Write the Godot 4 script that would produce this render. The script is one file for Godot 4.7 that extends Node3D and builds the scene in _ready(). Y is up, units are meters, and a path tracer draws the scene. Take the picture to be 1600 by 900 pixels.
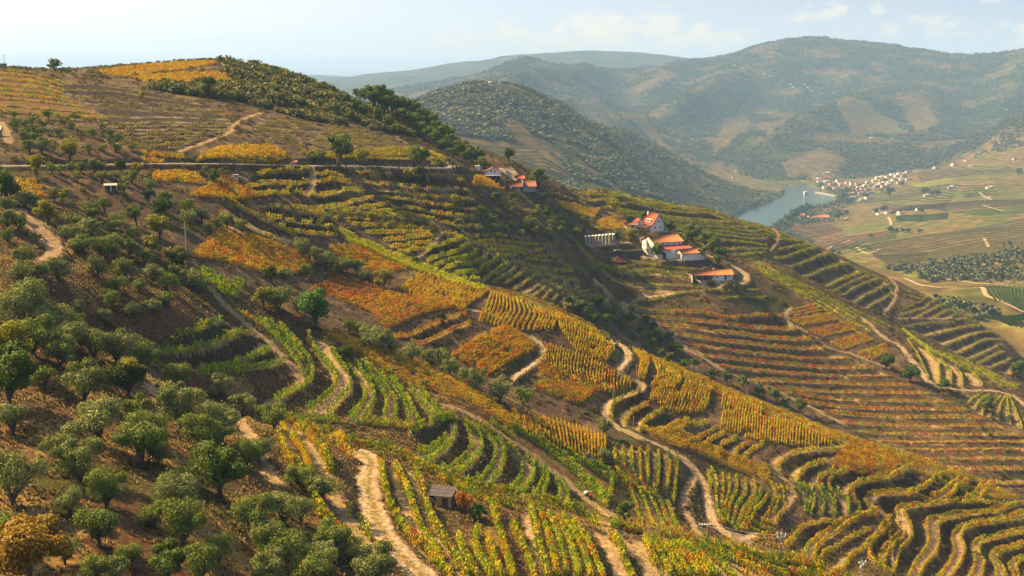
extends Node3D
# A terraced river valley: vineyards on benches, olive groves, farm tracks, a winery, far hills and a river.
# Units are metres, y is up, the camera stands at the origin and looks towards -z. Everything is laid out in plan (x, z) and set on the ground by height().

const CELL := 0.5
const MAP_X := -350.0
const MAP_D := 62.0
const MAP_W := 1420
const MAP_H := 1220
const WATER := -285.0
const BENCH := 1
const BANK := 2
const DIRT := 3
const PALE := 4
const RUT_GRASS := 5
const ASPHALT := 6
const MEADOW := 7
const ROWS := 8
const YARD := 9
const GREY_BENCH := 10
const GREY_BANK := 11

var near_grid := PackedFloat32Array()
var far_grid := PackedFloat32Array()
var cell_y := PackedFloat32Array()
var cell_kind := PackedByteArray()
var rough := FastNoiseLite.new()
var patchy := FastNoiseLite.new()
var broad := FastNoiseLite.new()
var ridges := FastNoiseLite.new()
var rng := RandomNumberGenerator.new()
var area := {}
var fields := []
var woods := []
var patches := []
var far_rows := []
var far_tracks := []
var taken := {}
var mats := {}
var clumps := []
var protos := {}
var row_queue := []
var loose_rows := []
var lone_count := {}


func _ready() -> void:
	camera_sky_sun()
	noises()
	materials()
	near_grid = surface_grid(terrain_points(), -392.0, 32.0, 8.0, 126, 116, 0.0015)
	far_grid = surface_grid(far_points(), -4500.0, 560.0, 60.0, 160, 205, 0.05)
	cell_y.resize(MAP_W * MAP_H)
	cell_y.fill(-9999.0)
	cell_kind.resize(MAP_W * MAP_H)
	areas()
	level_ground()
	paint_patches()
	plant_vineyards()
	lay_tracks()
	build_hillside()
	build_far_land()
	build_river()
	for q in row_queue:
		grow_row(q)
	grow_loose_rows()
	buildings()
	plant_trees()
	scatter_olives()
	ground_cover()
	far_places()
	far_woods()
	small_things()


# ------------------------------------------------------------------ camera, sky, sun

func camera_sky_sun() -> void:
	var cam := Camera3D.new()
	cam.name = "camera"
	cam.fov = 29.386
	cam.near = 1.0
	cam.far = 30000.0
	cam.rotation.x = -0.18438
	add_child(cam)
	cam.current = true
	var env := Environment.new()
	env.background_mode = Environment.BG_SKY
	env.tonemap_mode = Environment.TONE_MAPPER_LINEAR
	env.tonemap_exposure = 3.4
	env.sdfgi_enabled = true
	env.ssao_enabled = true
	env.ssil_enabled = true
	env.background_energy_multiplier = 0.42
	env.sky_rotation = Vector3(0, PI, 0)
	env.fog_enabled = true
	env.fog_density = 0.0001
	env.fog_light_color = Color(0.61, 0.79, 1.0)
	var sky := Sky.new()
	var pano := PanoramaSkyMaterial.new()
	pano.panorama = sky_picture()
	sky.sky_material = pano
	env.sky = sky
	var we := WorldEnvironment.new()
	we.name = "world_environment"
	we.environment = env
	add_child(we)
	var sun := DirectionalLight3D.new()
	sun.name = "sun"
	sun.light_energy = 1.6
	sun.light_color = Color(1.0, 0.84, 0.58)
	sun.light_angular_distance = 0.5
	sun.shadow_enabled = true
	sun.basis = Basis.looking_at(-sun_way())
	add_child(sun)


func sun_way() -> Vector3:
	var az := deg_to_rad(68.0)
	var el := deg_to_rad(43.0)
	return Vector3(-sin(az) * cos(el), sin(el), -cos(az) * cos(el))


# Clear hazy air, whiter towards the sun and the horizon, with fair-weather clouds low over the horizon all round.
func sky_picture() -> ImageTexture:
	var to_sun := sun_way()
	var small := Image.create(256, 128, false, Image.FORMAT_RGBF)
	for j in 128:
		var el := PI * (0.5 - (j + 0.5) / 128.0)
		for i in 256:
			small.set_pixel(i, j, air(el, 2.0 * PI * (i + 0.5) / 256.0, to_sun))
	small.resize(4096, 2048, Image.INTERPOLATE_CUBIC)
	small.convert(Image.FORMAT_RGB8)
	var puff := FastNoiseLite.new()
	puff.seed = 5
	puff.frequency = 1.0
	puff.fractal_octaves = 5
	puff.fractal_gain = 0.55
	# clouds: azimuth (degrees, right of the view positive), height, half width, half height, thickness
	var clouds := [[1.5, 2.1, 4.8, 0.9, 0.85], [6.2, 2.45, 4.8, 1.1, 1.0], [9.5, 1.95, 2.8, 0.7, 0.85], [4.0, 3.55, 0.5, 0.3, 0.6], [15.2, 3.15, 1.9, 0.6, 0.95], [18.6, 4.25, 3.4, 0.5, 1.0], [21.5, 4.4, 3.0, 0.35, 0.8], [17.9, 3.4, 0.5, 0.42, 0.7], [20.3, 2.85, 1.6, 0.34, 0.8], [21.0, 2.3, 1.2, 0.6, 0.85], [18.3, 2.35, 1.1, 0.5, 0.75], [24.6, 2.2, 1.5, 0.95, 1.0], [26.4, 2.3, 1.8, 1.0, 1.0], [23.0, 3.75, 0.5, 0.2, 0.6], [25.0, 1.6, 2.2, 0.45, 0.7], [-3.5, 1.8, 3.0, 0.5, 0.35]]
	var r := RandomNumberGenerator.new()
	r.seed = 12
	for k in 46:
		clouds.append([r.randf_range(32.0, 328.0), r.randf_range(1.8, 9.0), r.randf_range(1.5, 5.0), r.randf_range(0.4, 1.4), r.randf_range(0.6, 1.0)])
	for c in clouds:
		var mid: float = c[0]
		var wide: float = c[2]
		var i0 := int((mid - wide * 1.3) / 360.0 * 4096.0) + 2048
		var i1 := int((mid + wide * 1.3) / 360.0 * 4096.0) + 2048
		var j0 := int((90.0 - c[1] - c[3] * 1.4) / 180.0 * 2048.0)
		var j1 := int((90.0 - c[1] + c[3] * 1.4) / 180.0 * 2048.0)
		for j in range(j0, mini(j1, 1023)):
			var deg := 90.0 - (j + 0.5) * 180.0 / 2048.0
			for i in range(i0, i1):
				var az := (i + 0.5 - 2048.0) * 360.0 / 4096.0
				var dx: float = (az - mid) / wide
				var dy: float = (deg - c[1]) / c[3]
				if dy < 0.0:
					dy *= 1.5
				var n := puff.get_noise_3d(az * 0.62, deg * 1.25, mid)
				var d: float = 0.74 - sqrt(dx * dx + dy * dy) * 0.75 + n * 1.15
				var cover := smoothstep(0.0, 0.5, d) * float(c[4])
				if cover <= 0.0:
					continue
				var at := posmod(i, 4096)
				var here := small.get_pixel(at, j)
				var cloud := Color(0.85, 0.84, 0.82).lerp(Color(0.95, 0.90, 0.81), clampf(0.55 + n + dy * 0.35, 0.0, 1.0))
				small.set_pixel(at, j, here.lerp(cloud, cover * 0.66))
	return ImageTexture.create_from_image(small)


func air(el: float, az: float, to_sun: Vector3) -> Color:
	# the picture's middle column looks along -z once the sky is turned half way round
	var dir := Vector3(-sin(az) * cos(el), sin(el), cos(az) * cos(el))
	if el < 0.0:
		return Color(0.56, 0.52, 0.46)
	var up := sin(el)
	var near_sun := clampf(dir.dot(to_sun), -1.0, 1.0)
	var zen := Color(0.23, 0.36, 0.58)
	var hor := Color(0.865, 0.875, 0.862)
	var c := zen.lerp(hor, pow(1.0 - up, 5.2))
	var glow := pow(clampf(near_sun * 0.5 + 0.5, 0.0, 1.0), 3.6)
	c = c.lerp(Color(1.0, 0.995, 0.985), clampf(glow * 2.4 - 0.12, 0.0, 1.0))
	return Color(c.r, c.g, c.b)


# ------------------------------------------------------------------ noise, materials

func noises() -> void:
	rng.seed = 77
	rough.seed = 3
	rough.frequency = 0.22
	rough.fractal_octaves = 3
	patchy.seed = 11
	patchy.frequency = 0.045
	patchy.fractal_octaves = 3
	broad.seed = 31
	broad.frequency = 0.0042
	broad.fractal_octaves = 4
	ridges.seed = 8
	ridges.frequency = 0.0008
	ridges.fractal_type = FastNoiseLite.FRACTAL_RIDGED
	ridges.fractal_octaves = 2
	ridges.fractal_gain = 0.5


func grain(seed_: int, freq: float, low: float, normal := false, size := 512) -> NoiseTexture2D:
	var n := FastNoiseLite.new()
	n.seed = seed_
	n.frequency = freq
	n.fractal_octaves = 5
	n.fractal_gain = 0.6
	var t := NoiseTexture2D.new()
	t.width = size
	t.height = size
	t.seamless = true
	t.noise = n
	if normal:
		t.as_normal_map = true
		t.bump_strength = 6.0
	else:
		var ramp := Gradient.new()
		ramp.set_color(0, Color(low, low, low))
		ramp.set_color(1, Color(1, 1, 1))
		t.color_ramp = ramp
	return t


func materials() -> void:
	var g := StandardMaterial3D.new()
	g.resource_name = "earth"
	g.vertex_color_use_as_albedo = true
	g.roughness = 0.95
	g.metallic_specular = 0.15
	g.albedo_texture = grain(4, 0.02, 0.52)
	g.uv1_triplanar = true
	g.uv1_world_triplanar = true
	g.uv1_scale = Vector3(0.11, 0.11, 0.11)
	g.normal_enabled = true
	g.normal_texture = grain(5, 0.03, 0.0, true)
	g.normal_scale = 1.1
	mats.earth = g
	var f := StandardMaterial3D.new()
	f.resource_name = "far_land"
	f.vertex_color_use_as_albedo = true
	f.roughness = 1.0
	f.metallic_specular = 0.0
	f.albedo_texture = grain(14, 0.03, 0.5)
	f.uv1_triplanar = true
	f.uv1_world_triplanar = true
	f.uv1_scale = Vector3(0.0023, 0.0023, 0.0023)
	mats.far = f
	mats.leaf = leaf_material("leaf", 0.8)
	mats.olive_leaf = leaf_material("olive_leaf", 0.45)
	mats.olive_leaf.roughness = 0.85
	mats.olive_leaf.metallic_specular = 0.12
	mats.dry = leaf_material("dry_grass", 0.4)
	mats.far_leaf = leaf_material("far_leaf", 0.15)
	mats.bark = paint("bark", Color(0.075, 0.055, 0.04), 0.95)
	mats.plaster = paint("plaster", Color(0.80, 0.79, 0.76), 0.9, 21, 0.82)
	mats.old_plaster = paint("old_plaster", Color(0.50, 0.45, 0.38), 0.95, 22, 0.55)
	mats.sand_plaster = paint("sand_plaster", Color(0.56, 0.47, 0.36), 0.95, 22, 0.7)
	mats.orange_tile = paint("orange_tile", Color(0.62, 0.20, 0.055), 0.85, 23, 0.42)
	mats.red_tile = paint("red_tile", Color(0.56, 0.085, 0.035), 0.85, 24, 0.42)
	mats.dull_tile = paint("dull_tile", Color(0.27, 0.095, 0.06), 0.9, 25, 0.5)
	mats.grey_roof = paint("grey_roof", Color(0.36, 0.38, 0.40), 0.8, 25, 0.7)
	mats.white_roof = paint("white_roof", Color(0.24, 0.24, 0.245), 0.7)
	mats.dark_glass = paint("window_glass", Color(0.02, 0.025, 0.03), 0.12)
	mats.door_green = paint("door_green", Color(0.03, 0.07, 0.04), 0.6)
	mats.wood_dark = paint("weathered_wood", Color(0.05, 0.04, 0.035), 0.9)
	mats.slate = paint("slate", Color(0.075, 0.058, 0.07), 0.8, 26, 0.6)
	mats.stone = paint("schist", Color(0.032, 0.025, 0.021), 0.95, 27, 0.5)
	mats.concrete = paint("concrete", Color(0.42, 0.38, 0.31), 0.9, 28, 0.65)
	mats.steel = paint("steel", Color(0.5, 0.5, 0.5), 0.45)
	mats.steel.metallic = 0.6
	mats.porcelain = paint("porcelain", Color(0.8, 0.8, 0.78), 0.25)
	mats.pomace = paint("grape_pomace", Color(0.12, 0.015, 0.015), 0.95, 29, 0.5)
	mats.tyre = paint("rubber", Color(0.02, 0.02, 0.02), 0.85)
	mats.white_paint = paint("white_paint", Color(0.78, 0.78, 0.78), 0.4)
	mats.red_paint = paint("red_paint", Color(0.45, 0.02, 0.02), 0.4)
	mats.dark_paint = paint("dark_paint", Color(0.03, 0.035, 0.05), 0.3)
	mats.far_track = paint("pale_earth", Color(0.25, 0.18, 0.10), 0.95)
	mats.wall_stone = paint("grey_stone", Color(0.19, 0.155, 0.12), 0.95, 33, 0.5)
	mats.pale_plaster = paint("pale_plaster", Color(0.60, 0.56, 0.49), 0.95)
	mats.brick = paint("red_block", Color(0.26, 0.075, 0.06), 0.9, 30, 0.6)
	var w := StandardMaterial3D.new()
	w.resource_name = "river_water"
	w.albedo_color = Color(0.035, 0.075, 0.07).linear_to_srgb()
	w.roughness = 0.14
	w.metallic_specular = 0.5
	w.normal_enabled = true
	w.normal_texture = grain(41, 0.02, 0.0, true)
	w.normal_scale = 0.25
	w.uv1_triplanar = true
	w.uv1_world_triplanar = true
	w.uv1_scale = Vector3(0.02, 0.02, 0.004)
	mats.water = w


func leaf_material(called: String, through: float) -> StandardMaterial3D:
	var m := StandardMaterial3D.new()
	m.resource_name = called
	m.vertex_color_use_as_albedo = true
	m.roughness = 0.62
	m.metallic_specular = 0.3
	m.cull_mode = BaseMaterial3D.CULL_DISABLED
	m.backlight_enabled = true
	m.backlight = Color(through, through, through * 0.6)
	return m


func paint(called: String, linear: Color, rough_: float, seed_ := 0, low := 0.8) -> StandardMaterial3D:
	var m := StandardMaterial3D.new()
	m.resource_name = called
	m.albedo_color = linear.linear_to_srgb()
	m.roughness = rough_
	if seed_ > 0:
		m.albedo_texture = grain(seed_, 0.03, low, false, 256)
		m.uv1_triplanar = true
		m.uv1_world_triplanar = true
		m.uv1_scale = Vector3(0.35, 0.35, 0.35)
	return m


# ------------------------------------------------------------------ ground shape

# A smooth surface through scattered survey points (thin-plate spline), sampled on a grid over x and depth (-z).
func surface_grid(points: Array, x0: float, d0: float, step: float, nx: int, nd: int, soft: float) -> PackedFloat32Array:
	var n := points.size()
	var m := n + 3
	var px := PackedFloat64Array()
	var pd := PackedFloat64Array()
	for p in points:
		px.append(p.x / 100.0)
		pd.append(-p.z / 100.0)
	var rows := []
	for i in m:
		var r := PackedFloat64Array()
		r.resize(m + 1)
		if i < n:
			for j in n:
				var r2 := (px[i] - px[j]) ** 2 + (pd[i] - pd[j]) ** 2
				r[j] = r2 * log(r2 + 1e-12) if r2 > 1e-9 else 0.0
			r[i] += soft
			r[n] = 1.0
			r[n + 1] = px[i]
			r[n + 2] = pd[i]
			r[m] = points[i].y
		else:
			for j in n:
				r[j] = 1.0 if i == n else (px[j] if i == n + 1 else pd[j])
		rows.append(r)
	for c in m:
		var best := c
		for i in range(c + 1, m):
			if absf(rows[i][c]) > absf(rows[best][c]):
				best = i
		var keep: PackedFloat64Array = rows[best]
		rows[best] = rows[c]
		rows[c] = keep
		for i in range(c + 1, m):
			var row: PackedFloat64Array = rows[i]
			var f := row[c] / keep[c]
			if f != 0.0:
				for j in range(c, m + 1):
					row[j] -= f * keep[j]
				rows[i] = row
	var w := PackedFloat64Array()
	w.resize(m)
	for i in range(m - 1, -1, -1):
		var row: PackedFloat64Array = rows[i]
		var s := row[m]
		for j in range(i + 1, m):
			s -= row[j] * w[j]
		w[i] = s / row[i]
	var out := PackedFloat32Array()
	out.resize(nx * nd)
	for j in nd:
		var d := (d0 + step * j) / 100.0
		for i in nx:
			var x := (x0 + step * i) / 100.0
			var s := w[n] + w[n + 1] * x + w[n + 2] * d
			for k in n:
				var ax := x - px[k]
				var ad := d - pd[k]
				var r2 := ax * ax + ad * ad
				s += w[k] * r2 * log(r2 + 1e-12)
			out[j * nx + i] = s
	return out


func cubic(grid: PackedFloat32Array, nx: int, nd: int, fx: float, fd: float) -> float:
	fx = clampf(fx, 1.0, nx - 3.001)
	fd = clampf(fd, 1.0, nd - 3.001)
	var i := int(fx)
	var j := int(fd)
	var a := fx - i
	var b := fd - j
	var a2 := a * a
	var a3 := a2 * a
	var w0 := (-a + 2.0 * a2 - a3) * 0.5
	var w1 := (2.0 - 5.0 * a2 + 3.0 * a3) * 0.5
	var w2 := (a + 4.0 * a2 - 3.0 * a3) * 0.5
	var w3 := (a3 - a2) * 0.5
	var at := (j - 1) * nx + i - 1
	var r0 := w0 * grid[at] + w1 * grid[at + 1] + w2 * grid[at + 2] + w3 * grid[at + 3]
	at += nx
	var r1 := w0 * grid[at] + w1 * grid[at + 1] + w2 * grid[at + 2] + w3 * grid[at + 3]
	at += nx
	var r2 := w0 * grid[at] + w1 * grid[at + 1] + w2 * grid[at + 2] + w3 * grid[at + 3]
	at += nx
	var r3 := w0 * grid[at] + w1 * grid[at + 1] + w2 * grid[at + 2] + w3 * grid[at + 3]
	var b2 := b * b
	var b3 := b2 * b
	return ((-b + 2.0 * b2 - b3) * r0 + (2.0 - 5.0 * b2 + 3.0 * b3) * r1 + (b + 4.0 * b2 - 3.0 * b3) * r2 + (b3 - b2) * r3) * 0.5


func base(x: float, z: float) -> float:
	return cubic(near_grid, 126, 116, (x + 392.0) * 0.125, (-z - 32.0) * 0.125)


func cell_at(x: float, z: float) -> int:
	var i := int(round((x - MAP_X) / CELL))
	var j := int(round((-z - MAP_D) / CELL))
	return j * MAP_W + i if i >= 0 and i < MAP_W and j >= 0 and j < MAP_H else -1


func kind_at(x: float, z: float) -> int:
	var c := cell_at(x, z)
	return cell_kind[c] if c >= 0 else 0


func height(x: float, z: float) -> float:
	if -z > 640.0:
		return far_height(x, z)
	var c := cell_at(x, z)
	return cell_y[c] if c >= 0 and cell_y[c] > -9000.0 else base(x, z)


func ground(x: float, z: float, sink := 0.0) -> Vector3:
	return Vector3(x, height(x, z) - sink, z)


func river_gap(x: float, z: float) -> float:
	var best := 1e18
	var inside := false
	var n := river.size() / 2
	for i in n:
		var ax: float = river[i * 2]
		var az: float = river[i * 2 + 1]
		var bx: float = river[(i * 2 + 2) % (n * 2)]
		var bz: float = river[(i * 2 + 3) % (n * 2)]
		var ex := bx - ax
		var ez := bz - az
		var t := clampf(((x - ax) * ex + (z - az) * ez) / (ex * ex + ez * ez), 0.0, 1.0)
		best = minf(best, (x - ax - t * ex) ** 2 + (z - az - t * ez) ** 2)
		if (az > z) != (bz > z) and x < ex * (z - az) / (ez + 1e-12) + ax:
			inside = not inside
	return -sqrt(best) if inside else sqrt(best)


func far_height(x: float, z: float) -> float:
	var y := cubic(far_grid, 160, 205, (x + 4500.0) / 60.0, (-z - 560.0) / 60.0)
	if z < -1500.0 and z > -3400.0 and x > 100.0 and x < 1300.0:
		var gap := river_gap(x, z)
		if gap < 0.0:
			return WATER - 6.0
		y = maxf(y, WATER + maxf(1.5, 0.02 * gap + 1.5))
		if gap < 250.0:
			y = WATER + 2.5 + (y - WATER - 2.5) * pow(gap / 250.0, 0.6)
	# spurs and gullies carved into the higher hills, fading out towards the valley floor
	var hill := smoothstep(-235.0, -90.0, y)
	if hill > 0.0:
		var reach := smoothstep(1500.0, 3600.0, -z)
		# spurs run down towards the river, so the noise is drawn out along that way
		var r := ridges.get_noise_2d((x * 0.92 + z * 0.39) * 1.15, (x * 0.39 - z * 0.92) * 0.32)
		y += hill * (r - 0.25) * lerpf(9.0, 105.0, reach) * (1.0 - 0.85 * smoothstep(4700.0, 5700.0, -z))
		y += hill * broad.get_noise_2d(x * 2.2, z * 2.2) * lerpf(5.0, 9.0, reach)
	return y


# ------------------------------------------------------------------ vineyards

func resampled(flat_: Array, m: int) -> PackedVector2Array:
	var p := PackedVector2Array()
	for i in flat_.size() / 2:
		p.append(Vector2(flat_[i * 2], flat_[i * 2 + 1]))
	return along(p, m)


func along(p: PackedVector2Array, m: int) -> PackedVector2Array:
	var out := PackedVector2Array()
	var total := 0.0
	for i in p.size() - 1:
		total += p[i].distance_to(p[i + 1])
	var at := 0
	var gone := 0.0
	var seg := p[0].distance_to(p[1])
	for k in m:
		var s := total * k / (m - 1)
		while at < p.size() - 2 and s > gone + seg:
			gone += seg
			at += 1
			seg = p[at].distance_to(p[at + 1])
		out.append(p[at].lerp(p[at + 1], clampf((s - gone) / maxf(seg, 1e-6), 0.0, 1.0)))
	return out


func length_of(p: PackedVector2Array) -> float:
	var s := 0.0
	for i in p.size() - 1:
		s += p[i].distance_to(p[i + 1])
	return s


# place, the side its rows are counted from, leaf colours, 0 sloping ground / 1 or 2 rows on each bench, height, leafiness, which rows stand alone, rows between guide lines
func vineyard(place: String, side: String, leaves: String, benches: int, tall: float, leafy_: float, alone: String, mine: Array, counts: Array, guides: Array) -> void:
	var longest := 0.0
	for g in guides:
		longest = maxf(longest, length_of(resampled(g, 24)))
	var m := clampi(int(longest / 1.3), 12, 140)
	var lines := []
	var ends := []
	for g in guides:
		# smooth the traced bends
		var p := resampled(g, m)
		for pass_ in 3:
			var q := p.duplicate()
			for i in range(1, m - 1):
				q[i] = p[i - 1] * 0.25 + p[i] * 0.5 + p[i + 1] * 0.25
			p = q
		ends.append(p)
	for i in counts.size():
		for k in counts[i]:
			lines.append(mixed(ends[i], ends[i + 1], float(k) / counts[i]))
	lines.append(ends[-1])
	if benches > 0:
		for k in lines.size() - 1:
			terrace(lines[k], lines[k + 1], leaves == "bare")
	else:
		for k in lines.size() - 1:
			floor_between(lines[k], lines[k + 1])
	var rows := []
	for k in lines.size():
		rows.append(lines[k])
		if benches == 2 and k < lines.size() - 1:
			rows.append(mixed(lines[k], lines[k + 1], 0.62))
	for k in rows.size():
		row_queue.append({"line": rows[k], "place": place, "side": side, "leaves": leaves, "tall": tall, "leafy": leafy_, "rank": k + 1, "own": alone == "all" or (alone == "some" and mine.has(k))})


func mixed(a: PackedVector2Array, b: PackedVector2Array, t: float) -> PackedVector2Array:
	var out := PackedVector2Array()
	for i in a.size():
		out.append(a[i].lerp(b[i], t))
	return out


func set_cell(x: float, z: float, y: float, kind: int) -> void:
	var c := cell_at(x, z)
	if c >= 0:
		cell_y[c] = y
		cell_kind[c] = kind


# The ground between two neighbouring rows: a steep earth bank below the outer one, then a level bench up to the next.
func terrace(a: PackedVector2Array, b: PackedVector2Array, grey: bool) -> void:
	var n := a.size()
	var ha := PackedFloat32Array()
	var hb := PackedFloat32Array()
	for i in n:
		ha.append(base(a[i].x, a[i].y))
		hb.append(base(b[i].x, b[i].y))
	var whole := length_of(a)
	var step := whole / (n - 1)
	for i in n - 1:
		var ns := int(ceil(maxf(a[i].distance_to(a[i + 1]), b[i].distance_to(b[i + 1])) / 0.36)) + 1
		var nt := int(ceil(maxf(a[i].distance_to(b[i]), a[i + 1].distance_to(b[i + 1])) / 0.36)) + 1
		for u in ns:
			var fu := float(u) / ns
			var pa := a[i].lerp(a[i + 1], fu)
			var pb := b[i].lerp(b[i + 1], fu)
			var ya := lerpf(ha[i], ha[i + 1], fu)
			var yb := lerpf(hb[i], hb[i + 1], fu)
			var s := (i + fu) * step
			var fade := clampf(minf(s, whole - s) / 3.0, 0.0, 1.0)
			for v in nt:
				var t := float(v) / nt
				var p := pa.lerp(pb, t)
				var drop := clampf((t - 0.06) / 0.46, 0.0, 1.0)
				var flat_ := lerpf(ya, yb, drop)
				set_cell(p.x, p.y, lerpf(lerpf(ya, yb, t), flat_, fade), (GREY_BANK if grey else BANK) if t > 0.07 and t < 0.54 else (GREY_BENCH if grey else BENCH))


func floor_between(a: PackedVector2Array, b: PackedVector2Array) -> void:
	for i in a.size() - 1:
		var ns := int(ceil(maxf(a[i].distance_to(a[i + 1]), b[i].distance_to(b[i + 1])) / 0.4)) + 1
		var nt := int(ceil(maxf(a[i].distance_to(b[i]), a[i + 1].distance_to(b[i + 1])) / 0.4)) + 1
		if nt > 40:
			continue
		for u in ns:
			var pa := a[i].lerp(a[i + 1], float(u) / ns)
			var pb := b[i].lerp(b[i + 1], float(u) / ns)
			for v in nt:
				var p := pa.lerp(pb, float(v) / nt)
				var c := cell_at(p.x, p.y)
				if c >= 0 and cell_kind[c] == 0:
					cell_kind[c] = ROWS


const LEAVES := {
	"g": [[0.24, 0.30, 0.012, 4.0], [0.13, 0.22, 0.010, 3.2], [0.36, 0.34, 0.014, 2.6], [0.42, 0.28, 0.02, 0.5]],
	"gm": [[0.24, 0.28, 0.012, 3.4], [0.12, 0.19, 0.010, 2.2], [0.40, 0.33, 0.014, 3.2], [0.44, 0.24, 0.016, 1.6], [0.36, 0.075, 0.018, 0.9]],
	"go": [[0.24, 0.25, 0.012, 3.0], [0.40, 0.30, 0.014, 3.2], [0.42, 0.21, 0.016, 1.5], [0.30, 0.09, 0.018, 0.4], [0.12, 0.17, 0.012, 1.2]],
	"o": [[0.48, 0.28, 0.014, 4.0], [0.46, 0.35, 0.016, 2.8], [0.42, 0.17, 0.016, 1.6], [0.25, 0.24, 0.014, 1.0]],
	"oy": [[0.47, 0.31, 0.014, 4.0], [0.42, 0.37, 0.014, 3.2], [0.44, 0.19, 0.016, 2.5], [0.26, 0.27, 0.012, 1.6], [0.36, 0.08, 0.016, 0.9]],
	"ro": [[0.46, 0.25, 0.014, 3.4], [0.40, 0.13, 0.018, 2.0], [0.44, 0.33, 0.016, 2.4], [0.23, 0.23, 0.014, 1.6]],
	"r": [[0.40, 0.13, 0.018, 3.2], [0.42, 0.21, 0.016, 2.8], [0.34, 0.08, 0.018, 1.0], [0.23, 0.20, 0.014, 1.2]],
	"y": [[0.44, 0.41, 0.012, 4.0], [0.33, 0.37, 0.012, 3.0], [0.46, 0.32, 0.014, 1.2]],
	"gd": [[0.42, 0.33, 0.016, 4.0], [0.30, 0.30, 0.016, 2.8], [0.43, 0.23, 0.018, 1.2], [0.17, 0.20, 0.012, 1.0]],
	"gg": [[0.29, 0.32, 0.012, 4.0], [0.38, 0.35, 0.014, 2.6], [0.15, 0.21, 0.012, 1.6]],
	"gw": [[0.22, 0.25, 0.018, 4.0], [0.13, 0.18, 0.014, 2.4], [0.34, 0.29, 0.02, 2.2]],
	"gr": [[0.22, 0.24, 0.014, 3.0], [0.42, 0.19, 0.016, 2.8], [0.36, 0.09, 0.018, 1.4], [0.38, 0.30, 0.018, 2.2]],
	"gdk": [[0.20, 0.23, 0.014, 4.0], [0.30, 0.28, 0.018, 2.6], [0.10, 0.15, 0.012, 2.0]],
	"pale": [[0.30, 0.26, 0.08, 4.0], [0.23, 0.24, 0.06, 3.0], [0.36, 0.30, 0.09, 2.0]],
	"bare": [[0.19, 0.145, 0.07, 4.0], [0.24, 0.21, 0.05, 1.6], [0.15, 0.15, 0.04, 1.2]],
}


func leaf_colour(set_: String, x: float, z: float) -> Color:
	var list: Array = LEAVES[set_]
	var total := 0.0
	for e in list:
		total += e[3]
	# neighbouring plants turn together: most of the choice comes from slow noise, the rest is each plant's own
	var pick := fposmod(0.5 + patchy.get_noise_2d(x * 2.4, z * 2.4) * 0.55 + rng.randf_range(-0.36, 0.36), 1.0) * total
	for e in list:
		pick -= e[3]
		if pick <= 0.0:
			var f := rng.randf_range(0.95, 1.4)
			return Color(e[0] * f, e[1] * f * 1.04, e[2] * f)
	return Color(0.2, 0.2, 0.03)


# A bunch of loose leaves filling a unit box that stands on y = 0.
func leaf_clump(seed_: int, count: int, size: float) -> ArrayMesh:
	var r := RandomNumberGenerator.new()
	r.seed = seed_
	var v := PackedVector3Array()
	var nrm := PackedVector3Array()
	var col := PackedColorArray()
	for k in count:
		var h := r.randf()
		var wide := 0.30 + 0.20 * sin(clampf(h * 1.15, 0.0, 1.0) * PI)
		var c := Vector3(r.randf_range(-1, 1) * wide, 0.06 + h * 0.94, r.randf_range(-0.55, 0.55))
		var out := (Vector3(c.x * 2.2, c.y - 0.45, c.z * 1.2) + Vector3(r.randfn(), r.randfn(), r.randfn()) * 0.42).normalized()
		leaf(v, nrm, col, c, out, size * r.randf_range(0.7, 1.3), r, r.randf_range(0.7, 1.25))
	return leaf_mesh(v, nrm, col)


func leaf(v: PackedVector3Array, nrm: PackedVector3Array, col: PackedColorArray, c: Vector3, out: Vector3, size: float, r: RandomNumberGenerator, tone: float, slim := 0.8) -> void:
	var side := out.cross(Vector3(r.randf_range(-1, 1), r.randf_range(-1, 1), r.randf_range(-1, 1))).normalized() * size * 0.5
	var up := out.cross(side).normalized() * size * 0.5 * slim
	for p in [c - side, c + up, c + side, c - side, c + side, c - up]:
		v.append(p)
		nrm.append(out)
		col.append(Color(tone, tone, tone))


func leaf_mesh(v: PackedVector3Array, nrm: PackedVector3Array, col: PackedColorArray, m: Material = null) -> ArrayMesh:
	var a := []
	a.resize(Mesh.ARRAY_MAX)
	a[Mesh.ARRAY_VERTEX] = v
	a[Mesh.ARRAY_NORMAL] = nrm
	a[Mesh.ARRAY_COLOR] = col
	var mesh := ArrayMesh.new()
	mesh.add_surface_from_arrays(Mesh.PRIMITIVE_TRIANGLES, a)
	mesh.surface_set_material(0, m if m else mats.leaf)
	return mesh


const TONES := {"g": "green-and-yellow", "gm": "green-and-gold", "go": "gold-and-green", "o": "orange", "oy": "golden-orange", "ro": "red-and-orange", "r": "red", "y": "yellow", "gd": "gold", "gg": "yellow-green", "gw": "olive-green", "gr": "green-and-red", "gdk": "dark-green", "pale": "dry-leaved", "bare": "thin-leaved"}


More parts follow.
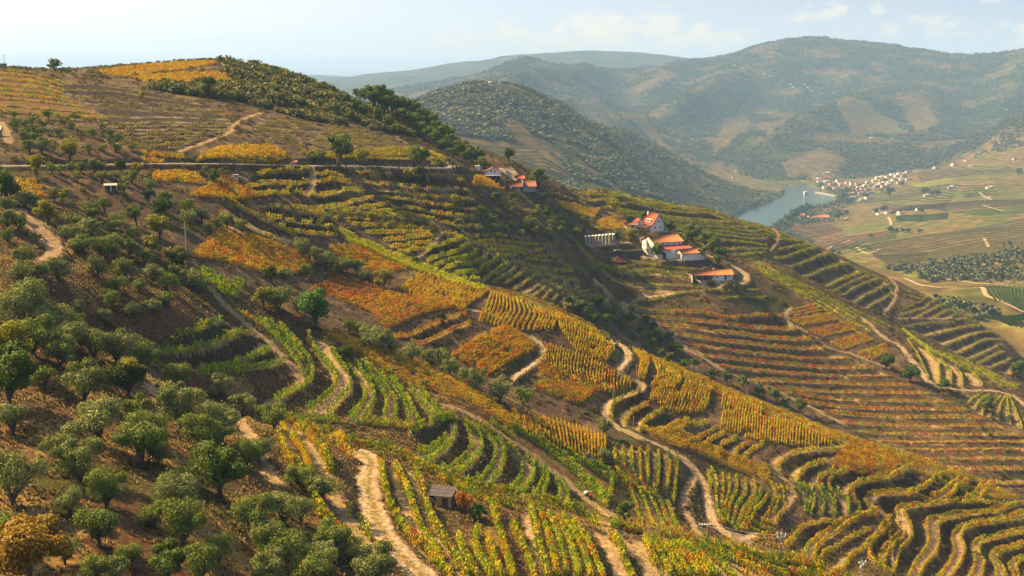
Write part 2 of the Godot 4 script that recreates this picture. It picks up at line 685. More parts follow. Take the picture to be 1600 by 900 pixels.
func bunches(q: Dictionary) -> Array:
	var line: PackedVector2Array = q.line
	var dist := line[line.size() / 2].length()
	var gap := 0.36 if dist < 180.0 else (0.48 if dist < 320.0 else 0.75)
	gap /= q.leafy
	var slight := 0.85 if dist > 350.0 and q.leaves != "gr" else 1.0
	var slim := 0.62 if q.leaves in ["oy", "ro", "o", "r"] else 1.0
	var whole := length_of(line)
	var n := maxi(2, int(whole / gap))
	var pts := along(line, n)
	var out := []
	var thin := 0.03 if q.leafy >= 0.9 else 0.34
	for i in n:
		var p := pts[i]
		var k := kind_at(p.x, p.y)
		if k == DIRT or k == PALE or k == ASPHALT or k == YARD or k == RUT_GRASS:
			continue
		var miss := patchy.get_noise_2d(p.x * 3.1 + 400.0, p.y * 3.1)
		if rng.randf() < thin * 0.5 or miss > 0.5 - thin:
			continue
		var dir := (pts[mini(i + 1, n - 1)] - pts[maxi(i - 1, 0)]).normalized()
		var j := p + dir * rng.randf_range(-0.15, 0.15) + Vector2(-dir.y, dir.x) * rng.randf_range(-0.12, 0.12)
		var tall: float = q.tall * slight * rng.randf_range(0.74, 1.14) * (1.18 if rng.randf() < 0.12 else 1.0) * (0.88 if miss > 0.2 else 1.0)
		var wide := rng.randf_range(0.68, 0.98) * slight * slim
		var b := Basis(Vector3(-dir.y, 0, dir.x) * wide, Vector3(0, tall, 0), Vector3(dir.x, 0, dir.y) * maxf(1.0, gap * 1.7))
		b = b * Basis(Vector3.UP, rng.randf_range(-0.35, 0.35) + (PI if rng.randf() < 0.5 else 0.0))
		out.append([Transform3D(b, ground(j.x, j.y, 0.06)), leaf_colour(q.leaves, j.x, j.y)])
	return out


func many(called: String, mesh: Mesh, list: Array, origin: Vector3, parent: Node) -> MultiMeshInstance3D:
	var mm := MultiMesh.new()
	mm.transform_format = MultiMesh.TRANSFORM_3D
	mm.use_colors = true
	mm.mesh = mesh
	mm.instance_count = list.size()
	for i in list.size():
		var t: Transform3D = list[i][0]
		mm.set_instance_transform(i, Transform3D(t.basis, t.origin - origin))
		mm.set_instance_color(i, list[i][1])
	var o := MultiMeshInstance3D.new()
	o.name = called
	o.multimesh = mm
	parent.add_child(o, true)
	return o


func grow_row(q: Dictionary) -> void:
	if clumps.is_empty():
		for i in 6:
			clumps.append(leaf_clump(100 + i, 34, 0.27))
		for i in 4:
			clumps.append(leaf_clump(200 + i, 20, 0.40))
	var list := bunches(q)
	if list.is_empty():
		return
	if not q.own:
		loose_rows.append_array(list)
		return
	var line: PackedVector2Array = q.line
	var mid := line[line.size() / 2]
	var dist := mid.length()
	var mesh: Mesh = clumps[rng.randi() % 6] if dist < 320.0 else clumps[6 + rng.randi() % 4]
	var o := thing("vine_row", "%s vine row, %s from %s, %s" % [TONES[q.leaves], ordinal(q.rank), q.side, q.place], "vine row", ground(mid.x, mid.y), 0.0, "vine rows " + q.place)
	many("foliage", mesh, list, o.position, o).set_meta("kind", "stuff")
	if dist < 230.0:
		# thin wooden stakes along the nearer rows
		var whole := length_of(line)
		var n := maxi(2, int(whole / 4.2))
		var stakes := []
		for p in along(line, n):
			var k := kind_at(p.x, p.y)
			if k < DIRT or k > ASPHALT:
				var f := rng.randf_range(0.7, 1.2)
				stakes.append([Transform3D(Basis.from_euler(Vector3(rng.randf_range(-0.06, 0.06), 0, rng.randf_range(-0.06, 0.06))), ground(p.x, p.y) + Vector3(0, 0.95, 0)), Color(0.22 * f, 0.18 * f, 0.14 * f)])
		if stakes.size():
			if not protos.has("stake"):
				var rod_ := rod(0.05, 0.045, 2.1 , 6)
				var m := StandardMaterial3D.new()
				m.resource_name = "grey_stake"
				m.vertex_color_use_as_albedo = true
				m.roughness = 0.9
				rod_.material = m
				protos.stake = rod_
			many("stakes", protos.stake, stakes, o.position, o).set_meta("kind", "stuff")


func grow_loose_rows() -> void:
	var o := many("vine_foliage", clumps[7], loose_rows, Vector3.ZERO, self)
	o.set_meta("kind", "stuff")
	o.set_meta("label", "further vine rows too small to tell apart")
	o.set_meta("category", "vines")


# ------------------------------------------------------------------ tracks and yards

func track(called: String, wide: float, how: String, flat_: Array) -> void:
	var rough_line := PackedVector2Array()
	for i in flat_.size() / 2:
		rough_line.append(Vector2(flat_[i * 2], flat_[i * 2 + 1]))
	var n := maxi(8, int(length_of(rough_line) / 0.3))
	var p := along(rough_line, n)
	for pass_ in 10:
		var q := p.duplicate()
		for i in range(2, n - 2):
			q[i] = (p[i - 2] + p[i - 1] + p[i] + p[i + 1] + p[i + 2]) / 5.0
		p = q
	var y := PackedFloat32Array()
	for i in n:
		y.append(height(p[i].x, p[i].y))
	for pass_ in 25:
		for i in range(1, n - 1):
			y[i] = (y[i - 1] + y[i] * 2.0 + y[i + 1]) * 0.25
	var half := wide * 0.5
	for i in n:
		var dir := (p[mini(i + 1, n - 1)] - p[maxi(i - 1, 0)]).normalized()
		var across := Vector2(-dir.y, dir.x)
		var o := -half - 1.3
		while o <= half + 1.3:
			var at := p[i] + across * o
			var edge := absf(o) - half + patchy.get_noise_2d(at.x * 9.0, at.y * 9.0) * 0.35
			var c := cell_at(at.x, at.y)
			if c >= 0:
				if edge <= 0.0:
					cell_y[c] = y[i]
					var k := ASPHALT if how == "asphalt" else (PALE if how == "pale" else DIRT)
					if absf(o) < 0.3 and how != "asphalt" and patchy.get_noise_2d(at.x * 1.5 + 40.0, at.y * 1.5) > 0.02:
						k = RUT_GRASS
					if how == "rut":
						k = RUT_GRASS if absf(o) < 0.42 else PALE
					cell_kind[c] = k
				elif cell_kind[c] < DIRT or cell_kind[c] > ASPHALT:
					var now := cell_y[c] if cell_y[c] > -9000.0 else base(at.x, at.y)
					cell_y[c] = lerpf(y[i], now, clampf((absf(o) - half) / 1.3, 0.0, 1.0))
			o += 0.3


# Patches of other ground: a meadow, trodden earth.
func paint_patches() -> void:
	for q in patches:
		var p: Array = q[1]
		var r := box_of(p)
		var kind: int = {"meadow": MEADOW, "yard": YARD, "dirt": DIRT}[q[0]]
		var x := r.position.x
		while x < r.end.x:
			var z := r.position.y
			while z < r.end.y:
				var wob := patchy.get_noise_2d(x * 4.0, z * 4.0) * 1.6
				if in_polygon(x + wob, z - wob, p):
					var c := cell_at(x, z)
					if c >= 0 and (kind != DIRT or patchy.get_noise_2d(x * 2.0, z * 2.0) > -0.25):
						cell_kind[c] = kind
				z += 0.4
			x += 0.4


# Level yards cut into the slope for the buildings.
func level_ground() -> void:
	for y in yards():
		var c := Vector2(y[0], y[1])
		var turn: float = y[4]
		var ux := Vector2(cos(turn), -sin(turn))
		var uz := Vector2(sin(turn), cos(turn))
		var top: float = base(c.x, c.y) + y[5]
		var rx: float = y[2] * 0.5 + 3.0
		var rz: float = y[3] * 0.5 + 3.0
		var a := -rx
		while a <= rx:
			var b := -rz
			while b <= rz:
				var p := c + ux * a + uz * b
				var out := maxf(absf(a) - rx + 3.0, absf(b) - rz + 3.0)
				if out <= 0.0:
					set_cell(p.x, p.y, top, int(y[6]))
				else:
					set_cell(p.x, p.y, lerpf(top, base(p.x, p.y), clampf(out / 3.0, 0.0, 1.0)), 0)
				b += 0.35
			a += 0.35


# ------------------------------------------------------------------ the near hillside as one ground mesh

func soil(kind: int, x: float, z: float, y: float) -> Color:
	var n := patchy.get_noise_2d(x * 1.6, z * 1.6)
	var f := rough.get_noise_2d(x * 3.0, z * 3.0)
	var tone := 1.0 + f * 0.35
	var c := Color(0.2, 0.13, 0.07)
	match kind:
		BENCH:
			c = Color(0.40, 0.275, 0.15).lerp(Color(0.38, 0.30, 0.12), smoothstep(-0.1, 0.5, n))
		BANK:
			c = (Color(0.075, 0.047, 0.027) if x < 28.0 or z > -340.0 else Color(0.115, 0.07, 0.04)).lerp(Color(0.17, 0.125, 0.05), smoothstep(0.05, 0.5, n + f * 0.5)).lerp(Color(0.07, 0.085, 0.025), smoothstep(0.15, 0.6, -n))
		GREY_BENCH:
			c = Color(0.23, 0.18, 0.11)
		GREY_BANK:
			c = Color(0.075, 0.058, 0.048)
		DIRT:
			c = Color(0.33, 0.235, 0.135)
		PALE:
			c = Color(0.45, 0.335, 0.205)
		RUT_GRASS:
			c = Color(0.30, 0.23, 0.09)
		ASPHALT:
			c = Color(0.30, 0.27, 0.23)
		MEADOW:
			c = Color(0.16, 0.21, 0.03)
		YARD:
			c = Color(0.50, 0.42, 0.31)
		ROWS:
			c = Color(0.17, 0.105, 0.055).lerp(Color(0.21, 0.155, 0.055), smoothstep(0.0, 0.5, n))
		_:
			c = (Color(0.125, 0.072, 0.04) if z > -220.0 else Color(0.11, 0.075, 0.05)).lerp(Color(0.31, 0.205, 0.072) if z > -220.0 else Color(0.19, 0.135, 0.07), smoothstep(0.0, 0.42, n + f * 0.35))
			c = c.lerp(Color(0.085, 0.08, 0.03), smoothstep(0.12, 0.55, broad.get_noise_2d(x * 7.0, z * 7.0) - n * 0.4))
	return Color(c.r * tone, c.g * tone, c.b * tone)


func build_hillside() -> void:
	fill_gaps()
	var v := PackedVector3Array()
	var col := PackedColorArray()
	var idx := PackedInt32Array()
	var split := 1
	# fine cells near by, twice as coarse beyond 345 m; the two share their border
	for part in 2:
		var step := 1 if part == 0 else 2
		var j0 := 4 if part == 0 else 566
		var j1 := 566 if part == 0 else MAP_H - 8
		var before := PackedInt32Array()
		var j := j0
		while j <= j1:
			var d := MAP_D + j * CELL
			var z := -d
			var reach := 0.53 * d + 28.0
			var i0 := maxi(2, int((-reach - MAP_X) / CELL) / 2 * 2)
			var i1 := mini(MAP_W - 4, int((reach - MAP_X) / CELL) / 2 * 2)
			var line := PackedInt32Array()
			line.resize(MAP_W)
			line.fill(-1)
			var i := i0
			while i <= i1:
				var x := MAP_X + i * CELL
				var c := j * MAP_W + i
				var kind := cell_kind[c]
				var y := cell_y[c]
				if y < -9000.0:
					y = base(x, z)
				if kind < DIRT or kind > ASPHALT:
					y += rough.get_noise_2d(x, z) * (0.34 if kind == BANK else 0.22)
					if kind == 0:
						y += patchy.get_noise_2d(x * 1.3, z * 1.3) * 0.4
				else:
					y += rough.get_noise_2d(x * 2.0, z * 2.0) * 0.07
				line[i] = v.size()
				v.append(Vector3(x, y, z))
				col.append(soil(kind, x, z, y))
				cell_y[c] = y
				i += step
			if part == 0 and j == j1:
				i = i0 + 1
				while i < i1:
					v[line[i]].y = (v[line[i - 1]].y + v[line[i + 1]].y) * 0.5
					i += 2
			if not before.is_empty():
				i = i0
				while i + step <= i1:
					var a := before[i]
					var b := before[i + step]
					var e := line[i]
					var g := line[i + step]
					if a >= 0 and b >= 0 and e >= 0 and g >= 0:
						idx.append_array([a, e, b, b, e, g])
					i += step
			before = line
			j += step
	var nrm := smooth_normals(v, idx)
	ground_mesh("hillside", v, nrm, col, idx, mats.earth)


func fill_gaps() -> void:
	for j in range(1, MAP_H - 1):
		for i in range(1, MAP_W - 1):
			var c := j * MAP_W + i
			if cell_y[c] < -9000.0:
				var n := 0
				var s := 0.0
				for o in [c - 1, c + 1, c - MAP_W, c + MAP_W]:
					if cell_y[o] > -9000.0 and cell_kind[o] == BANK or cell_y[o] > -9000.0 and cell_kind[o] == BENCH:
						n += 1
						s += cell_y[o]
				if n >= 3:
					cell_y[c] = s / n
					cell_kind[c] = BANK


func smooth_normals(v: PackedVector3Array, idx: PackedInt32Array) -> PackedVector3Array:
	var nrm := PackedVector3Array()
	nrm.resize(v.size())
	for t in range(0, idx.size(), 3):
		var a := idx[t]
		var b := idx[t + 1]
		var c := idx[t + 2]
		var n := (v[c] - v[a]).cross(v[b] - v[a])
		if n.y < 0.0:
			n = -n
		nrm[a] += n
		nrm[b] += n
		nrm[c] += n
	for i in nrm.size():
		nrm[i] = nrm[i].normalized()
	return nrm


func ground_mesh(called: String, v: PackedVector3Array, nrm: PackedVector3Array, col: PackedColorArray, idx: PackedInt32Array, m: Material) -> void:
	var a := []
	a.resize(Mesh.ARRAY_MAX)
	a[Mesh.ARRAY_VERTEX] = v
	a[Mesh.ARRAY_NORMAL] = nrm
	if col.size():
		a[Mesh.ARRAY_COLOR] = col
	a[Mesh.ARRAY_INDEX] = idx
	var mesh := ArrayMesh.new()
	mesh.add_surface_from_arrays(Mesh.PRIMITIVE_TRIANGLES, a)
	mesh.surface_set_material(0, m)
	var o := MeshInstance3D.new()
	o.name = called
	o.mesh = mesh
	o.set_meta("kind", "structure")
	add_child(o, true)


# ------------------------------------------------------------------ far land

func in_polygon(x: float, z: float, p: Array) -> bool:
	var inside := false
	var n := p.size() / 2
	for i in n:
		var ax: float = p[i * 2]
		var az: float = p[i * 2 + 1]
		var bx: float = p[(i * 2 + 2) % (n * 2)]
		var bz: float = p[(i * 2 + 3) % (n * 2)]
		if (az > z) != (bz > z) and x < (bx - ax) * (z - az) / (bz - az + 1e-12) + ax:
			inside = not inside
	return inside


const FIELD_COLOURS := {"green": [0.115, 0.15, 0.03], "bright": [0.19, 0.20, 0.03], "olive": [0.15, 0.14, 0.04], "tan": [0.155, 0.122, 0.055], "brown": [0.17, 0.105, 0.05]}
var field_boxes := []


func far_cover(x: float, z: float, y: float) -> Color:
	# forest, scrub and dry vineyard patches by slow noise; named fields on top
	var n := broad.get_noise_2d(x, z)
	var m := broad.get_noise_2d(x * 3.1 + 900.0, z * 3.1)
	var c := Color(0.068, 0.082, 0.032)
	c = c.lerp(Color(0.048, 0.064, 0.027), smoothstep(0.0, 0.25, n + m * 0.6))
	c = c.lerp(Color(0.15, 0.11, 0.055), smoothstep(0.2, 0.36, -n + m * 0.55))
	if -z < 3300.0 and x > 350.0 and -z > 700.0:
		c = Color(0.18, 0.14, 0.045).lerp(Color(0.12, 0.135, 0.03), smoothstep(-0.2, 0.15, n + m * 0.5)).lerp(Color(0.22, 0.155, 0.065), smoothstep(0.12, 0.3, m))
	for f in field_boxes:
		var r: Rect2 = f[2]
		if r.has_point(Vector2(x, z)) and in_polygon(x, z, f[1]):
			var k: Array = FIELD_COLOURS[f[0]]
			c = Color(k[0], k[1], k[2])
	var t := 1.0 + broad.get_noise_2d(x * 9.0, z * 9.0) * 0.5
	return Color(c.r * t, c.g * t, c.b * t)


func box_of(p: Array) -> Rect2:
	var r := Rect2(p[0], p[1], 0, 0)
	for i in p.size() / 2:
		r = r.expand(Vector2(p[i * 2], p[i * 2 + 1]))
	return r


func build_far_land() -> void:
	for f in fields:
		field_boxes.append([f[0], f[1], box_of(f[1])])
	var bands := [[628.0, 1700.0, 6.0, "valley_side"], [1700.0, 3404.0, 9.0, "river_valley"], [3404.0, 6608.0, 20.0, "mountain"], [6608.0, 12768.0, 70.0, "far_mountain"]]
	for b in bands:
		var v := PackedVector3Array()
		var col := PackedColorArray()
		var idx := PackedInt32Array()
		var d: float = b[0]
		var step: float = b[2]
		var width: float = b[1] * 0.62
		var nx := int(2.0 * width / step) + 1
		var nd := int((b[1] - b[0]) / step) + 2
		var before := PackedInt32Array()
		for j in nd:
			var dd := d + j * step
			var line := PackedInt32Array()
			line.resize(nx)
			line.fill(-1)
			var reach := dd * 0.54 + 110.0
			for i in nx:
				var x := -width + i * step
				if absf(x) > reach or (x < -dd * 0.22 and dd < 3300.0):
					continue
				line[i] = v.size()
				var y := far_height(x, -dd)
				v.append(Vector3(x, y, -dd))
				col.append(far_cover(x, -dd, y))
			if not before.is_empty():
				for i in nx - 1:
					if before[i] >= 0 and before[i + 1] >= 0 and line[i] >= 0 and line[i + 1] >= 0:
						idx.append_array([before[i], line[i], before[i + 1], before[i + 1], line[i], line[i + 1]])
			before = line
		ground_mesh(b[3], v, smooth_normals(v, idx), col, idx, mats.far)


func build_river() -> void:
	var v := PackedVector3Array([Vector3(300, WATER, -1700), Vector3(1400, WATER, -1700), Vector3(1400, WATER, -3500), Vector3(300, WATER, -3500)])
	var nrm := PackedVector3Array([Vector3.UP, Vector3.UP, Vector3.UP, Vector3.UP])
	ground_mesh("river", v, nrm, PackedColorArray(), PackedInt32Array([0, 2, 1, 0, 3, 2]), mats.water)


# ------------------------------------------------------------------ naming

func numbered(called: String) -> String:
	var k: int = taken.get(called, -1) + 1
	taken[called] = k
	return called if k == 0 else "%s_%03d" % [called, k]


func thing(called: String, label: String, category: String, at := Vector3.ZERO, turn := 0.0, group := "") -> Node3D:
	var o := Node3D.new()
	o.name = numbered(called)
	o.position = at
	o.rotation.y = turn
	tag(o, label, category, group)
	add_child(o, true)
	return o


func tag(o: Node, label: String, category: String, group := "") -> void:
	o.set_meta("label", label)
	o.set_meta("category", category)
	if group:
		o.set_meta("group", group)


func ordinal(n: int) -> String:
	var ones := ["", "first", "second", "third", "fourth", "fifth", "sixth", "seventh", "eighth", "ninth", "tenth", "eleventh", "twelfth", "thirteenth", "fourteenth", "fifteenth", "sixteenth", "seventeenth", "eighteenth", "nineteenth"]
	var tens := ["", "", "twenty", "thirty", "forty", "fifty", "sixty", "seventy", "eighty", "ninety"]
	if n < 20:
		return ones[n]
	if n % 10 == 0:
		return tens[n / 10].trim_suffix("y") + "ieth"
	return tens[n / 10] + "-" + ones[n % 10]


func part(called: String, mesh: Mesh, m: Material, parent: Node, at := Vector3.ZERO, turn := Vector3.ZERO) -> MeshInstance3D:
	var o := MeshInstance3D.new()
	o.name = called
	o.mesh = mesh
	o.material_override = m
	o.position = at
	o.rotation = turn
	parent.add_child(o, true)
	return o


func boxed(size: Vector3) -> BoxMesh:
	var b := BoxMesh.new()
	b.size = size
	return b


func rod(r0: float, r1: float, tall: float, sides := 8) -> CylinderMesh:
	var c := CylinderMesh.new()
	c.bottom_radius = r0
	c.top_radius = r1
	c.height = tall
	c.radial_segments = sides
	c.rings = 1
	return c


# ------------------------------------------------------------------ survey data (plan, metres)
func terrain_points() -> Array:
	return [
		Vector3(-46.3, -37.75, -70),
		Vector3(-52.4, -37.74, -80),
		Vector3(-37.3, -39.90, -74),
		Vector3(-29.5, -42.06, -78),
		Vector3(-21.7, -46.37, -86),
		Vector3(-9.2, -52.30, -97),
		Vector3(6.6, -56.79, -104),
		Vector3(28.3, -61.16, -112),
		Vector3(53.1, -66.35, -120),
		Vector3(86.5, -73.66, -130),
		Vector3(-42.4, -40.10, -85),
		Vector3(-33.3, -41.99, -89),
		Vector3(-24.4, -46.24, -98),
		Vector3(-13.7, -51.90, -110),
		Vector3(0, -55.67, -118),
		Vector3(16.2, -61.33, -130),
		Vector3(36.9, -70.32, -148),
		Vector3(60.1, -79.23, -160),
		Vector3(88.3, -87.29, -165),
		Vector3(-63.1, -36.60, -98),
		Vector3(-52.6, -36.88, -108),
		Vector3(-42.4, -39.61, -116),
		Vector3(-33.1, -46.44, -136),
		Vector3(-32, -42.21, -104),
		Vector3(-22.6, -49.52, -122),
		Vector3(-74.7, -32.85, -118),
		Vector3(-60.7, -35.08, -126),
		Vector3(-55.7, -37.87, -136),
		Vector3(-51.1, -41.56, -146),
		Vector3(-46.8, -45.58, -155),
		Vector3(-39.7, -49.31, -156),
		Vector3(-88.2, -32.09, -148),
		Vector3(-71.5, -32.52, -150),
		Vector3(-67.9, -35.22, -158),
		Vector3(-61.5, -38.12, -158),
		Vector3(-35, -51.79, -160),
		Vector3(-29.4, -52.72, -161),
		Vector3(-22.7, -52.92, -155),
		Vector3(-15, -54.59, -153),
		Vector3(-7.3, -56.71, -149),
		Vector3(0, -58.33, -147),
		Vector3(9, -61.07, -146),
		Vector3(18.1, -62.99, -146),
		Vector3(27.4, -65.65, -147),
		Vector3(37.3, -68.97, -150),
		Vector3(47.7, -72.59, -153),
		Vector3(59.3, -77.61, -158),
		Vector3(-8.3, -56.14, -134),
		Vector3(4, -57.88, -130),
		Vector3(16.6, -60.55, -134),
		Vector3(-41.1, -60.85, -188),
		Vector3(-32.7, -63.36, -192),
		Vector3(-23.4, -65.80, -192),
		Vector3(-11.6, -69.98, -190),
		Vector3(0, -73.64, -189),
		Vector3(11.7, -77.36, -190),
		Vector3(23.8, -81.11, -193),
		Vector3(37, -86.64, -199),
		Vector3(51.2, -92.81, -206),
		Vector3(66.6, -99.54, -214),
		Vector3(83.2, -106.96, -222),
		Vector3(111.5, -113.68, -222),
		Vector3(135.7, -117.40, -215),
		Vector3(-71.6, -44.96, -184),
		Vector3(-63.1, -50.09, -184),
		Vector3(-55.1, -55.23, -182),
		Vector3(-47.5, -58.45, -182),
		Vector3(-74.8, -34.79, -170),
		Vector3(-73.9, -36.34, -183),
		Vector3(-69.9, -40.11, -196),
		Vector3(-61.4, -44.66, -206),
		Vector3(-62.2, -48.69, -192),
		Vector3(-55.1, -51.74, -204),
		Vector3(-50.4, -56.65, -199),
		Vector3(-46.6, -60.33, -203),
		Vector3(-42.1, -57.71, -212),
		Vector3(-53, -50.84, -222),
		Vector3(-24.6, -64.16, -203),
		Vector3(-31, -59.58, -214),
		Vector3(-37.2, -53.50, -240),
		Vector3(-46.4, -49.93, -244),
		Vector3(-25.7, -58.16, -238),
		Vector3(-19.9, -62.63, -220),
		Vector3(-12.9, -64.64, -213),
		Vector3(-14, -62.43, -232),
		Vector3(0, -67.45, -226),
		Vector3(0, -72.97, -206),
		Vector3(12.6, -78.27, -206),
		Vector3(13.6, -75.06, -224),
		Vector3(27.2, -82.20, -222),
		Vector3(25.9, -83.87, -210),
		Vector3(39.7, -91.06, -214),
		Vector3(35.5, -88.66, -222),
		Vector3(-84.1, -29.98, -178),
		Vector3(-82.6, -32.49, -200),
		Vector3(-75.9, -36.05, -214),
		Vector3(-70.3, -39.70, -220),
		Vector3(-65.1, -40.82, -234),
		Vector3(-54.8, -46.62, -250),
		Vector3(-105.5, -28.64, -170),
		Vector3(-99.4, -25.64, -212),
		Vector3(-86.5, -29.75, -246),
		Vector3(-75.1, -33.98, -256),
		Vector3(-65.4, -38.55, -278),
		Vector3(-126, -23.59, -205),
		Vector3(-116.1, -18.27, -250),
		Vector3(-100.3, -21.04, -288),
		Vector3(-74.3, -23.38, -320),
		Vector3(-41.4, -26.84, -356),
		Vector3(-21.8, -28.49, -375),
		Vector3(-143.3, -17.17, -235),
		Vector3(-138.4, -10.20, -300),
		Vector3(-120.9, -9.91, -350),
		Vector3(-87.5, -10.76, -380),
		Vector3(-56.1, -17.24, -405),
		Vector3(-35.8, -23.92, -412),
		Vector3(-181.2, -6.79, -300),
		Vector3(-221.9, 6.23, -370),
		Vector3(-182.8, 5.62, -400),
		Vector3(-170.1, 4.30, -425),
		Vector3(-163.8, 6.13, -455),
		Vector3(-147.6, 8.18, -470),
		Vector3(-123.3, 9.43, -480),
		Vector3(-96.5, 3.25, -482),
		Vector3(-71.4, -5.94, -478),
		Vector3(-54.3, -11.21, -472),
		Vector3(-40.3, -18.47, -465),
		Vector3(-21, -28.33, -452),
		Vector3(-5.2, -34.65, -446),
		Vector3(5.3, -36.94, -455),
		Vector3(-288.4, 3.24, -480),
		Vector3(-229.1, 0.56, -500),
		Vector3(-201.1, -0.00, -540),
		Vector3(-147, -1.61, -570),
		Vector3(-98.4, -14.51, -570),
		Vector3(-58.4, -31.87, -560),
		Vector3(-25.4, -49.95, -545),
		Vector3(0, -58.44, -550),
		Vector3(-422.8, -15.84, -700),
		Vector3(-290.3, -20.38, -720),
		Vector3(-186.8, -24.48, -720),
		Vector3(-81.3, -51.96, -700),
		Vector3(0, -84.65, -700),
		Vector3(-38, -56.05, -266),
		Vector3(-25.3, -62.08, -264),
		Vector3(-15.6, -67.87, -260),
		Vector3(-3.1, -72.08, -256),
		Vector3(7.6, -77.13, -250),
		Vector3(18.2, -79.81, -250),
		Vector3(-47.3, -51.43, -285),
		Vector3(-33, -55.20, -278),
		Vector3(-16.5, -59.84, -276),
		Vector3(0, -67.97, -268),
		Vector3(16.1, -72.95, -268),
		Vector3(32, -80.12, -264),
		Vector3(24.8, -80.91, -256),
		Vector3(38.3, -84.44, -252),
		Vector3(49.1, -85.34, -270),
		Vector3(45.2, -90.29, -246),
		Vector3(70.9, -91.39, -258),
		Vector3(56.1, -95.85, -240),
		Vector3(74.2, -102.12, -240),
		Vector3(95, -98.02, -258),
		Vector3(109.6, -103.09, -254),
		Vector3(104.5, -110.04, -240),
		Vector3(123.9, -109.66, -250),
		Vector3(142.4, -116.44, -240),
		Vector3(61.3, -94.98, -250),
		Vector3(-60.5, -34.98, -304),
		Vector3(-51.1, -39.81, -311),
		Vector3(-60.7, -31.68, -325),
		Vector3(-38.7, -45.63, -313),
		Vector3(-27.7, -50.48, -313),
		Vector3(-11.1, -56.50, -311),
		Vector3(5.5, -61.38, -311),
		Vector3(18.4, -66.40, -308),
		Vector3(27.2, -70.88, -303),
		Vector3(36, -74.79, -300),
		Vector3(46.6, -78.90, -298),
		Vector3(62.1, -85.16, -294),
		Vector3(75.6, -89.83, -290),
		Vector3(86.9, -93.65, -286),
		Vector3(103.2, -97.73, -282),
		Vector3(119.1, -102.40, -278),
		Vector3(134.9, -108.54, -274),
		Vector3(157.7, -116.67, -268),
		Vector3(-30.6, -45.45, -325),
		Vector3(-19, -50.77, -322),
		Vector3(-7.7, -60.20, -326),
		Vector3(9.8, -66.73, -330),
		Vector3(19.9, -73.63, -334),
		Vector3(30.5, -82.04, -340),
		Vector3(40.8, -87.70, -340),
		Vector3(53.2, -92.97, -340),
		Vector3(72, -101.47, -340),
		Vector3(88.2, -107.90, -338),
		Vector3(102.3, -113.44, -336),
		Vector3(121.7, -118.88, -332),
		Vector3(140.9, -125.04, -328),
		Vector3(159.8, -132.56, -324),
		Vector3(187.6, -143.69, -318),
		Vector3(-47.2, -32.85, -337),
		Vector3(-45.7, -39.30, -325),
		Vector3(-32.7, -34.12, -350),
		Vector3(-21.1, -35.29, -362),
		Vector3(-31.2, -42.11, -332),
		Vector3(-19.6, -46.17, -333),
		Vector3(-8.6, -42.11, -366),
		Vector3(0, -40.96, -408),
		Vector3(0, -52.34, -362),
		Vector3(-7.9, -56.60, -336),
		Vector3(8.6, -60.98, -362),
		Vector3(16.4, -66.61, -346),
		Vector3(28.1, -66.71, -396),
		Vector3(14.8, -50.79, -420),
		Vector3(31.8, -64.53, -450),
		Vector3(53.9, -68.40, -458),
		Vector3(70.5, -71.99, -460),
		Vector3(82.1, -72.61, -464),
		Vector3(50.3, -63.18, -476),
		Vector3(89, -79.76, -442),
		Vector3(72.6, -79.04, -438),
		Vector3(102, -77.41, -480),
		Vector3(116.2, -78.56, -480),
		Vector3(128, -84.81, -470),
		Vector3(145, -94.13, -460),
		Vector3(161.9, -102.13, -452),
		Vector3(184.8, -111.59, -440),
		Vector3(206.5, -120.50, -428),
		Vector3(239.4, -133.79, -415),
		Vector3(50.8, -82.40, -428),
		Vector3(39.2, -84.31, -412),
		Vector3(74.2, -89.97, -415),
		Vector3(104.7, -90.04, -440),
		Vector3(127.2, -102.55, -425),
		Vector3(94, -108.59, -390),
		Vector3(145.4, -111.93, -402),
		Vector3(164.4, -117.75, -388),
		Vector3(132.4, -123.60, -362),
		Vector3(169.2, -128.47, -350),
		Vector3(46.1, -89.58, -386),
		Vector3(66.1, -99.63, -366),
		Vector3(193.2, -132.98, -350),
		Vector3(108.8, -83.79, -512),
		Vector3(128.5, -90.87, -530),
		Vector3(162, -109.87, -545),
		Vector3(196.5, -127.18, -548),
		Vector3(225.1, -140.65, -535),
		Vector3(252.2, -151.86, -522),
		Vector3(292, -169.22, -505),
		Vector3(22.8, -45.48, -490),
		Vector3(45.5, -50.08, -520),
		Vector3(64.5, -56.39, -552),
		Vector3(102.7, -65.93, -585),
		Vector3(140.8, -77.51, -600),
		Vector3(178.2, -92.51, -605),
		Vector3(213.1, -107.55, -600),
		Vector3(245.8, -123.60, -590),
		Vector3(263.5, -134.61, -580),
		Vector3(274.5, -145.07, -572),
		Vector3(319.1, -168.43, -555),
		Vector3(28.2, -52.62, -482),
		Vector3(43.2, -59.50, -492),
		Vector3(85.6, -72.10, -520),
		Vector3(59.2, -61.07, -505),
		Vector3(170.2, -103.76, -575),
		Vector3(205.2, -117.66, -575),
		Vector3(235.3, -132.15, -562),
		Vector3(134.3, -85.80, -570),
		Vector3(29.6, -50.71, -508),
		Vector3(47.7, -56.31, -545),
		Vector3(67.6, -63.11, -578),
		Vector3(107.5, -72.93, -612),
		Vector3(147.1, -84.94, -626),
		Vector3(185.8, -100.85, -630),
		Vector3(222, -117.12, -624),
		Vector3(255.8, -133.64, -613),
		Vector3(274.8, -145.74, -604),
		Vector3(286.6, -157.42, -596),
		Vector3(28.1, -69.03, -600),
		Vector3(79.8, -86.24, -680),
		Vector3(127, -100.69, -720),
		Vector3(174.6, -116.69, -740),
		Vector3(219.2, -135.77, -740),
		Vector3(260.9, -156.04, -730),
		Vector3(299.8, -174.72, -715),
		Vector3(333, -196.42, -690),
		Vector3(387.4, -224.50, -670),
		Vector3(47.2, -125.19, -800),
		Vector3(213.6, -173.27, -900),
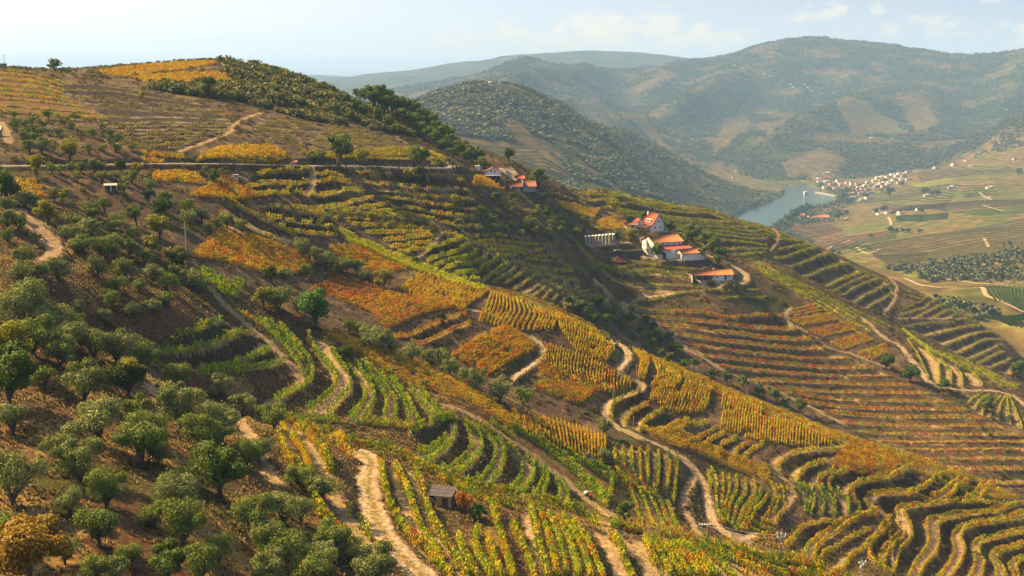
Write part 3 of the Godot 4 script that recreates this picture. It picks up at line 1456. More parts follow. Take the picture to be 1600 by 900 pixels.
		Vector3(361.6, -223.43, -860),
		Vector3(463.1, -273.16, -800),
	]


func far_points() -> Array:
	return [
		Vector3(-560, -78, -800),
		Vector3(-420, -87.7, -900),
		Vector3(-211, -103.5, -900),
		Vector3(-53, -103.5, -900),
		Vector3(59, -120.9, -1000),
		Vector3(185, -151.8, -1050),
		Vector3(266, -174.4, -1000),
		Vector3(339, -194.4, -950),
		Vector3(382, -205.1, -850),
		Vector3(434, -222.7, -800),
		Vector3(-1300, -109.5, -1600),
		Vector3(-740, -81.9, -1600),
		Vector3(-463, -91.1, -1600),
		Vector3(30, -79.3, -640),
		Vector3(80, -90.3, -680),
		Vector3(124, -103.3, -700),
		Vector3(165, -117.1, -700),
		Vector3(208, -133.9, -700),
		Vector3(247, -151.7, -690),
		Vector3(285, -170.8, -680),
		Vector3(319, -192.8, -660),
		Vector3(371, -222.6, -640),
		Vector3(142, -134.8, -800),
		Vector3(214, -158.9, -800),
		Vector3(283, -180.9, -790),
		Vector3(334, -201.4, -740),
		Vector3(-34, 10.1, -2000),
		Vector3(-75, 6.8, -2010),
		Vector3(12, 2.3, -2020),
		Vector3(-112, -11, -1960),
		Vector3(-155, -30.5, -1930),
		Vector3(-197, -59.2, -1900),
		Vector3(60, -23.5, -2080),
		Vector3(84, -33.1, -2090),
		Vector3(126, -65.4, -2180),
		Vector3(214, -101.4, -2320),
		Vector3(362, -153.8, -2500),
		Vector3(510, -209.8, -2660),
		Vector3(637, -264.8, -2800),
		Vector3(683, -286.8, -2840),
		Vector3(-22, -21.2, -1880),
		Vector3(-40, -54.2, -1740),
		Vector3(0, -68.3, -1720),
		Vector3(76, -69.3, -1880),
		Vector3(102, -110.3, -1760),
		Vector3(0, -106.8, -1560),
		Vector3(164, -140.8, -1760),
		Vector3(203, -169.6, -1740),
		Vector3(303, -189.1, -2000),
		Vector3(385, -218.9, -2060),
		Vector3(334, -224.2, -1900),
		Vector3(87, -137.5, -1500),
		Vector3(484, -248.4, -2300),
		Vector3(-95, -65.1, -1640),
		Vector3(-139, -72.7, -1600),
		Vector3(-235, -67.5, -1700),
		Vector3(529, -262.6, -2380),
		Vector3(-40, -26, -2300),
		Vector3(156, -130.4, -2700),
		Vector3(524, -248.8, -3000),
		Vector3(-259, -85, -2500),
		Vector3(337, -198.5, -2900),
		Vector3(531, -291.9, -2180),
		Vector3(575, -291.9, -2280),
		Vector3(654, -295.9, -2400),
		Vector3(749, -294.5, -2560),
		Vector3(808, -291.6, -2700),
		Vector3(847, -286, -2800),
		Vector3(840, -275.7, -2880),
		Vector3(813, -273.3, -3020),
		Vector3(765, -277.8, -3090),
		Vector3(501, -280.4, -1980),
		Vector3(602, -278.2, -2050),
		Vector3(451, -261, -1700),
		Vector3(487, -234.8, -1560),
		Vector3(660, -285.4, -2250),
		Vector3(693, -266.3, -2150),
		Vector3(703, -241.9, -2000),
		Vector3(839, -267.8, -2520),
		Vector3(886, -263, -2870),
		Vector3(930, -250.6, -2960),
		Vector3(1032, -233.4, -2960),
		Vector3(1011, -243.6, -2800),
		Vector3(1114, -225.8, -2950),
		Vector3(1211, -214.3, -2980),
		Vector3(1309, -196.4, -3050),
		Vector3(1502, -142.1, -3250),
		Vector3(1812, -79.2, -3500),
		Vector3(960, -229.1, -2350),
		Vector3(1185, -192.2, -2550),
		Vector3(820, -211.6, -1750),
		Vector3(609, -205.2, -1480),
		Vector3(564, -226.6, -1600),
		Vector3(494, -208.1, -1330),
		Vector3(413, -214.5, -1320),
		Vector3(429, -203.8, -1210),
		Vector3(496, -198.5, -1200),
		Vector3(556, -181.1, -1180),
		Vector3(416, -194.9, -1080),
		Vector3(430, -182.8, -980),
		Vector3(418, -174.7, -880),
		Vector3(368, -176, -860),
		Vector3(378, -180.9, -790),
		Vector3(428, -163.7, -800),
		Vector3(891, -202.9, -1600),
		Vector3(1542, -175.5, -2800),
		Vector3(1248, -273.6, -3300),
		Vector3(1715, -221.2, -3700),
		Vector3(2193, -158.9, -4000),
		Vector3(1041, -288.4, -3250),
		Vector3(782, -276.7, -3160),
		Vector3(877, -273.1, -3140),
		Vector3(980, -263.7, -3180),
		Vector3(713, -271.5, -3060),
		Vector3(641, -261.2, -3150),
		Vector3(639, -229.4, -3500),
		Vector3(592, -179.2, -4100),
		Vector3(514, -133, -4700),
		Vector3(741, -222.5, -3550),
		Vector3(855, -178.7, -3700),
		Vector3(790, -164.8, -4150),
		Vector3(1026, -79.7, -4700),
		Vector3(928, -212.9, -3560),
		Vector3(986, -232.7, -3400),
		Vector3(1103, -154.9, -3900),
		Vector3(1183, -190.3, -3720),
		Vector3(1216, -209.3, -3500),
		Vector3(1428, -78, -4600),
		Vector3(1544, -144.5, -4250),
		Vector3(1577, -177.2, -3900),
		Vector3(1604, -186.8, -3650),
		Vector3(1286, 0, -5100),
		Vector3(1131, 14.6, -5200),
		Vector3(909, 122.5, -5900),
		Vector3(1068, 124.7, -5850),
		Vector3(1190, 162.5, -5800),
		Vector3(1321, 198, -5800),
		Vector3(1452, 220.5, -5800),
		Vector3(1630, 232.2, -5850),
		Vector3(1799, 204.4, -5800),
		Vector3(1965, 177.1, -5750),
		Vector3(2075, 144.4, -5600),
		Vector3(2157, 112.1, -5400),
		Vector3(2256, 99.2, -5200),
		Vector3(2373, 119.6, -5200),
		Vector3(2667, 145.7, -5200),
		Vector3(1963, -50.8, -4500),
		Vector3(2147, -49.7, -4400),
		Vector3(1948, 0, -5000),
		Vector3(710, 66.7, -5400),
		Vector3(446, 52.6, -5200),
		Vector3(200, 47.8, -5000),
		Vector3(27, 21.6, -4800),
		Vector3(258, -25.4, -4500),
		Vector3(395, -72.9, -4300),
		Vector3(582, -91, -4600),
		Vector3(788, -55.3, -4900),
		Vector3(112, -44, -3900),
		Vector3(1083, 0, -7000),
		Vector3(1961, 78.7, -7000),
		Vector3(2647, 0, -6600),
		Vector3(3296, 36, -6400),
		Vector3(249, -70, -6200),
		Vector3(-1045, 12.8, -7600),
		Vector3(-714, 48.3, -7800),
		Vector3(-457, 89.9, -8000),
		Vector3(-183, 130.3, -8000),
		Vector3(187, 193.1, -8200),
		Vector3(473, 214, -8300),
		Vector3(804, 218.6, -8300),
		Vector3(1089, 204.7, -8300),
		Vector3(1326, 163, -8300),
		Vector3(1898, 93.3, -8300),
		Vector3(3328, 0, -8300),
		Vector3(4755, 0, -8300),
		Vector3(-534, -70, -6200),
		Vector3(-181, -35.5, -6300),
		Vector3(-1119, -73.4, -6500),
		Vector3(-2299, -135.6, -8000),
		Vector3(-3678, -135.6, -8000),
		Vector3(-5057, -135.6, -8000),
		Vector3(-1847, -158.9, -4000),
		Vector3(-1212, -166.8, -4200),
		Vector3(-2770, -158.9, -4000),
		Vector3(-677, -118.9, -4200),
		Vector3(-2863, 35.2, -12500),
		Vector3(-2217, 84.4, -12500),
		Vector3(-1860, 63.3, -12500),
		Vector3(-1432, 28.1, -12500),
		Vector3(-3577, 70.3, -12500),
		Vector3(-5726, 35.2, -12500),
		Vector3(0, 84.4, -12500),
		Vector3(2146, 84.4, -12500),
		Vector3(5007, 70.3, -12500),
	]

var river := [428, -2226, 532, -2490, 617, -2639, 695, -2822, 743, -2977, 772, -3110, 842, -3130, 837, -2959, 837, -2806, 784, -2653, 673, -2490, 596, -2357, 523, -2186, 461, -2038, 419, -2038]


func plant_vineyards() -> void:
	vineyard("between rutted track and slate-roofed shed", "rutted track", "gm", 1, 1.6, 1.25, "all", [], [1, 1], [[-18.8, -147.9, -17.1, -139.7, -15.8, -133, -13.8, -127.3, -11.3, -122, -9.2, -118.4, -6.7, -113.1], [-16.5, -148, -14.7, -142.7, -13, -136.1, -11.4, -128.9, -9.5, -122.3, -8, -117.5], [-13.7, -147, -12.3, -143.6, -11.5, -137.9, -9.7, -130.6, -8.1, -125, -6.5, -119.1, -5, -114.9]])
	vineyard("below orange tree by slate-roofed shed", "orange tree", "gm", 0, 1.8, 1.2, "all", [], [1, 1, 1], [[-6.5, -127.3, -5.9, -122, -4.7, -117, -3.7, -114.2], [-4.3, -131.4, -4.7, -125, -3.3, -118.7, -2.2, -115.4], [-3, -128.7, -2.5, -124.1, -1.9, -119.4, -1.1, -115.6], [-2.6, -140.3, -1.5, -132.8, -0.8, -123.8, -0.2, -118.9, 0.2, -116.1]])
	vineyard("along crest of nearest vineyard spur", "rutted track", "gm", 0, 1.9, 1.3, "all", [], [1], [[-23.7, -154.6, -19.7, -153.7, -16.6, -155.7, -14, -152.3, -11.5, -150.8, -8.1, -149.6, -4.6, -149.2, 0, -148.6, 2.3, -150.9, 7.1, -153.2, 10.5, -151.4], [10.5, -151.5, 13.6, -147, 18.4, -149, 22.9, -148, 27.8, -149.5, 33, -152, 37.5, -150.5, 44.7, -156, 49.9, -151.2]])
	vineyard("just under crest of nearest vineyard spur", "slate-roofed shed", "gm", 0, 1.5, 1.2, "all", [], [1], [[-10.1, -149.1, -8, -148, -5.8, -145.9, -3.5, -143.3, -1.7, -141.8], [-7.3, -148.8, -5, -147, -2.2, -144.8, 0, -144.5]])
	vineyard("between olive grove and rutted track", "olive grove", "gm", 0, 1.8, 1.2, "all", [], [1], [[-29.1, -136.8, -26.2, -131.4, -24.1, -125.5, -21.8, -119.9, -19.5, -116.8, -17.5, -113.9], [-25.9, -144.1, -23.4, -135.6, -20.7, -126.7, -18, -121.5, -16.2, -118.5, -13.9, -114.2]])
	vineyard("at upper end of footpath beside olive grove", "olive grove", "go", 0, 1.7, 1.1, "all", [], [1, 1], [[-31.7, -143.1, -28.7, -135, -27, -130.2], [-31, -149, -27, -138, -25.4, -131.3], [-29.3, -151.2, -25.6, -142.9, -23.3, -136]])
	vineyard("above bend of rutted track", "uphill", "go", 0, 1.6, 1.0, "all", [], [1], [[-31.8, -158.4, -34.9, -191.3, -24.6, -155.5], [-27.2, -151.7, -25.2, -150.5, -22.3, -147.2]])
	vineyard("on open side of nearest spur facing us", "slate-roofed shed", "gm", 1, 1.5, 1.2, "all", [], [1, 2, 3, 2, 3, 3, 2, 2, 1], [[0, -136.1, 1.2, -130.9, 2.1, -123.8, 2.7, -118.1], [2.4, -145.4, 3.2, -137.9, 3.4, -130.9, 3.9, -123.9, 4.1, -119.3], [5, -144.7, 6, -137.4, 6.3, -131.3, 6.5, -122.5], [8.4, -142.7, 10, -134.4, 10.8, -127.9, 11.1, -123.8], [18.3, -142.6, 18.4, -134.6, 18.8, -129.8], [21, -142.7, 22, -137.7, 22.9, -132.3], [24, -146, 26.2, -140.5, 27.1, -134.9], [27.3, -148.1, 31.7, -145.3, 33.4, -142.6], [30.4, -150.7, 36.7, -148.5, 39.5, -147.3], [32.9, -151.4, 40.2, -150, 46, -150.4]])
	vineyard("bordering curved earth trail on green spur", "curved earth trail", "g", 0, 1.7, 1.1, "all", [], [1], [[-53.4, -226.8, -50.2, -223.9, -47, -220.9, -44, -216.9, -41.6, -212.7], [-52.4, -227.5, -47.6, -224.2, -43.7, -218.8, -41, -213.8]])
	vineyard("on convex terraces below vivid green tree", "curved earth trail", "g", 2, 1.7, 1.1, "some", [0, 1, 2, 3, 4, 5, 6, 7, 8, 9], [1, 1, 1, 1, 1], [[-49.4, -228, -46, -224.4, -41.1, -217.5, -39.5, -213.8, -40.3, -210.3, -43.5, -206, -45.6, -201.3], [-39.4, -227, -36.2, -221, -32.8, -215.6, -32, -212.1, -33.5, -206.9, -35.3, -202.2], [-32.6, -221.8, -29.3, -216, -27.2, -211.6, -27.4, -205.9, -28.5, -201.6], [-30.6, -223.4, -26.2, -217, -22.9, -210.5, -22.7, -204.4], [-24.9, -219.5, -21, -212.9, -18.1, -205.4], [-18.9, -218.9, -16.2, -214, -14, -210]])
	vineyard("hedge-like at foot of green terraces", "curved earth trail", "g", 0, 1.9, 1.2, "all", [], [1], [[-46.9, -193.4, -41.8, -197.1, -36.3, -199.6, -27.4, -201, -19.7, -203.1], [-19.6, -201.6, -16.3, -206.2, -11.5, -211.3]])
	vineyard("behind crest hedge of nearest spur", "curved earth trail", "gm", 0, 1.7, 1.0, "all", [], [1], [[-44.7, -196.8, -38.4, -194.6, -32.9, -193.2], [-42, -192.4, -31.6, -157.8, -28.5, -156]])
	vineyard("on nested terraces below long straight track", "uphill", "g", 2, 1.6, 1.1, "some", [0, 1, 2, 3, 4, 5, 6, 7, 8], [1, 1, 1, 1, 1, 1], [[-19.6, -201.1, -16.3, -206, -12, -210.9], [-16.1, -191.2, -12.8, -199.6, -11, -204.8, -11, -210.4], [-10.8, -189.5, -6.8, -201, -5.3, -206.5, -7.7, -210.5, -9.2, -211], [-3.6, -193.9, -1.3, -205, -1.7, -209.3, -3.6, -211.3, -5.8, -211.7], [1.8, -192.6, 4, -202, 4.7, -205.8, 2.8, -208.9], [5.6, -194.8, 7.2, -203.7, 6.6, -207.2], [10.4, -193.9, 10.8, -200.3, 9.8, -204.4]])
	vineyard("on slope above long straight track", "long straight track", "g", 0, 1.7, 1.1, "all", [], [1, 1, 1, 1], [[-3.9, -214.4, 0, -213.8, 3.2, -211.6, 6.4, -209.8, 9.5, -207.7, 13.2, -205.1, 16.2, -202.6, 18.4, -198.6], [0, -215.7, 4.8, -214.7, 9.7, -212.2, 13.5, -209.5, 16.5, -206.5, 18.6, -201.5], [5.3, -216.2, 8.5, -215.1, 12, -213.4, 14.4, -210.3, 17.3, -208.6, 18.9, -204.4], [8.6, -217.3, 10.9, -217.6, 14.4, -214.7, 18.4, -214, 21, -213.9], [14.8, -215.7, 19.3, -217.3, 20.9, -216, 20, -210.1, 19.1, -204.7]])
	vineyard("on orange back slope beside olive line", "olive line", "o", 0, 1.5, 1.0, "all", [], [5], [[-40.7, -231.2, -33.2, -231.4, -28.9, -229.5, -25.8, -232.3, -20.8, -231.2, -13.7, -228.1, -6.7, -222, 0, -218.8], [-31.9, -226.4, -28.3, -224.4, -23.3, -221.2, -16.6, -220.2, -10, -220, -5.3, -217, 0, -215.6]])
	vineyard("steep short on orange slope under olive line", "curved earth trail", "o", 0, 1.6, 1.0, "none", [], [12, 8, 8], [[0, -220.6, 0.8, -216.2], [6.8, -225, 7.9, -216.3], [14.4, -236.6, 13.9, -217.3], [21.2, -240.6, 19.5, -220.4]])
	vineyard("on upper part of round knoll below hairpin road", "uphill", "gm", 1, 1.5, 1.0, "none", [], [2, 2, 2, 1], [[22.7, -232.9, 21.7, -218.9, 23.6, -216], [27.4, -240.7, 25.7, -223.3, 25.8, -219.4], [31.5, -243.7, 30.2, -233.2, 28.9, -222], [36.8, -245.9, 36.3, -240.5, 33.5, -225.8], [38.7, -245.8, 37.3, -237.1, 34.4, -221.8]])
	vineyard("on lower part of round knoll below hairpin road", "uphill", "gm", 1, 1.5, 1.0, "all", [], [2, 2], [[24.4, -215, 24.9, -207, 24.7, -193], [27.2, -217.5, 29.4, -212, 28.8, -194], [29.9, -221.5, 32.8, -217.5, 32.3, -195]])
	vineyard("along knoll edge below hairpin road", "uphill", "gm", 0, 1.5, 1.0, "some", [0], [1], [[22, -221.7, 24.7, -217.4, 28.2, -218.4, 30.8, -217.7], [22.4, -217.6, 25.1, -215.6, 28.6, -216.3]])
	vineyard("on small fan right of hairpin road", "hairpin road", "gm", 1, 1.5, 1.0, "some", [0, 1, 2, 3, 4, 5, 6, 7], [2, 2, 2, 2], [[44.8, -248.3, 46.5, -244.7, 44.5, -234.9, 43.8, -224.6, 43.9, -219.1], [49.8, -248.2, 49.6, -244.5, 47, -233.3, 45.1, -222.6], [53.5, -249.3, 52.8, -244.5, 49.2, -235.2, 46.5, -223.8], [57.8, -249.5, 57.8, -245.8, 52, -234.4, 48.1, -222.2], [60.4, -245.6, 55.4, -236.7, 50.8, -224.6]])
	vineyard("in diagonal orange band above hairpin fan", "hairpin road", "o", 0, 1.4, 1.0, "all", [], [4], [[31.6, -254.1, 36.7, -250.8, 46.4, -253.4, 55.6, -252.6, 61.4, -250.3], [34.3, -256.5, 40.8, -258.1, 50.4, -258.3, 62.3, -254.6]])
	vineyard("on winding terraces at foot of orange ridge", "uphill", "go", 2, 1.2, 1.0, "some", [0, 1, 2, 3, 4, 5, 6, 7, 8, 9, 10, 11], [1, 1, 1, 1, 1, 1, 1, 1], [[103.2, -270.2, 97.5, -262.3, 91.2, -258.7, 84.4, -254.8, 82, -252, 82.2, -249.8, 83.5, -248.8, 81.9, -246], [105.8, -256.7, 100.4, -256.4, 92.3, -254.6, 87.6, -252.7, 86.6, -250.4, 88.4, -249.2, 90.6, -247.7], [127.2, -266.8, 115.9, -259.9, 101.5, -253.7, 94.8, -251.6, 93.3, -249.8, 95.6, -248.1, 94.7, -244, 89.5, -238.5, 85.1, -228.9], [133.9, -271.9, 121.4, -259.2, 109, -252.4, 102.2, -249.8, 101.6, -248.4, 102, -245.9, 99.1, -241.1, 93.9, -235, 91.3, -230.3], [129.8, -261.3, 117.4, -253.4, 108.9, -249.5, 106.7, -246.8, 107.4, -243.8, 104.3, -239.6, 99.1, -233], [127.8, -255, 117.8, -249.6, 111.5, -246, 110.1, -243.9, 110.8, -240.9, 107.5, -235.6], [126.6, -250.5, 116.2, -244.8, 114.2, -242.9, 114.7, -239.9, 114, -236.8], [125.4, -246.2, 119.7, -243, 118, -240.6, 117.2, -237.4], [128.4, -245.8, 123.1, -242.7, 120.5, -238]])
	vineyard("under upper leg of winding earth path", "uphill", "go", 1, 1.5, 1.0, "some", [0], [1, 1], [[85.6, -269, 76.2, -263, 67.5, -258.2, 64.5, -256, 64.8, -253.7, 67.6, -251.9], [77.5, -259.8, 72, -256, 69.2, -252.8], [79.1, -257.4, 74.2, -253.3, 74.4, -251.4]])
	vineyard("in bowl under small orange plot", "uphill", "go", 1, 1.5, 1.0, "some", [1], [1], [[82.6, -258.5, 77.7, -254.8, 76.3, -252.2, 77.3, -250], [101.6, -268.1, 96.2, -261.8, 90.7, -258.7, 83.6, -254.7, 81.3, -251.7]])
	vineyard("below crest band at far end of winding terraces", "uphill", "go", 2, 1.5, 1.0, "none", [], [1, 1], [[112, -271, 102.9, -260, 97.6, -256.3], [118.7, -272.1, 110.7, -261.2, 107.3, -257.4], [128.3, -280.8, 121.7, -267.7, 117.7, -262.1]])
	vineyard("on rounded nose above twin pylon", "uphill", "go", 2, 1.5, 1.0, "all", [], [1], [[77.4, -243.5, 71.9, -241.7, 67, -238.3, 64.2, -233.1, 58.5, -221.5], [87.6, -248.6, 83.5, -246.3, 78.8, -242.8, 72.6, -236.9, 67.4, -228.9, 62.8, -214.5]])
	vineyard("on dark bank right of rounded nose", "uphill", "go", 2, 1.5, 1.0, "some", [1, 2, 3], [1, 1], [[89.4, -246.8, 85, -241.9, 81.2, -237.3], [90.2, -245.9, 84.2, -239.7, 80.8, -234.6, 80.6, -230.6, 83.8, -227.8], [93, -244.3, 88.9, -239.8, 85.9, -236.4, 83.1, -230.3]])
	vineyard("hanging below lower leg of winding earth path", "uphill", "g", 1, 1.5, 1.0, "none", [], [2, 2, 1], [[68.9, -251.3, 69.9, -247.6, 68.7, -243.9], [71.7, -250.9, 72.3, -248.1, 70.1, -243.5], [74.7, -251.5, 76.9, -248, 76.3, -245.1], [78.7, -251.4, 80.7, -249.2, 79.8, -246.1]])
	vineyard("on slope left of winding path", "uphill", "go", 1, 1.5, 1.0, "some", [0], [3], [[62, -250.4, 63.4, -248.8, 60.5, -242.5, 56, -232.3], [65.6, -249.6, 66.3, -247.5, 63.1, -241.4, 59.6, -234.1]])
	vineyard("on big dark bank above lattice pole", "uphill", "go", 1, 1.3, 1.0, "some", [0], [1], [[59.3, -206.2, 69.6, -229, 77.5, -238.3, 83.4, -242.6], [64.6, -206.5, 76.2, -231.6, 81, -236.6]])
	vineyard("in red and green parcel beside olive line", "uphill", "ro", 0, 1.3, 1.0, "some", [0, 1, 2, 3, 4, 5, 6, 7, 8, 9, 10, 11, 12, 13, 14, 15, 16, 17, 18, 19, 20], [11, 11], [[-14.7, -264.4, -8.2, -273.1, -1.7, -279.4, 2.5, -278.6, 4.1, -276], [-10.3, -262.5, -4, -270.1, 1.6, -274.9, 5.3, -273.9], [-5.9, -259.8, 0, -267.2, 4.1, -271.4, 6.1, -273.5]])
	vineyard("in upper orange block above olive line", "uphill", "ro", 0, 1.3, 1.0, "some", [2, 3, 4, 5, 6, 7, 8, 9], [4, 5], [[-41.1, -270.9, -36.4, -278.7, -31.2, -284.3], [-35.3, -269.2, -26.7, -281.3, -18.6, -285.3], [-31.2, -263.8, -23.8, -276.2, -14.8, -282.8]])
	vineyard("on two narrow terraces above olive line", "uphill", "ro", 1, 1.4, 1.0, "all", [], [1], [[-28.5, -260.7, -19.6, -273.3, -12, -280.3], [-24.3, -262, -16.2, -271.4, -10.7, -276.7]])
	vineyard("in golden block on ridge top", "uphill", "oy", 0, 1.3, 1.0, "none", [], [9, 7], [[-29.7, -287.7, -25.9, -302.2], [-18.5, -282.8, -13.1, -302.8], [-13.1, -281.5, -6.4, -301.7]])
	vineyard("in curved orange parcel under grey terraces", "golden block", "oy", 0, 1.3, 1.0, "none", [], [7, 5, 5], [[-5.7, -300, -6.7, -287.1, -8.5, -279.7], [0, -299.8, 0.9, -289, -1.8, -278.5], [6.2, -297.1, 7.8, -291.5, 5.7, -281.9], [11.1, -297.1, 12.2, -293, 10.6, -285.7]])
	vineyard("in large orange parcel inside road bend", "uphill", "oy", 0, 1.3, 1.0, "none", [], [9, 8, 7, 5], [[8.6, -276.4, 7.5, -269.8], [14.9, -277.1, 13.8, -269.4, 14.8, -266.3], [21.6, -277.1, 20.3, -269.3, 21.5, -266.2], [26.6, -276, 25.7, -269.9, 25.9, -267.7], [31.2, -275.6, 30.2, -272.6]])
	vineyard("in red lower corner of parcel inside road bend", "uphill", "ro", 0, 1.3, 1.0, "some", [0, 1, 2, 3], [9], [[7.4, -268.7, 11.3, -268.8, 14.4, -265.7, 20.8, -265.4], [6, -259.9, 9.4, -259.8, 13.3, -258.7, 16.9, -259.5]])
	vineyard("in orange parcel above brown bank", "golden block", "oy", 0, 1.3, 1.0, "none", [], [8, 7, 5], [[12.1, -299, 13.1, -288.2], [17.8, -299, 18.9, -290.3, 17.1, -279.5], [23.2, -299.2, 24.3, -289.8, 21.1, -279.1], [27.2, -293.7, 27.9, -289, 24.4, -279.8]])
	vineyard("between hairpin road and brown gully edge", "hairpin road", "oy", 0, 1.3, 1.0, "none", [], [5], [[34.2, -300.4, 35.3, -291.1, 33.3, -279.4], [37.7, -302.4, 37.2, -289.5, 34.6, -278.5]])
	vineyard("on steep orange face right of hairpin road", "hairpin road", "oy", 0, 1.3, 1.0, "none", [], [5, 5], [[39.2, -297, 39.5, -285.2, 36.4, -277.2], [42.3, -293.1, 43.7, -288.1, 39.6, -278], [45.6, -291.2, 46.1, -287.8, 42.6, -280.2]])
	vineyard("in dense orange plot above nested terraces", "hairpin road", "oy", 0, 1.3, 1.0, "none", [], [9, 9], [[37.1, -276.7, 35.4, -271], [43.8, -279.2, 40.6, -268.2], [52.2, -280.3, 49.1, -273.7]])
	vineyard("on first steep golden face under ridge line", "hairpin road", "oy", 0, 1.3, 1.0, "none", [], [5, 5], [[47.1, -287.4, 44.8, -280.3], [50.4, -288.2, 47.6, -279.6], [54.5, -289.8, 51.7, -280.4]])
	vineyard("on second steep golden face under ridge line", "hairpin road", "oy", 0, 1.3, 1.0, "none", [], [7, 7], [[58.1, -289.8, 55.7, -280.9], [63, -289.5, 59.8, -278.2], [68.9, -292.1, 65.6, -279.1]])
	vineyard("on long golden face under ridge line", "hairpin road", "oy", 0, 1.3, 1.0, "none", [], [12, 14, 12], [[55.4, -277, 53.4, -269], [64, -277.8, 61.1, -265.6], [74.5, -279, 70.4, -264], [83.6, -274.8, 81.5, -268.5]])
	vineyard("in small orange plot over winding terraces", "uphill", "ro", 0, 1.2, 1.0, "some", [6, 7, 8, 9], [9], [[85.3, -269.2, 95.7, -275.5, 103.3, -276.4], [79.3, -259.5, 86.7, -259.9, 96.1, -263.9]])
	vineyard("along ridge line above dark gully", "gully side", "oy", 0, 1.4, 1.0, "all", [], [4], [[36, -300.5, 46.8, -299.6, 62.6, -296.4, 76.9, -295.3, 87.7, -288.8, 103.4, -282.7, 120.3, -280.7, 133.2, -274.2], [36.1, -293.6, 45.9, -291.4, 60.6, -286.3, 73.2, -279.3, 84.5, -272, 98.3, -268.2, 113.8, -265, 124.6, -266.7]])
	vineyard("on upper ridge line above brown bank", "gully side", "oy", 0, 1.4, 1.0, "all", [], [1], [[-5.5, -308.7, 5.5, -309.2, 18.1, -304.3, 27.1, -302.5], [-4.5, -301.9, 5.4, -300.6, 16.9, -297.8, 25.6, -295]])
	vineyard("in bright yellow band down ridge top", "uphill", "y", 0, 1.5, 1.2, "all", [], [5], [[-48.8, -310.4, -38.4, -310.6, -27.5, -310.7, -16.4, -307.3, -6.3, -302.3], [-46.7, -306.6, -36.2, -306.5, -27.1, -305.3, -17.9, -302.1, -9.7, -298.6]])
	vineyard("on nested terraces under hairpin bend", "uphill", "go", 1, 1.4, 1.0, "some", [0], [1, 1, 1, 1], [[32.8, -271.4, 27.9, -265.4, 24.7, -261.5, 23.9, -257.6, 25.7, -252.1], [34.3, -267.2, 29.2, -260.7, 27.5, -255.8], [38, -266.8, 32.4, -258.4, 30.7, -252.4], [44.5, -266.8, 39.6, -261.2, 36.2, -254.5], [49.9, -269.6, 44.2, -264.6, 38.9, -256.1]])
	vineyard("on stepped slope under dense orange plot", "hairpin bend", "go", 1, 1.4, 1.0, "none", [], [1, 1, 1, 1], [[51.7, -267.6, 46.3, -260.4, 41.3, -252.8], [53.8, -266.4, 48.7, -260.6, 45.9, -255], [56.8, -265.1, 52.5, -261.3, 50.1, -256.6], [59.7, -263.4, 56.1, -260.5, 54.5, -256.4], [63.5, -263.9, 58.3, -259.6, 56.6, -256.5]])
	vineyard("left of steep path under asphalt road", "asphalt road", "gd", 1, 1.4, 1.0, "some", [1], [1, 1], [[-72.1, -313.7, -67.9, -329.3, -62.3, -336.9], [-72.9, -301.4, -66.6, -317.5, -61.2, -331.7], [-69.7, -300, -65.1, -310, -60.5, -323.9]])
	vineyard("on golden rounded nose under asphalt road", "asphalt road", "gd", 1, 1.4, 1.0, "none", [], [1, 1, 1, 1, 1, 1], [[-60.3, -336.4, -55.5, -341.1, -52.6, -341], [-59.3, -331.7, -55.2, -338.4, -50.4, -339.3], [-59.2, -322.8, -50.9, -335.8, -46.1, -337.6], [-55.7, -317.7, -48.4, -331.1, -42.9, -336.8], [-49.5, -325.4, -41.9, -333.3, -37.7, -338], [-42.5, -330, -36.3, -334.9, -34.4, -338.4], [-36.6, -332.7, -32.5, -335.9, -31.1, -338.4]])
	vineyard("in long line of olives under golden nose", "asphalt road", "gd", 0, 1.3, 0.8, "all", [], [1], [[-60.8, -305.7, -49.4, -324.4, -33.2, -333.5, -27.1, -335], [-57.7, -307.9, -45.6, -324.1, -31.1, -331.5]])
	vineyard("between olive string and yellow band", "uphill", "gd", 1, 1.4, 1.0, "some", [0, 1], [2, 2], [[-47.5, -317.5, -38.2, -325.8, -29.1, -330.3, -21.9, -333.2], [-37, -317.9, -30.5, -324.4, -22.9, -329.9], [-32.9, -313.2, -29, -318.1, -25.6, -321.7]])
	vineyard("on green and gold nose beside narrow stone path", "uphill", "gg", 1, 1.5, 1.0, "some", [3, 5], [1, 1, 1, 1, 1], [[-25.4, -318.8, -19.4, -330, -15.6, -339.2], [-24.5, -314.4, -17.4, -327.1, -13.2, -340.3, -14.5, -341.4], [-22.2, -312.9, -14.5, -328.6, -10.1, -341.9, -11.7, -342.9], [-20.2, -310.6, -11.8, -331.9, -7.1, -343.4, -8.9, -345.1], [-16.5, -310.7, -8.9, -334.8, -3.7, -345.8, -6.1, -347], [-13.7, -309.3, -5, -337.6, -0.6, -346.9, -2.9, -348.7]])
	vineyard("on pale grey ridged slope above dark gully", "golden nose", "pale", 1, 1.1, 0.8, "none", [], [2, 2, 2, 2, 1], [[-8.8, -329, -2, -343, 1, -352.3], [-2, -333.8, 3.1, -344.2, 7.4, -357.8], [3.9, -332.8, 9.2, -344.3, 15.7, -367.6], [10, -336.2, 16.9, -356.5, 23.7, -373.8], [16.2, -340.5, 23.2, -366, 29.7, -378.8], [22, -351.6, 28.8, -372.8, 33, -380.8]])
	vineyard("in orange plot beside concrete pole", "uphill", "ro", 0, 1.3, 1.0, "all", [], [7, 7], [[-71.3, -266.9, -64.9, -276.1, -60.1, -283.3, -52.7, -288], [-70.7, -253.1, -65.5, -261.6, -59.1, -270.8, -54.3, -274.4], [-70.3, -239.5, -65.4, -246.3, -60, -253.9, -55.7, -262.7]])
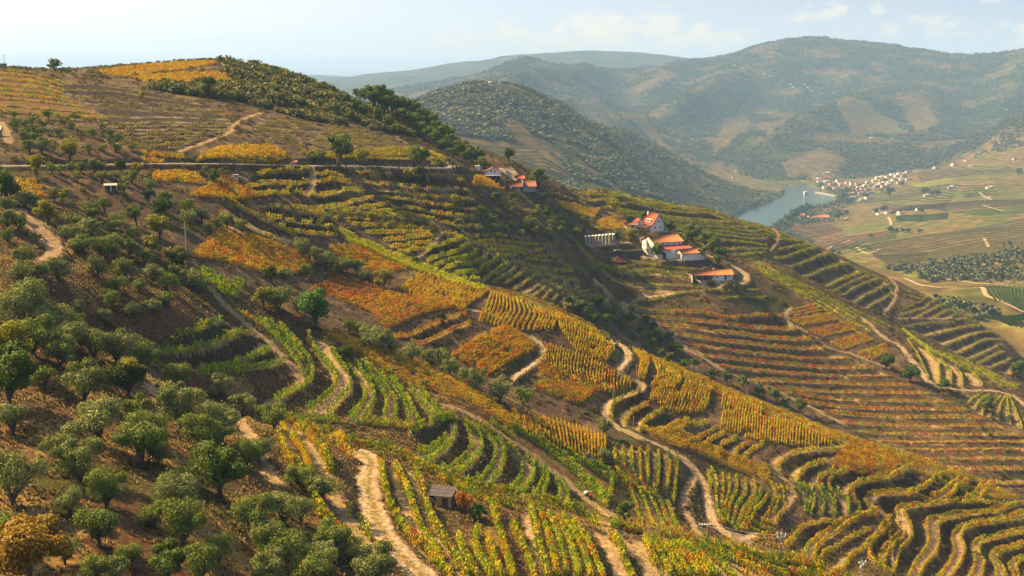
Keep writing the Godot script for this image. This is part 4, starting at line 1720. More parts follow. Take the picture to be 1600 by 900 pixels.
	vineyard("in dark green corner below concrete pole", "uphill", "g", 0, 1.5, 1.0, "none", [], [4], [[-66.5, -233.2, -63.2, -237.4, -59.2, -238], [-64.2, -226.6, -61.2, -229.3, -59.1, -229.9]])
	vineyard("in rust-red block under bare banks", "uphill", "ro", 0, 1.2, 1.0, "some", [0, 1, 2, 3, 4], [5, 5], [[-50, -298.1, -43.3, -306.5, -36.4, -308.8, -29.1, -308.2], [-47.3, -296.9, -40.8, -300.3, -35.7, -301.8, -30.1, -303.2], [-44.5, -295.8, -39.5, -296.7, -36.5, -296.8]])
	vineyard("in red block above bright green tree", "uphill", "r", 0, 1.2, 1.0, "none", [], [5], [[-47.6, -287.3, -41, -288.4, -33.9, -286], [-49.2, -267.4, -43.4, -270.6, -37.2, -274.7]])
	vineyard("in topmost orange field on hill crest", "crest", "o", 0, 1.3, 1.0, "all", [], [8], [[-159, -427.7, -155.2, -452.7, -141.6, -459.1, -124.1, -467.4], [-145.6, -413.7, -140.1, -422.2, -131.6, -442.6, -123.2, -459]])
	vineyard("in orange field under hill crest", "crest", "o", 0, 1.3, 1.0, "none", [], [8], [[-140.7, -413.3, -130.6, -430.9, -117, -444.7], [-129.8, -404.6, -117.8, -411, -106, -426.2]])
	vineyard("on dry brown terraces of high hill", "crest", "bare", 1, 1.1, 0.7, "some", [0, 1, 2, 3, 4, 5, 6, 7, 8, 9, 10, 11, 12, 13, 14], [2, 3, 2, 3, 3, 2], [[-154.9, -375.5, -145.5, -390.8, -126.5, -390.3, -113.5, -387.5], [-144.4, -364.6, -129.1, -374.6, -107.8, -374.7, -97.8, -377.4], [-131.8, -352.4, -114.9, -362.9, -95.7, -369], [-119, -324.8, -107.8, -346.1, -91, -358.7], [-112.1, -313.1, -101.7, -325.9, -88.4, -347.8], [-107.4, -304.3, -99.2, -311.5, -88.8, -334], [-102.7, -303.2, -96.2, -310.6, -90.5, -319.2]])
	vineyard("in bronze field at top of olive slope", "crest", "go", 0, 1.2, 1.0, "some", [6, 7, 8], [3, 3, 2], [[-177.3, -387.7, -167.7, -390.8, -154.5, -382.5], [-165.3, -360.6, -155.1, -365.6, -145.7, -362.6], [-156, -339.6, -143.2, -346.1, -134.2, -348.3], [-145.7, -316.5, -133.6, -322.1, -122.5, -334.6]])
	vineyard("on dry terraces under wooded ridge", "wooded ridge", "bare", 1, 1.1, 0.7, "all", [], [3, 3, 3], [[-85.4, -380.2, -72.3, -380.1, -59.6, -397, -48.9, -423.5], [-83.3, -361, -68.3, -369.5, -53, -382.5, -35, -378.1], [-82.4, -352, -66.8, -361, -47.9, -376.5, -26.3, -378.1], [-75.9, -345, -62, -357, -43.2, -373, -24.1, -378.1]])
	vineyard("in orange plot above asphalt road junction", "uphill", "o", 0, 1.3, 1.0, "some", [3, 4, 5, 6, 7], [7], [[-85.3, -320.2, -79.8, -336.1, -73.5, -343.1], [-87.6, -308.2, -76.6, -321.8, -68, -339.5]])
	vineyard("in gold strip above asphalt road", "uphill", "gd", 0, 1.3, 1.0, "all", [], [3], [[-66.3, -346.7, -49.9, -358.7, -31.3, -386.4, -29.5, -423.9], [-60.5, -347.6, -41.9, -361.4, -26.2, -376.3, -21.4, -387.7]])
	vineyard("in small orange strip by pale trail foot", "uphill", "o", 0, 1.3, 1.0, "none", [], [1], [[-100.7, -298.6, -96.1, -301.4, -91.1, -305.1], [-98.7, -296, -94.7, -299.6, -90.5, -302.7]])
	vineyard("in orange strip just below asphalt road", "asphalt road", "o", 0, 1.3, 1.0, "none", [], [2], [[-93.5, -284.3, -90, -291.9, -84.5, -296.3], [-91.1, -281.8, -87.3, -288.5, -82, -292.2]])
	vineyard("in orange corner above brown banks", "asphalt road", "ro", 0, 1.3, 1.0, "none", [], [7], [[-79.4, -299.8, -75.2, -300.3, -70.1, -300.4], [-82.2, -281.6, -77.2, -287.4, -72.6, -292.3]])
	vineyard("among olives near tin-roofed hut", "uphill", "o", 0, 1.2, 1.0, "none", [], [2], [[-108.3, -241.4, -105.4, -244.4], [-104.7, -234.5, -101.5, -238.4]])
	vineyard("in small plot beside road to farmhouse", "asphalt road", "ro", 0, 1.2, 1.0, "none", [], [5], [[-13.1, -387.7, -8.7, -427, -3.8, -430], [-13.5, -374.7, -8, -390, -2.4, -411.5]])
	vineyard("in orange plot under farmhouse lane", "farmhouse lane", "o", 0, 1.2, 1.0, "none", [], [7], [[18.2, -458.3, 28.1, -480.7, 38.7, -493.2], [20.9, -458.7, 28.8, -469.2, 35.9, -478.9]])
	vineyard("in amber plot behind concrete tanks", "uphill", "o", 0, 1.2, 1.0, "none", [], [5], [[38.9, -480.7, 46.5, -495.9, 53.9, -496.8], [35.5, -465, 42.9, -471.1, 49.3, -479.9]])
	vineyard("on brown slope under asphalt road", "asphalt road", "gd", 1, 1.2, 0.7, "all", [], [1, 2, 2], [[-48.4, -346.6, -33.3, -358.2, -17.4, -374.4], [-45, -343.6, -31, -354.2, -14, -370.2], [-39.7, -340.1, -26.5, -348.8, -11.7, -362.6], [-34.3, -334.8, -22, -340.8, -9.4, -356.2]])
	vineyard("on dark slope beside olive scatter", "farmhouse", "gd", 1, 1.2, 0.75, "some", [0, 1], [2, 2, 2], [[-21.6, -333.5, -8.3, -352.7, 6.6, -376.1], [-13.1, -341.4, -2.1, -355, 11.1, -376.7], [-3.1, -347.9, 7.5, -365.3, 17.9, -379.5], [4.1, -348.1, 12.9, -363.7, 23.5, -377.4]])
	vineyard("on bench field between bare banks", "asphalt road", "gd", 1, 1.2, 0.7, "some", [0], [1, 1], [[-69, -294.9, -62.1, -303.4, -51.6, -314.7], [-65.3, -293.6, -58.2, -300.6, -50.9, -309.5], [-61.8, -292.7, -56, -297.9, -49.4, -305.5]])
	vineyard("on old terraces above rust-red block", "asphalt road", "gd", 1, 1.2, 0.8, "some", [0, 1], [1, 1], [[-74.3, -289.1, -64.7, -290.6, -57.1, -294.4], [-74.3, -278.8, -66.1, -281.3, -59.3, -288], [-73.1, -271.1, -66.2, -274.7, -61.3, -281.3]])
	vineyard("on old terraces above dark hollow", "curved earth trail", "gd", 1, 1.3, 1.0, "some", [1], [1], [[-60.3, -225.5, -55.8, -225.7, -52.9, -224.5], [-59.5, -212.3, -56.1, -215.8, -52.5, -219.5]])
	vineyard("on green terraces just below winery", "winery", "gw", 1, 1.4, 1.0, "all", [], [2, 1, 1], [[0, -431.3, 15.2, -431.3, 30.6, -432, 52.7, -446.5, 77.9, -446.5], [26.8, -431.3, 41.4, -438, 60.1, -441.5, 72.9, -440], [25.5, -431.3, 40.8, -431, 61.9, -435, 79.9, -434.5], [29.7, -385.9, 51, -430.2, 66.4, -430.8]])
	vineyard("on wide brown slope below winery", "winery", "gr", 1, 1.4, 1.0, "some", [0, 1, 2, 3, 4, 5, 6, 7, 8, 9, 10, 11, 12, 13, 14, 15, 16, 17], [1, 2, 2, 2, 2, 2, 2, 2, 2, 1], [[47.9, -419.3, 64.8, -418.7, 84.9, -419.1, 110.9, -438.3], [52.6, -416.3, 74, -413.4, 92.4, -418.3, 114.5, -430.9], [62.9, -405, 80.1, -405.6, 98.7, -412.2, 123, -421.7], [71, -394.7, 86.2, -399.1, 107.3, -406.1, 139.9, -412.1], [81.5, -386.7, 99.7, -394.3, 120.3, -399.4, 150, -401.2], [95.8, -387.5, 112.8, -389.2, 137.1, -390.9, 161, -391.5], [112.8, -380.2, 129.4, -381.2, 150.4, -381.7, 171.7, -382.7], [121.2, -369.3, 140, -371.5, 160.2, -371.1, 181.8, -373.7], [135.3, -360.8, 149.8, -361.2, 180, -364.4], [147.3, -349.1, 163.1, -350.9, 177.4, -353.6], [154.9, -341.5, 164.4, -343.7, 175.1, -346]])
	vineyard("beside pale footpath at top of brown slope", "winery", "gw", 0, 1.3, 1.0, "some", [0], [1], [[46.4, -422.5, 66.2, -428.9, 87.7, -434.7, 102.3, -448], [84.2, -429.3, 94.5, -436.1, 106.1, -446.7]])
	vineyard("in first red plot by crooked path", "uphill", "ro", 0, 1.2, 1.0, "none", [], [2], [[114.5, -442.3, 127.4, -451], [115.9, -440.1, 129.6, -448.1]])
	vineyard("in second red plot by crooked path", "uphill", "ro", 0, 1.2, 1.0, "none", [], [4], [[113.2, -436.7, 132.6, -447.1], [118.1, -434.9, 133.9, -443.2]])
	vineyard("in third red plot by crooked path", "uphill", "ro", 0, 1.2, 1.0, "none", [], [4], [[119.1, -431.7, 138.6, -442.7], [124.6, -429.8, 141.4, -439.6]])
	vineyard("in fourth red plot by crooked path", "uphill", "ro", 0, 1.2, 1.0, "none", [], [5], [[127.2, -426.8, 143.3, -436], [131.3, -423.1, 145.8, -433]])
	vineyard("in last orange plot by crooked path", "uphill", "oy", 0, 1.2, 1.0, "none", [], [4], [[134.7, -419.8, 151, -431.3], [139.3, -416.6, 150, -425.6]])
	vineyard("along green crest beside white track", "crest", "gg", 0, 1.5, 1.0, "all", [], [4], [[105.5, -472.5, 118.4, -465.4, 134.2, -461.2, 146.1, -454.6, 158.4, -451.3], [107.9, -461.8, 119.1, -456.4, 130.8, -448.7, 136.2, -440.7, 141.9, -435.7]])
	vineyard("on green crest past bend of white track", "crest", "gg", 0, 1.5, 1.0, "all", [], [3], [[167.3, -459.5, 168.3, -433, 184, -438, 193.8, -429.5, 201.5, -422], [164.6, -444, 172.2, -436.8, 179.8, -424.4, 188.1, -416.3, 194.8, -413]])
	vineyard("fanning down beside white track", "white track", "gg", 1, 1.5, 1.0, "none", [], [1, 1, 1, 1], [[162.6, -439.8, 162.3, -426.8, 159.5, -406.2], [168, -432.6, 169.6, -423.4, 162.3, -403.6], [171.6, -426.8, 171.5, -415.1, 166.2, -402.2], [175.7, -422.5, 175.2, -413.9, 172.4, -406.3], [181.4, -418.7, 182.3, -414.1, 181.3, -409.3]])
	vineyard("in green hollow under crossroads", "crossroads", "gg", 1, 1.4, 1.0, "none", [], [2, 2, 2], [[168.7, -391.9, 172.8, -397.2, 177.7, -401], [171.5, -385.2, 176.8, -395.1, 183.4, -401.6], [176.8, -383.7, 181.8, -394.3, 187.9, -403.6], [183.7, -379.6, 187.2, -393.9, 189.2, -403.7]])
	vineyard("on olive-green terraces behind winery", "crest", "gw", 1, 1.3, 1.0, "some", [2, 3, 4, 5, 6], [2, 1, 2, 2, 1, 1, 1], [[31.3, -510.3, 45, -513.8, 57.8, -520.8], [29.9, -487.9, 47.4, -506.5, 75.5, -537.9, 100.3, -571.3], [40.9, -499.7, 59.7, -509.6, 89.6, -546.2, 119.4, -581.9], [51.2, -499.4, 72.7, -516.4, 104.4, -555.9, 139.1, -592.5], [71.4, -507.3, 86.9, -528.6, 114.8, -558, 134.7, -580.2], [77.8, -509.5, 100.9, -536, 126.6, -566.3, 135.4, -575], [86.9, -509, 106.6, -532.5, 134.6, -571.3], [96.1, -509.6, 113.2, -533.5, 130.8, -561.9]])
	vineyard("on dark terraces between two loop roads", "crest", "gdk", 1, 1.3, 1.0, "none", [], [2, 1, 1, 1, 2, 1, 1], [[146, -588.5, 156.4, -597.4, 164.3, -604.6], [136.1, -562.6, 153, -583.3, 169.2, -602.4], [143.7, -563, 161.5, -585, 176, -600.7], [146.6, -555.5, 166.5, -581, 186.1, -598], [157.3, -557.5, 174.7, -578.5, 191.8, -593], [164.3, -555.5, 183.3, -578, 200.8, -593], [171.6, -555, 187.6, -574.5, 206.7, -591.5], [182.3, -560, 194.3, -573.5, 205.8, -584]])
	vineyard("on blunt nose past grey loop road", "loop road", "gdk", 1, 1.3, 1.0, "none", [], [1, 1, 1, 1], [[209.4, -575, 222, -583.7, 230.5, -595.4], [205.1, -569.1, 222.5, -580, 234.2, -593.7], [212.8, -569.5, 226.6, -579.5, 238.5, -592.6], [224.1, -572.3, 237.3, -584.6, 244.6, -589.5], [233.1, -575.1, 244.4, -586.5, 250.5, -587.1]])
	vineyard("on dark far terraces under level path", "level path", "gdk", 1, 1.3, 1.0, "none", [], [1, 1, 1, 1, 1, 1, 1], [[204.9, -561, 220.4, -568.6, 235.9, -573.2], [217, -558.5, 234, -568.1, 251.9, -578.2], [223.7, -553.7, 244.3, -567.8, 260.7, -580.3], [228.8, -549.1, 248.3, -564.7, 264.4, -576.4], [234.6, -546.6, 252.1, -561.2], [239, -545.2, 259.7, -562.9], [244, -543.6, 260.8, -557.3], [254.6, -542.5, 269, -560, 278.1, -568.1]])
	vineyard("along far crest behind winery", "crest", "gg", 0, 1.3, 1.0, "all", [], [1, 1], [[121, -590.2, 144.1, -595.8, 166.4, -601.3, 181.2, -596, 198.8, -594.8, 211, -591.5], [123.9, -586.8, 143, -590.9, 163.9, -594.5, 178.8, -591.2, 195.5, -589.6, 208.2, -587.2], [127, -585, 141.2, -585.7, 161.4, -589, 176.2, -586.8, 192.3, -584.8, 204.9, -583.2]])
	vineyard("along upper far crest behind winery", "crest", "gg", 0, 1.3, 1.0, "all", [], [1], [[30, -514.2, 48.3, -517.8, 70.5, -548.5, 94.2, -575.5, 117.2, -588.3], [35.8, -510.9, 51.3, -517.1, 73.3, -545.3, 96.8, -570.7, 115.4, -579.2]])
	vineyard("along dark far crest beyond loop road", "crest", "gdk", 0, 1.3, 1.0, "none", [], [1], [[214, -589.7, 228.5, -592, 242, -589.5, 254.8, -585.3], [213.6, -586, 226.3, -585.7, 239.4, -582.6, 252.7, -580.2]])
	vineyard("on brown nose below winding path", "uphill", "go", 1, 1.4, 1.0, "none", [], [1, 1], [[50, -231.5, 53.1, -229.5, 57.5, -229.8], [51.2, -227, 54.3, -224.8, 58.1, -225.9], [51.7, -219.5, 55, -219.1, 57.6, -219.9]])
	vineyard("in shaded hollow beyond olive grove", "uphill", "g", 1, 1.6, 1.0, "all", [], [1, 1, 1], [[-62.2, -196.8, -60.1, -203.4, -58.7, -217.3], [-64, -190.7, -59.2, -197.7, -57.2, -204, -54.8, -218.1], [-56.9, -195.1, -54, -202, -51.1, -212.9, -48.6, -218.7], [-57.1, -192.9, -53.1, -201.4, -50.3, -209.4, -45.8, -215.3]])


func lay_tracks() -> void:
	track("dirt_track", 1.4, "dirt", [-64, -228.8, -60.3, -225.6, -57.8, -224.6, -55.3, -223.3, -52.7, -221.8, -50, -220.1, -46.2, -216.7, -43.3, -213.8, -41.6, -211.8, -43, -208.7, -45.7, -203.5, -47.7, -196.2])
	track("dirt_track", 1.5, "dirt", [-60.7, -187.2, -57.1, -187.6, -53.6, -188.8, -50, -188.4, -38.1, -148.6, -35, -140.9, -32, -132.9, -29.5, -127, -27.7, -124.6])
	track("dirt_track", 1.2, "dirt", [-40.7, -191.5, -31.9, -155.7, -28.6, -146.8, -26, -140.8, -23.8, -135.1, -21.8, -128.7, -19.3, -122.6, -16.8, -117.8, -14.9, -114.6])
	track("dirt_track", 2.6, "rut", [-22.6, -152.1, -20.7, -150.2, -19.6, -148, -19.5, -140.7, -18.4, -134.6, -17, -128.5, -15.5, -123.5, -13.7, -119.1, -11.5, -115.5, -9.7, -113.3, -8.3, -111.4, -6.9, -109.5])
	track("dirt_track", 1.5, "dirt", [-14.3, -214.9, -11.1, -215.5, -7.8, -214.3, -5.2, -213.5, -2.6, -212.9, 0, -212.4, 4.1, -211.3, 6.4, -208.9, 10.2, -207.2, 13.1, -203.7, 16.1, -201.1, 19.3, -195.9])
	track("dirt_track", 1.5, "dirt", [13, -152.3, 13.7, -146.3, 14.6, -140.5, 16.5, -136.5, 17.6, -133, 18.5, -130.3])
	track("dirt_track", 1.7, "pale", [26.6, -293.3, 29.8, -302, 31.9, -296, 31.8, -291, 30.5, -285.5, 27.9, -279.5])
	track("dirt_track", 1.7, "pale", [32.4, -277.5, 34, -277, 33.8, -274.4, 30.1, -269.5, 25.6, -265.3, 23.2, -261.2, 22.6, -257.6, 24.7, -254.2, 26.8, -252.3, 31.4, -249.6, 36.4, -248.8, 40.8, -247.5, 43, -244.9, 44.4, -239.9, 43.6, -231.4, 43.1, -223.7, 44.2, -220.9, 46, -217.4, 48, -217.3, 52.7, -225.5])
	track("dirt_track", 1.4, "dirt", [42.5, -242.8, 38.3, -231, 36.5, -222.2, 37.6, -215.9, 37.2, -206])
	track("dirt_track", 1.5, "pale", [4.7, -279, 7.1, -277.4, 8.2, -274.7, 6.8, -270.4, 3.2, -265.6, 0, -261])
	track("dirt_track", 1.4, "dirt", [-12.2, -284, -9.3, -284.4, -5.1, -285, -2.9, -282.7])
	track("dirt_track", 1.2, "dirt", [-21.6, -334.4, -23.9, -325.7, -26.2, -318, -27.9, -315])
	track("dirt_track", 1.5, "dirt", [-62.3, -340.8, -60.5, -335.7, -60, -330.2, -60.3, -321])
	track("dirt_track", 1.7, "dirt", [-87.4, -386.4, -89.5, -369.7, -89.9, -358.5, -88.6, -348.7, -89.1, -338.7, -91.1, -321.4, -93.2, -309.5])
	track("dirt_track", 2.7, "pale", [81.8, -468.7, 89.4, -466.1, 95.4, -461.5, 99.1, -456.3, 97.2, -449.6, 91.6, -441.8])
	track("dirt_track", 1.4, "pale", [90.9, -440.8, 83, -435.3, 75.6, -432.2, 69.4, -430.7, 63.3, -429.7, 57.2, -428.5, 49.9, -425.8, 42.4, -420.3])
	track("dirt_track", 1.7, "dirt", [33.2, -383.1, 41.2, -415.7, 46.4, -416.7, 55.2, -411.4, 61, -404.7, 65.3, -396.4, 69.7, -393.8, 74.1, -390.6, 78.6, -387.7, 86.4, -387.7, 93.9, -389.4, 98.2, -387.4, 102.3, -385, 109.4, -380.3, 114.1, -376.6, 118.8, -372.7])
	track("dirt_track", 1.9, "pale", [147.1, -451.2, 150.5, -442.2, 152.6, -436.3, 157.3, -433, 157.8, -424.2, 158.6, -415.5, 158.5, -406.2, 161.1, -401.8, 168.1, -402.5, 175.3, -403.6, 187.8, -408.4, 192.2, -407, 193.8, -399.4])
	track("dirt_track", 1.4, "dirt", [115.5, -445.5, 111.3, -438.9, 112, -434.7, 116.2, -432.5, 121.6, -428.3, 125.8, -422.5, 133.8, -421.3, 140.6, -416.6, 146.1, -412.1])
	track("dirt_track", 1.7, "dirt", [143.4, -600.3, 145.1, -593.7, 142.5, -584, 135, -570])
	track("dirt_track", 1.7, "dirt", [208.7, -602, 211.3, -592.2, 205.9, -580.6, 195.3, -565.6])
	track("dirt_track", 1.4, "dirt", [201.6, -565.9, 211.8, -569.7, 221.7, -572.5, 230.4, -575, 239.4, -578.2, 250.3, -585.4, 257, -582])
	track("dirt_track", 1.4, "dirt", [88.3, -275, 83.4, -269.9, 76.8, -265.4, 72, -262, 67.6, -260.1, 63.6, -257, 63.7, -254.5, 66.8, -252.1, 67.6, -249.8, 66.1, -247, 62.3, -241.9, 58.2, -234.5])
	track("dirt_track", 1.6, "dirt", [87, -252.8, 85.9, -250.6, 88.4, -249.6, 90.3, -248.1])
	track("dirt_track", 2.8, "dirt", [-100.9, -222.3, -96.2, -217.4, -90.7, -212.2, -87.6, -208.8, -85.5, -202.7, -84.2, -194.4])
	track("dirt_track", 1.7, "dirt", [-138.4, -300.2, -132, -289.3, -125.6, -275.8])
	track("dirt_track", 3.1, "pale", [-4.2, -449.5, 0, -450.5, 1.6, -446.7, 3.1, -444.8])
	track("dirt_track", 1.5, "pale", [14.9, -463.2, 23, -479.6, 30.6, -490.3, 38.4, -497.1, 45.3, -499.1, 53.1, -497.8])
	track("dirt_track", 3.9, "pale", [30, -447, 38.9, -456.2, 47.4, -460, 56.1, -465])
	track("dirt_track", 3.9, "pale", [53.3, -451.8, 61.5, -453.2, 68.8, -457.4, 80.6, -463.3])
	track("asphalt_road", 4.0, "asphalt", [-121.5, -243.2, -118.6, -246.1, -116, -249.7, -114, -253.3, -112.2, -257.6, -110.5, -262.4, -108.8, -267.6, -107.1, -273.2, -105.2, -278.8, -103.1, -284.2, -100.6, -288.9, -98, -292.4, -95.3, -295.7, -92.4, -298.9, -89.4, -302, -86.4, -305, -83.4, -308.1, -80.3, -311.6, -77.4, -315.7, -74.5, -320.9, -71.2, -329.7, -67.1, -336.4, -62.4, -341.2, -58, -344.6, -53.5, -347.9, -48.9, -351.2, -44.7, -354.2, -40.5, -357.6, -36.2, -361.4, -31.8, -365.3, -26.9, -369.9, -21.8, -375.4, -15.7, -416, -12, -430.6])


func plant_trees() -> void:
	olives("the near slope", [-45.8, -106.8, 3.1, -38.5, -88.8, 2.4, -33.5, -90.2, 2.3, -34.2, -98.8, 2.5, -34.2, -111.1, 2.6, -27.7, -97.3, 2.8, -56.7, -128.7, 3, -41.2, -144.6, 3.2, -38.5, -114.6, 2.9, -23.5, -115.1, 2.8, -41.2, -97.2, 2.5, -46.6, -97.4, 4.7, -43.2, -104.4, 3.8, -39.7, -112.1, 5.2, -39, -99.8, 3.6, -33.3, -103.1, 3.7, -30.9, -97.3, 4, -26.4, -105.4, 3.7, -31.7, -125.1, 3.2, -43, -87.9, 3.7, -35.1, -86.5, 2.2, -33.6, -87.4, 2.2, -31.6, -130.8, 3.4, -22.8, -125.4, 3.5, -24.6, -112.4, 3.7, -25, -103.9, 3.1, -22.9, -102.4, 4.2, -19, -109.5, 3.8, -19.6, -104.4, 3.2, -14.2, -108, 4.2, -23.1, -97.2, 3.5, -19.5, -100.6, 3.5, -17.2, -109.6, 3.1, -35.9, -125.6, 3.5, -53.1, -112, 4, -28, -92.7, 3])
	olives("the shoulder of the near slope", [-66.9, -148.9, 6.6, -64.4, -149.2, 5.4, -62.6, -140, 5.1, -60.4, -144.9, 5.2, -58.4, -149.4, 4, -56.5, -152.8, 5, -51.9, -129.1, 4.7, -45.2, -114.3, 5.9, -45.3, -127.7, 3.1, -41.3, -130.9, 5.5, -52.8, -192, 4.7, -58.5, -186.4, 5, -48.3, -189.6, 4.6, -64.2, -185.6, 5.4, -53.7, -147.4, 3.4, -36.8, -133, 4.3, -37.9, -125.7, 3.7, -41.3, -119.5, 3.9, -47.2, -145.9, 3.4, -59, -139.2, 3.4, -74.7, -184.4, 3.2, -72.2, -193.3, 3.4, -71.5, -189.6, 3.1, -68.9, -195.1, 2.5, -66.6, -199.9, 2.9, -65.7, -205.3, 2.9, -70.2, -172.9, 2.8, -72.2, -152.5, 2.7])
	olives("the dry bank above the earth track", [-99.9, -216.5, 3.5, -99.7, -224.4, 3.9, -97.9, -225.5, 3.2, -95.3, -206.1, 3.6, -93.7, -207.1, 3.1, -91.7, -197.9, 2.8, -90.5, -220.2, 3.3, -89.3, -224.6, 3.1, -90.5, -234.9, 4.1, -89.8, -241.5, 3.1, -85, -235.3, 3.6, -83.9, -229.6, 3.7, -85, -219, 5.1, -86.8, -212.3, 3.7, -82.9, -209.9, 4.3, -80.6, -213.7, 4.4, -80.3, -221.5, 3.9, -78.3, -214, 3.5, -77.8, -221.7, 3.9, -74.9, -221.8, 3.6, -82.2, -181.9, 3.7, -79.7, -175.8, 3.6, -79.2, -189.1, 4.2, -76.3, -199.8, 4, -73.5, -206.3, 4.3, -71.3, -215.2, 4, -66, -223.9, 4.7, -67.9, -229.8, 3.2, -68.4, -214.4, 3.7, -72.4, -198.3, 3.5, -69.8, -202.7, 2.8, -83.5, -207.7, 3.1, -80, -230.3, 3.2, -79.1, -182.6, 2.6, -69.7, -224.2, 3.1])
	olives("the bank below the tin-roofed hut", [-88.8, -269.3, 3.8, -84.1, -265.4, 3.4, -78.7, -266.1, 3.7, -75.4, -265.7, 4.3, -76.7, -259.3, 3.6, -71.1, -272.3, 3.5, -68.3, -275.7, 3.2, -72.6, -260.4, 3, -98.6, -236.1, 3, -92.7, -280.3, 2.6, -91.9, -260.3, 2.4, -72.2, -267.4, 2.8])
	olives("the strip below the asphalt road", [-106.5, -254.4, 2.7, -105.9, -258.3, 2.7, -104.9, -262.2, 2.8, -103.7, -265.5, 3.1, -102.7, -271, 3.2, -101.1, -271.6, 3.2, -101, -255.8, 2.4, -98.4, -263.9, 3.1, -97.3, -269.7, 2.8, -94.7, -268.8, 2.8, -94.4, -272.9, 3.2, -83.5, -299.1, 2.4, -80.1, -302.6, 2.1, -78.4, -302.6, 2.1, -104.5, -242.9, 2.3])
	olives("the slope above the asphalt road", [-132.5, -317.2, 3, -126.6, -321.6, 2.6, -124.4, -308.7, 2.5, -122, -307.1, 2.5, -131.1, -293.1, 2.7, -130.9, -298.4, 2.4, -130.5, -301.7, 2.5, -127.3, -300, 2.4, -125.4, -285.5, 3.3, -123.5, -288.6, 3, -122.5, -278.5, 3.6, -120.4, -280, 3.6, -118.2, -270.1, 3.8, -116, -272.6, 3.8, -115.7, -278, 2.6, -110.2, -287.3, 2.7, -108.1, -292.5, 2.4, -105.7, -295.2, 2.8, -115.2, -304.3, 2.5, -116.4, -315, 2.2, -111.7, -307.8, 2.5, -109.3, -306.9, 2.5, -108.6, -299.2, 2.4, -102.8, -299.2, 2.4, -137.9, -307.7, 2.5, -121.5, -296.1, 2.4])
	olives("the string of olives under the golden nose", [-57.9, -304.3, 1.8, -56.3, -306.2, 1.8, -54.3, -308.9, 2, -52.1, -313.3, 2.7, -50.1, -318.1, 2, -48.1, -321.9, 2.1, -45.6, -324.5, 2.1, -42.5, -326.8, 2.3, -38.5, -328.5, 2.3, -35.5, -331, 2.1, -33.1, -331.7, 2.5, -29.3, -333, 2.1, -26.6, -333.9, 2.5])
	olives("the bank beside the rust-red block", [-55.5, -287.1, 4.7, -52.3, -289.7, 3.7, -49.8, -287.6, 5, -52.4, -274.8, 3.2, -54.9, -262.1, 3.4, -44.9, -292.1, 4.4, -42.3, -293.4, 3.4, -39.9, -290.8, 3.7, -46.3, -290.3, 3.4])
	olives("the olive line of the orange back slope", [-36.1, -237, 3, -34.1, -237.9, 3.6, -31.6, -235.1, 4.1, -29.1, -231.2, 6.1, -26.3, -232, 4.3, -22.1, -234.5, 3.8, -18.9, -238, 3.6, -15.8, -238.5, 4.2, -13.5, -230.8, 3.8, -8.1, -224.7, 5.5, -2.6, -225, 4.7, 2.2, -231, 4.6, -25.3, -222.6, 1.6, -18, -220.9, 1.8, 21.7, -246.1, 4, -50.7, -234.1, 5.7, -47.3, -237.1, 2.8])
	olives("the edge of the nearest vineyard spur", [-34.6, -153.1, 3.6, -25.7, -126.8, 3.4, 19.7, -221.3, 2.8])
	leafy("green", "green", [-37, -92.9, 3.5, -31.3, -111.8, 5.1, -56.2, -119, 6.1, -30, -89.8, 3.5, -103.7, -225.2, 5.5, -83.6, -242.5, 4, -88.1, -229.2, 3.5, -80.4, -295.7, 3.1, -108.1, -396.3, 5.1, -174.6, -427.6, 4, -60.7, -345.2, 4, -54, -344.1, 7.2, -30.8, -365.2, 6, -11.8, -431.9, 4, -30.4, -360.8, 2.9, -56.3, -252.9, 3.5, 21, -194.2, 3.6, 12.8, -221.5, 1.7, 6.6, -217.7, 1.5, 162.8, -399.6, 3.7, 256.9, -541.6, 6.9, 174, -388.3, 5, 61, -453.4, 4.5, 82.8, -502.4, 7.6, 74.4, -477.2, 4.4, 86.2, -486.2, 6.8, 87.3, -474.5, 6.1, 95.4, -526.7, 4.9, 41.5, -458.4, 3.7, 43.9, -460.9, 3.5, 71.7, -498.5, 5.2, 85.7, -453.3, 3.7, 80.1, -455.4, 3.2, 10.5, -451.9, 6.3, -5.5, -378.7, 3.1, 0, -392.6, 2.7, 93.5, -377.3, 3.3, 101.8, -373.5, 3.9])
	leafy("green", "yellow", [-62.5, -133, 5.1, -53.5, -231.9, 4.3, -97.7, -238.1, 2.5, -92.8, -218.2, 4.3, -75.7, -227.2, 4, -78.1, -241.5, 4.2, -107.3, -248.6, 4.1, -109.9, -274.6, 4.5, -96.2, -282.8, 3, -124.6, -374.4, 2.2, -47.8, -353.2, 4.1, -33.7, -357.2, 2.9, -25.5, -368.1, 2.1, -34.1, -287.6, 5, -51.3, -306.4, 2.5, 50.2, -461.5, 4.8, 46.8, -500.1, 5, 25.1, -434.9, 3.8, -0.7, -427.6, 3.2, -18.3, -356, 3.3, -16.9, -371.1, 2.2, -64, -316.1, 1.8])
	leafy("green", "darkyellow", [-50.3, -138.8, 4.7, -70.7, -228.4, 4.8])
	leafy("green", "autumn", [-38.6, -81.8, 5.2])
	leafy("green", "bright", [-42.8, -232.8, 7.1, -4.5, -137.5, 2.1])
	leafy("green", "dark", [-81.7, -254.6, 4.2, -86.8, -261.5, 3, -99.6, -280.9, 2.9, -1.4, -469.4, 4.4, -50.1, -292.8, 2.7, -27.5, -309.9, 1.8, -34.8, -223.1, 3.4, -18, -274.9, 2.7, 144.9, -412.2, 4.8, 151.7, -404.8, 5.2, 89.5, -466.7, 4.9, 52.8, -489.6, 3.7, 61.8, -507, 4.1, 12.9, -442.7, 3.1, 97.2, -375.3, 2.4])
	leafy("green", "orange", [-6.3, -138.7, 2.7])
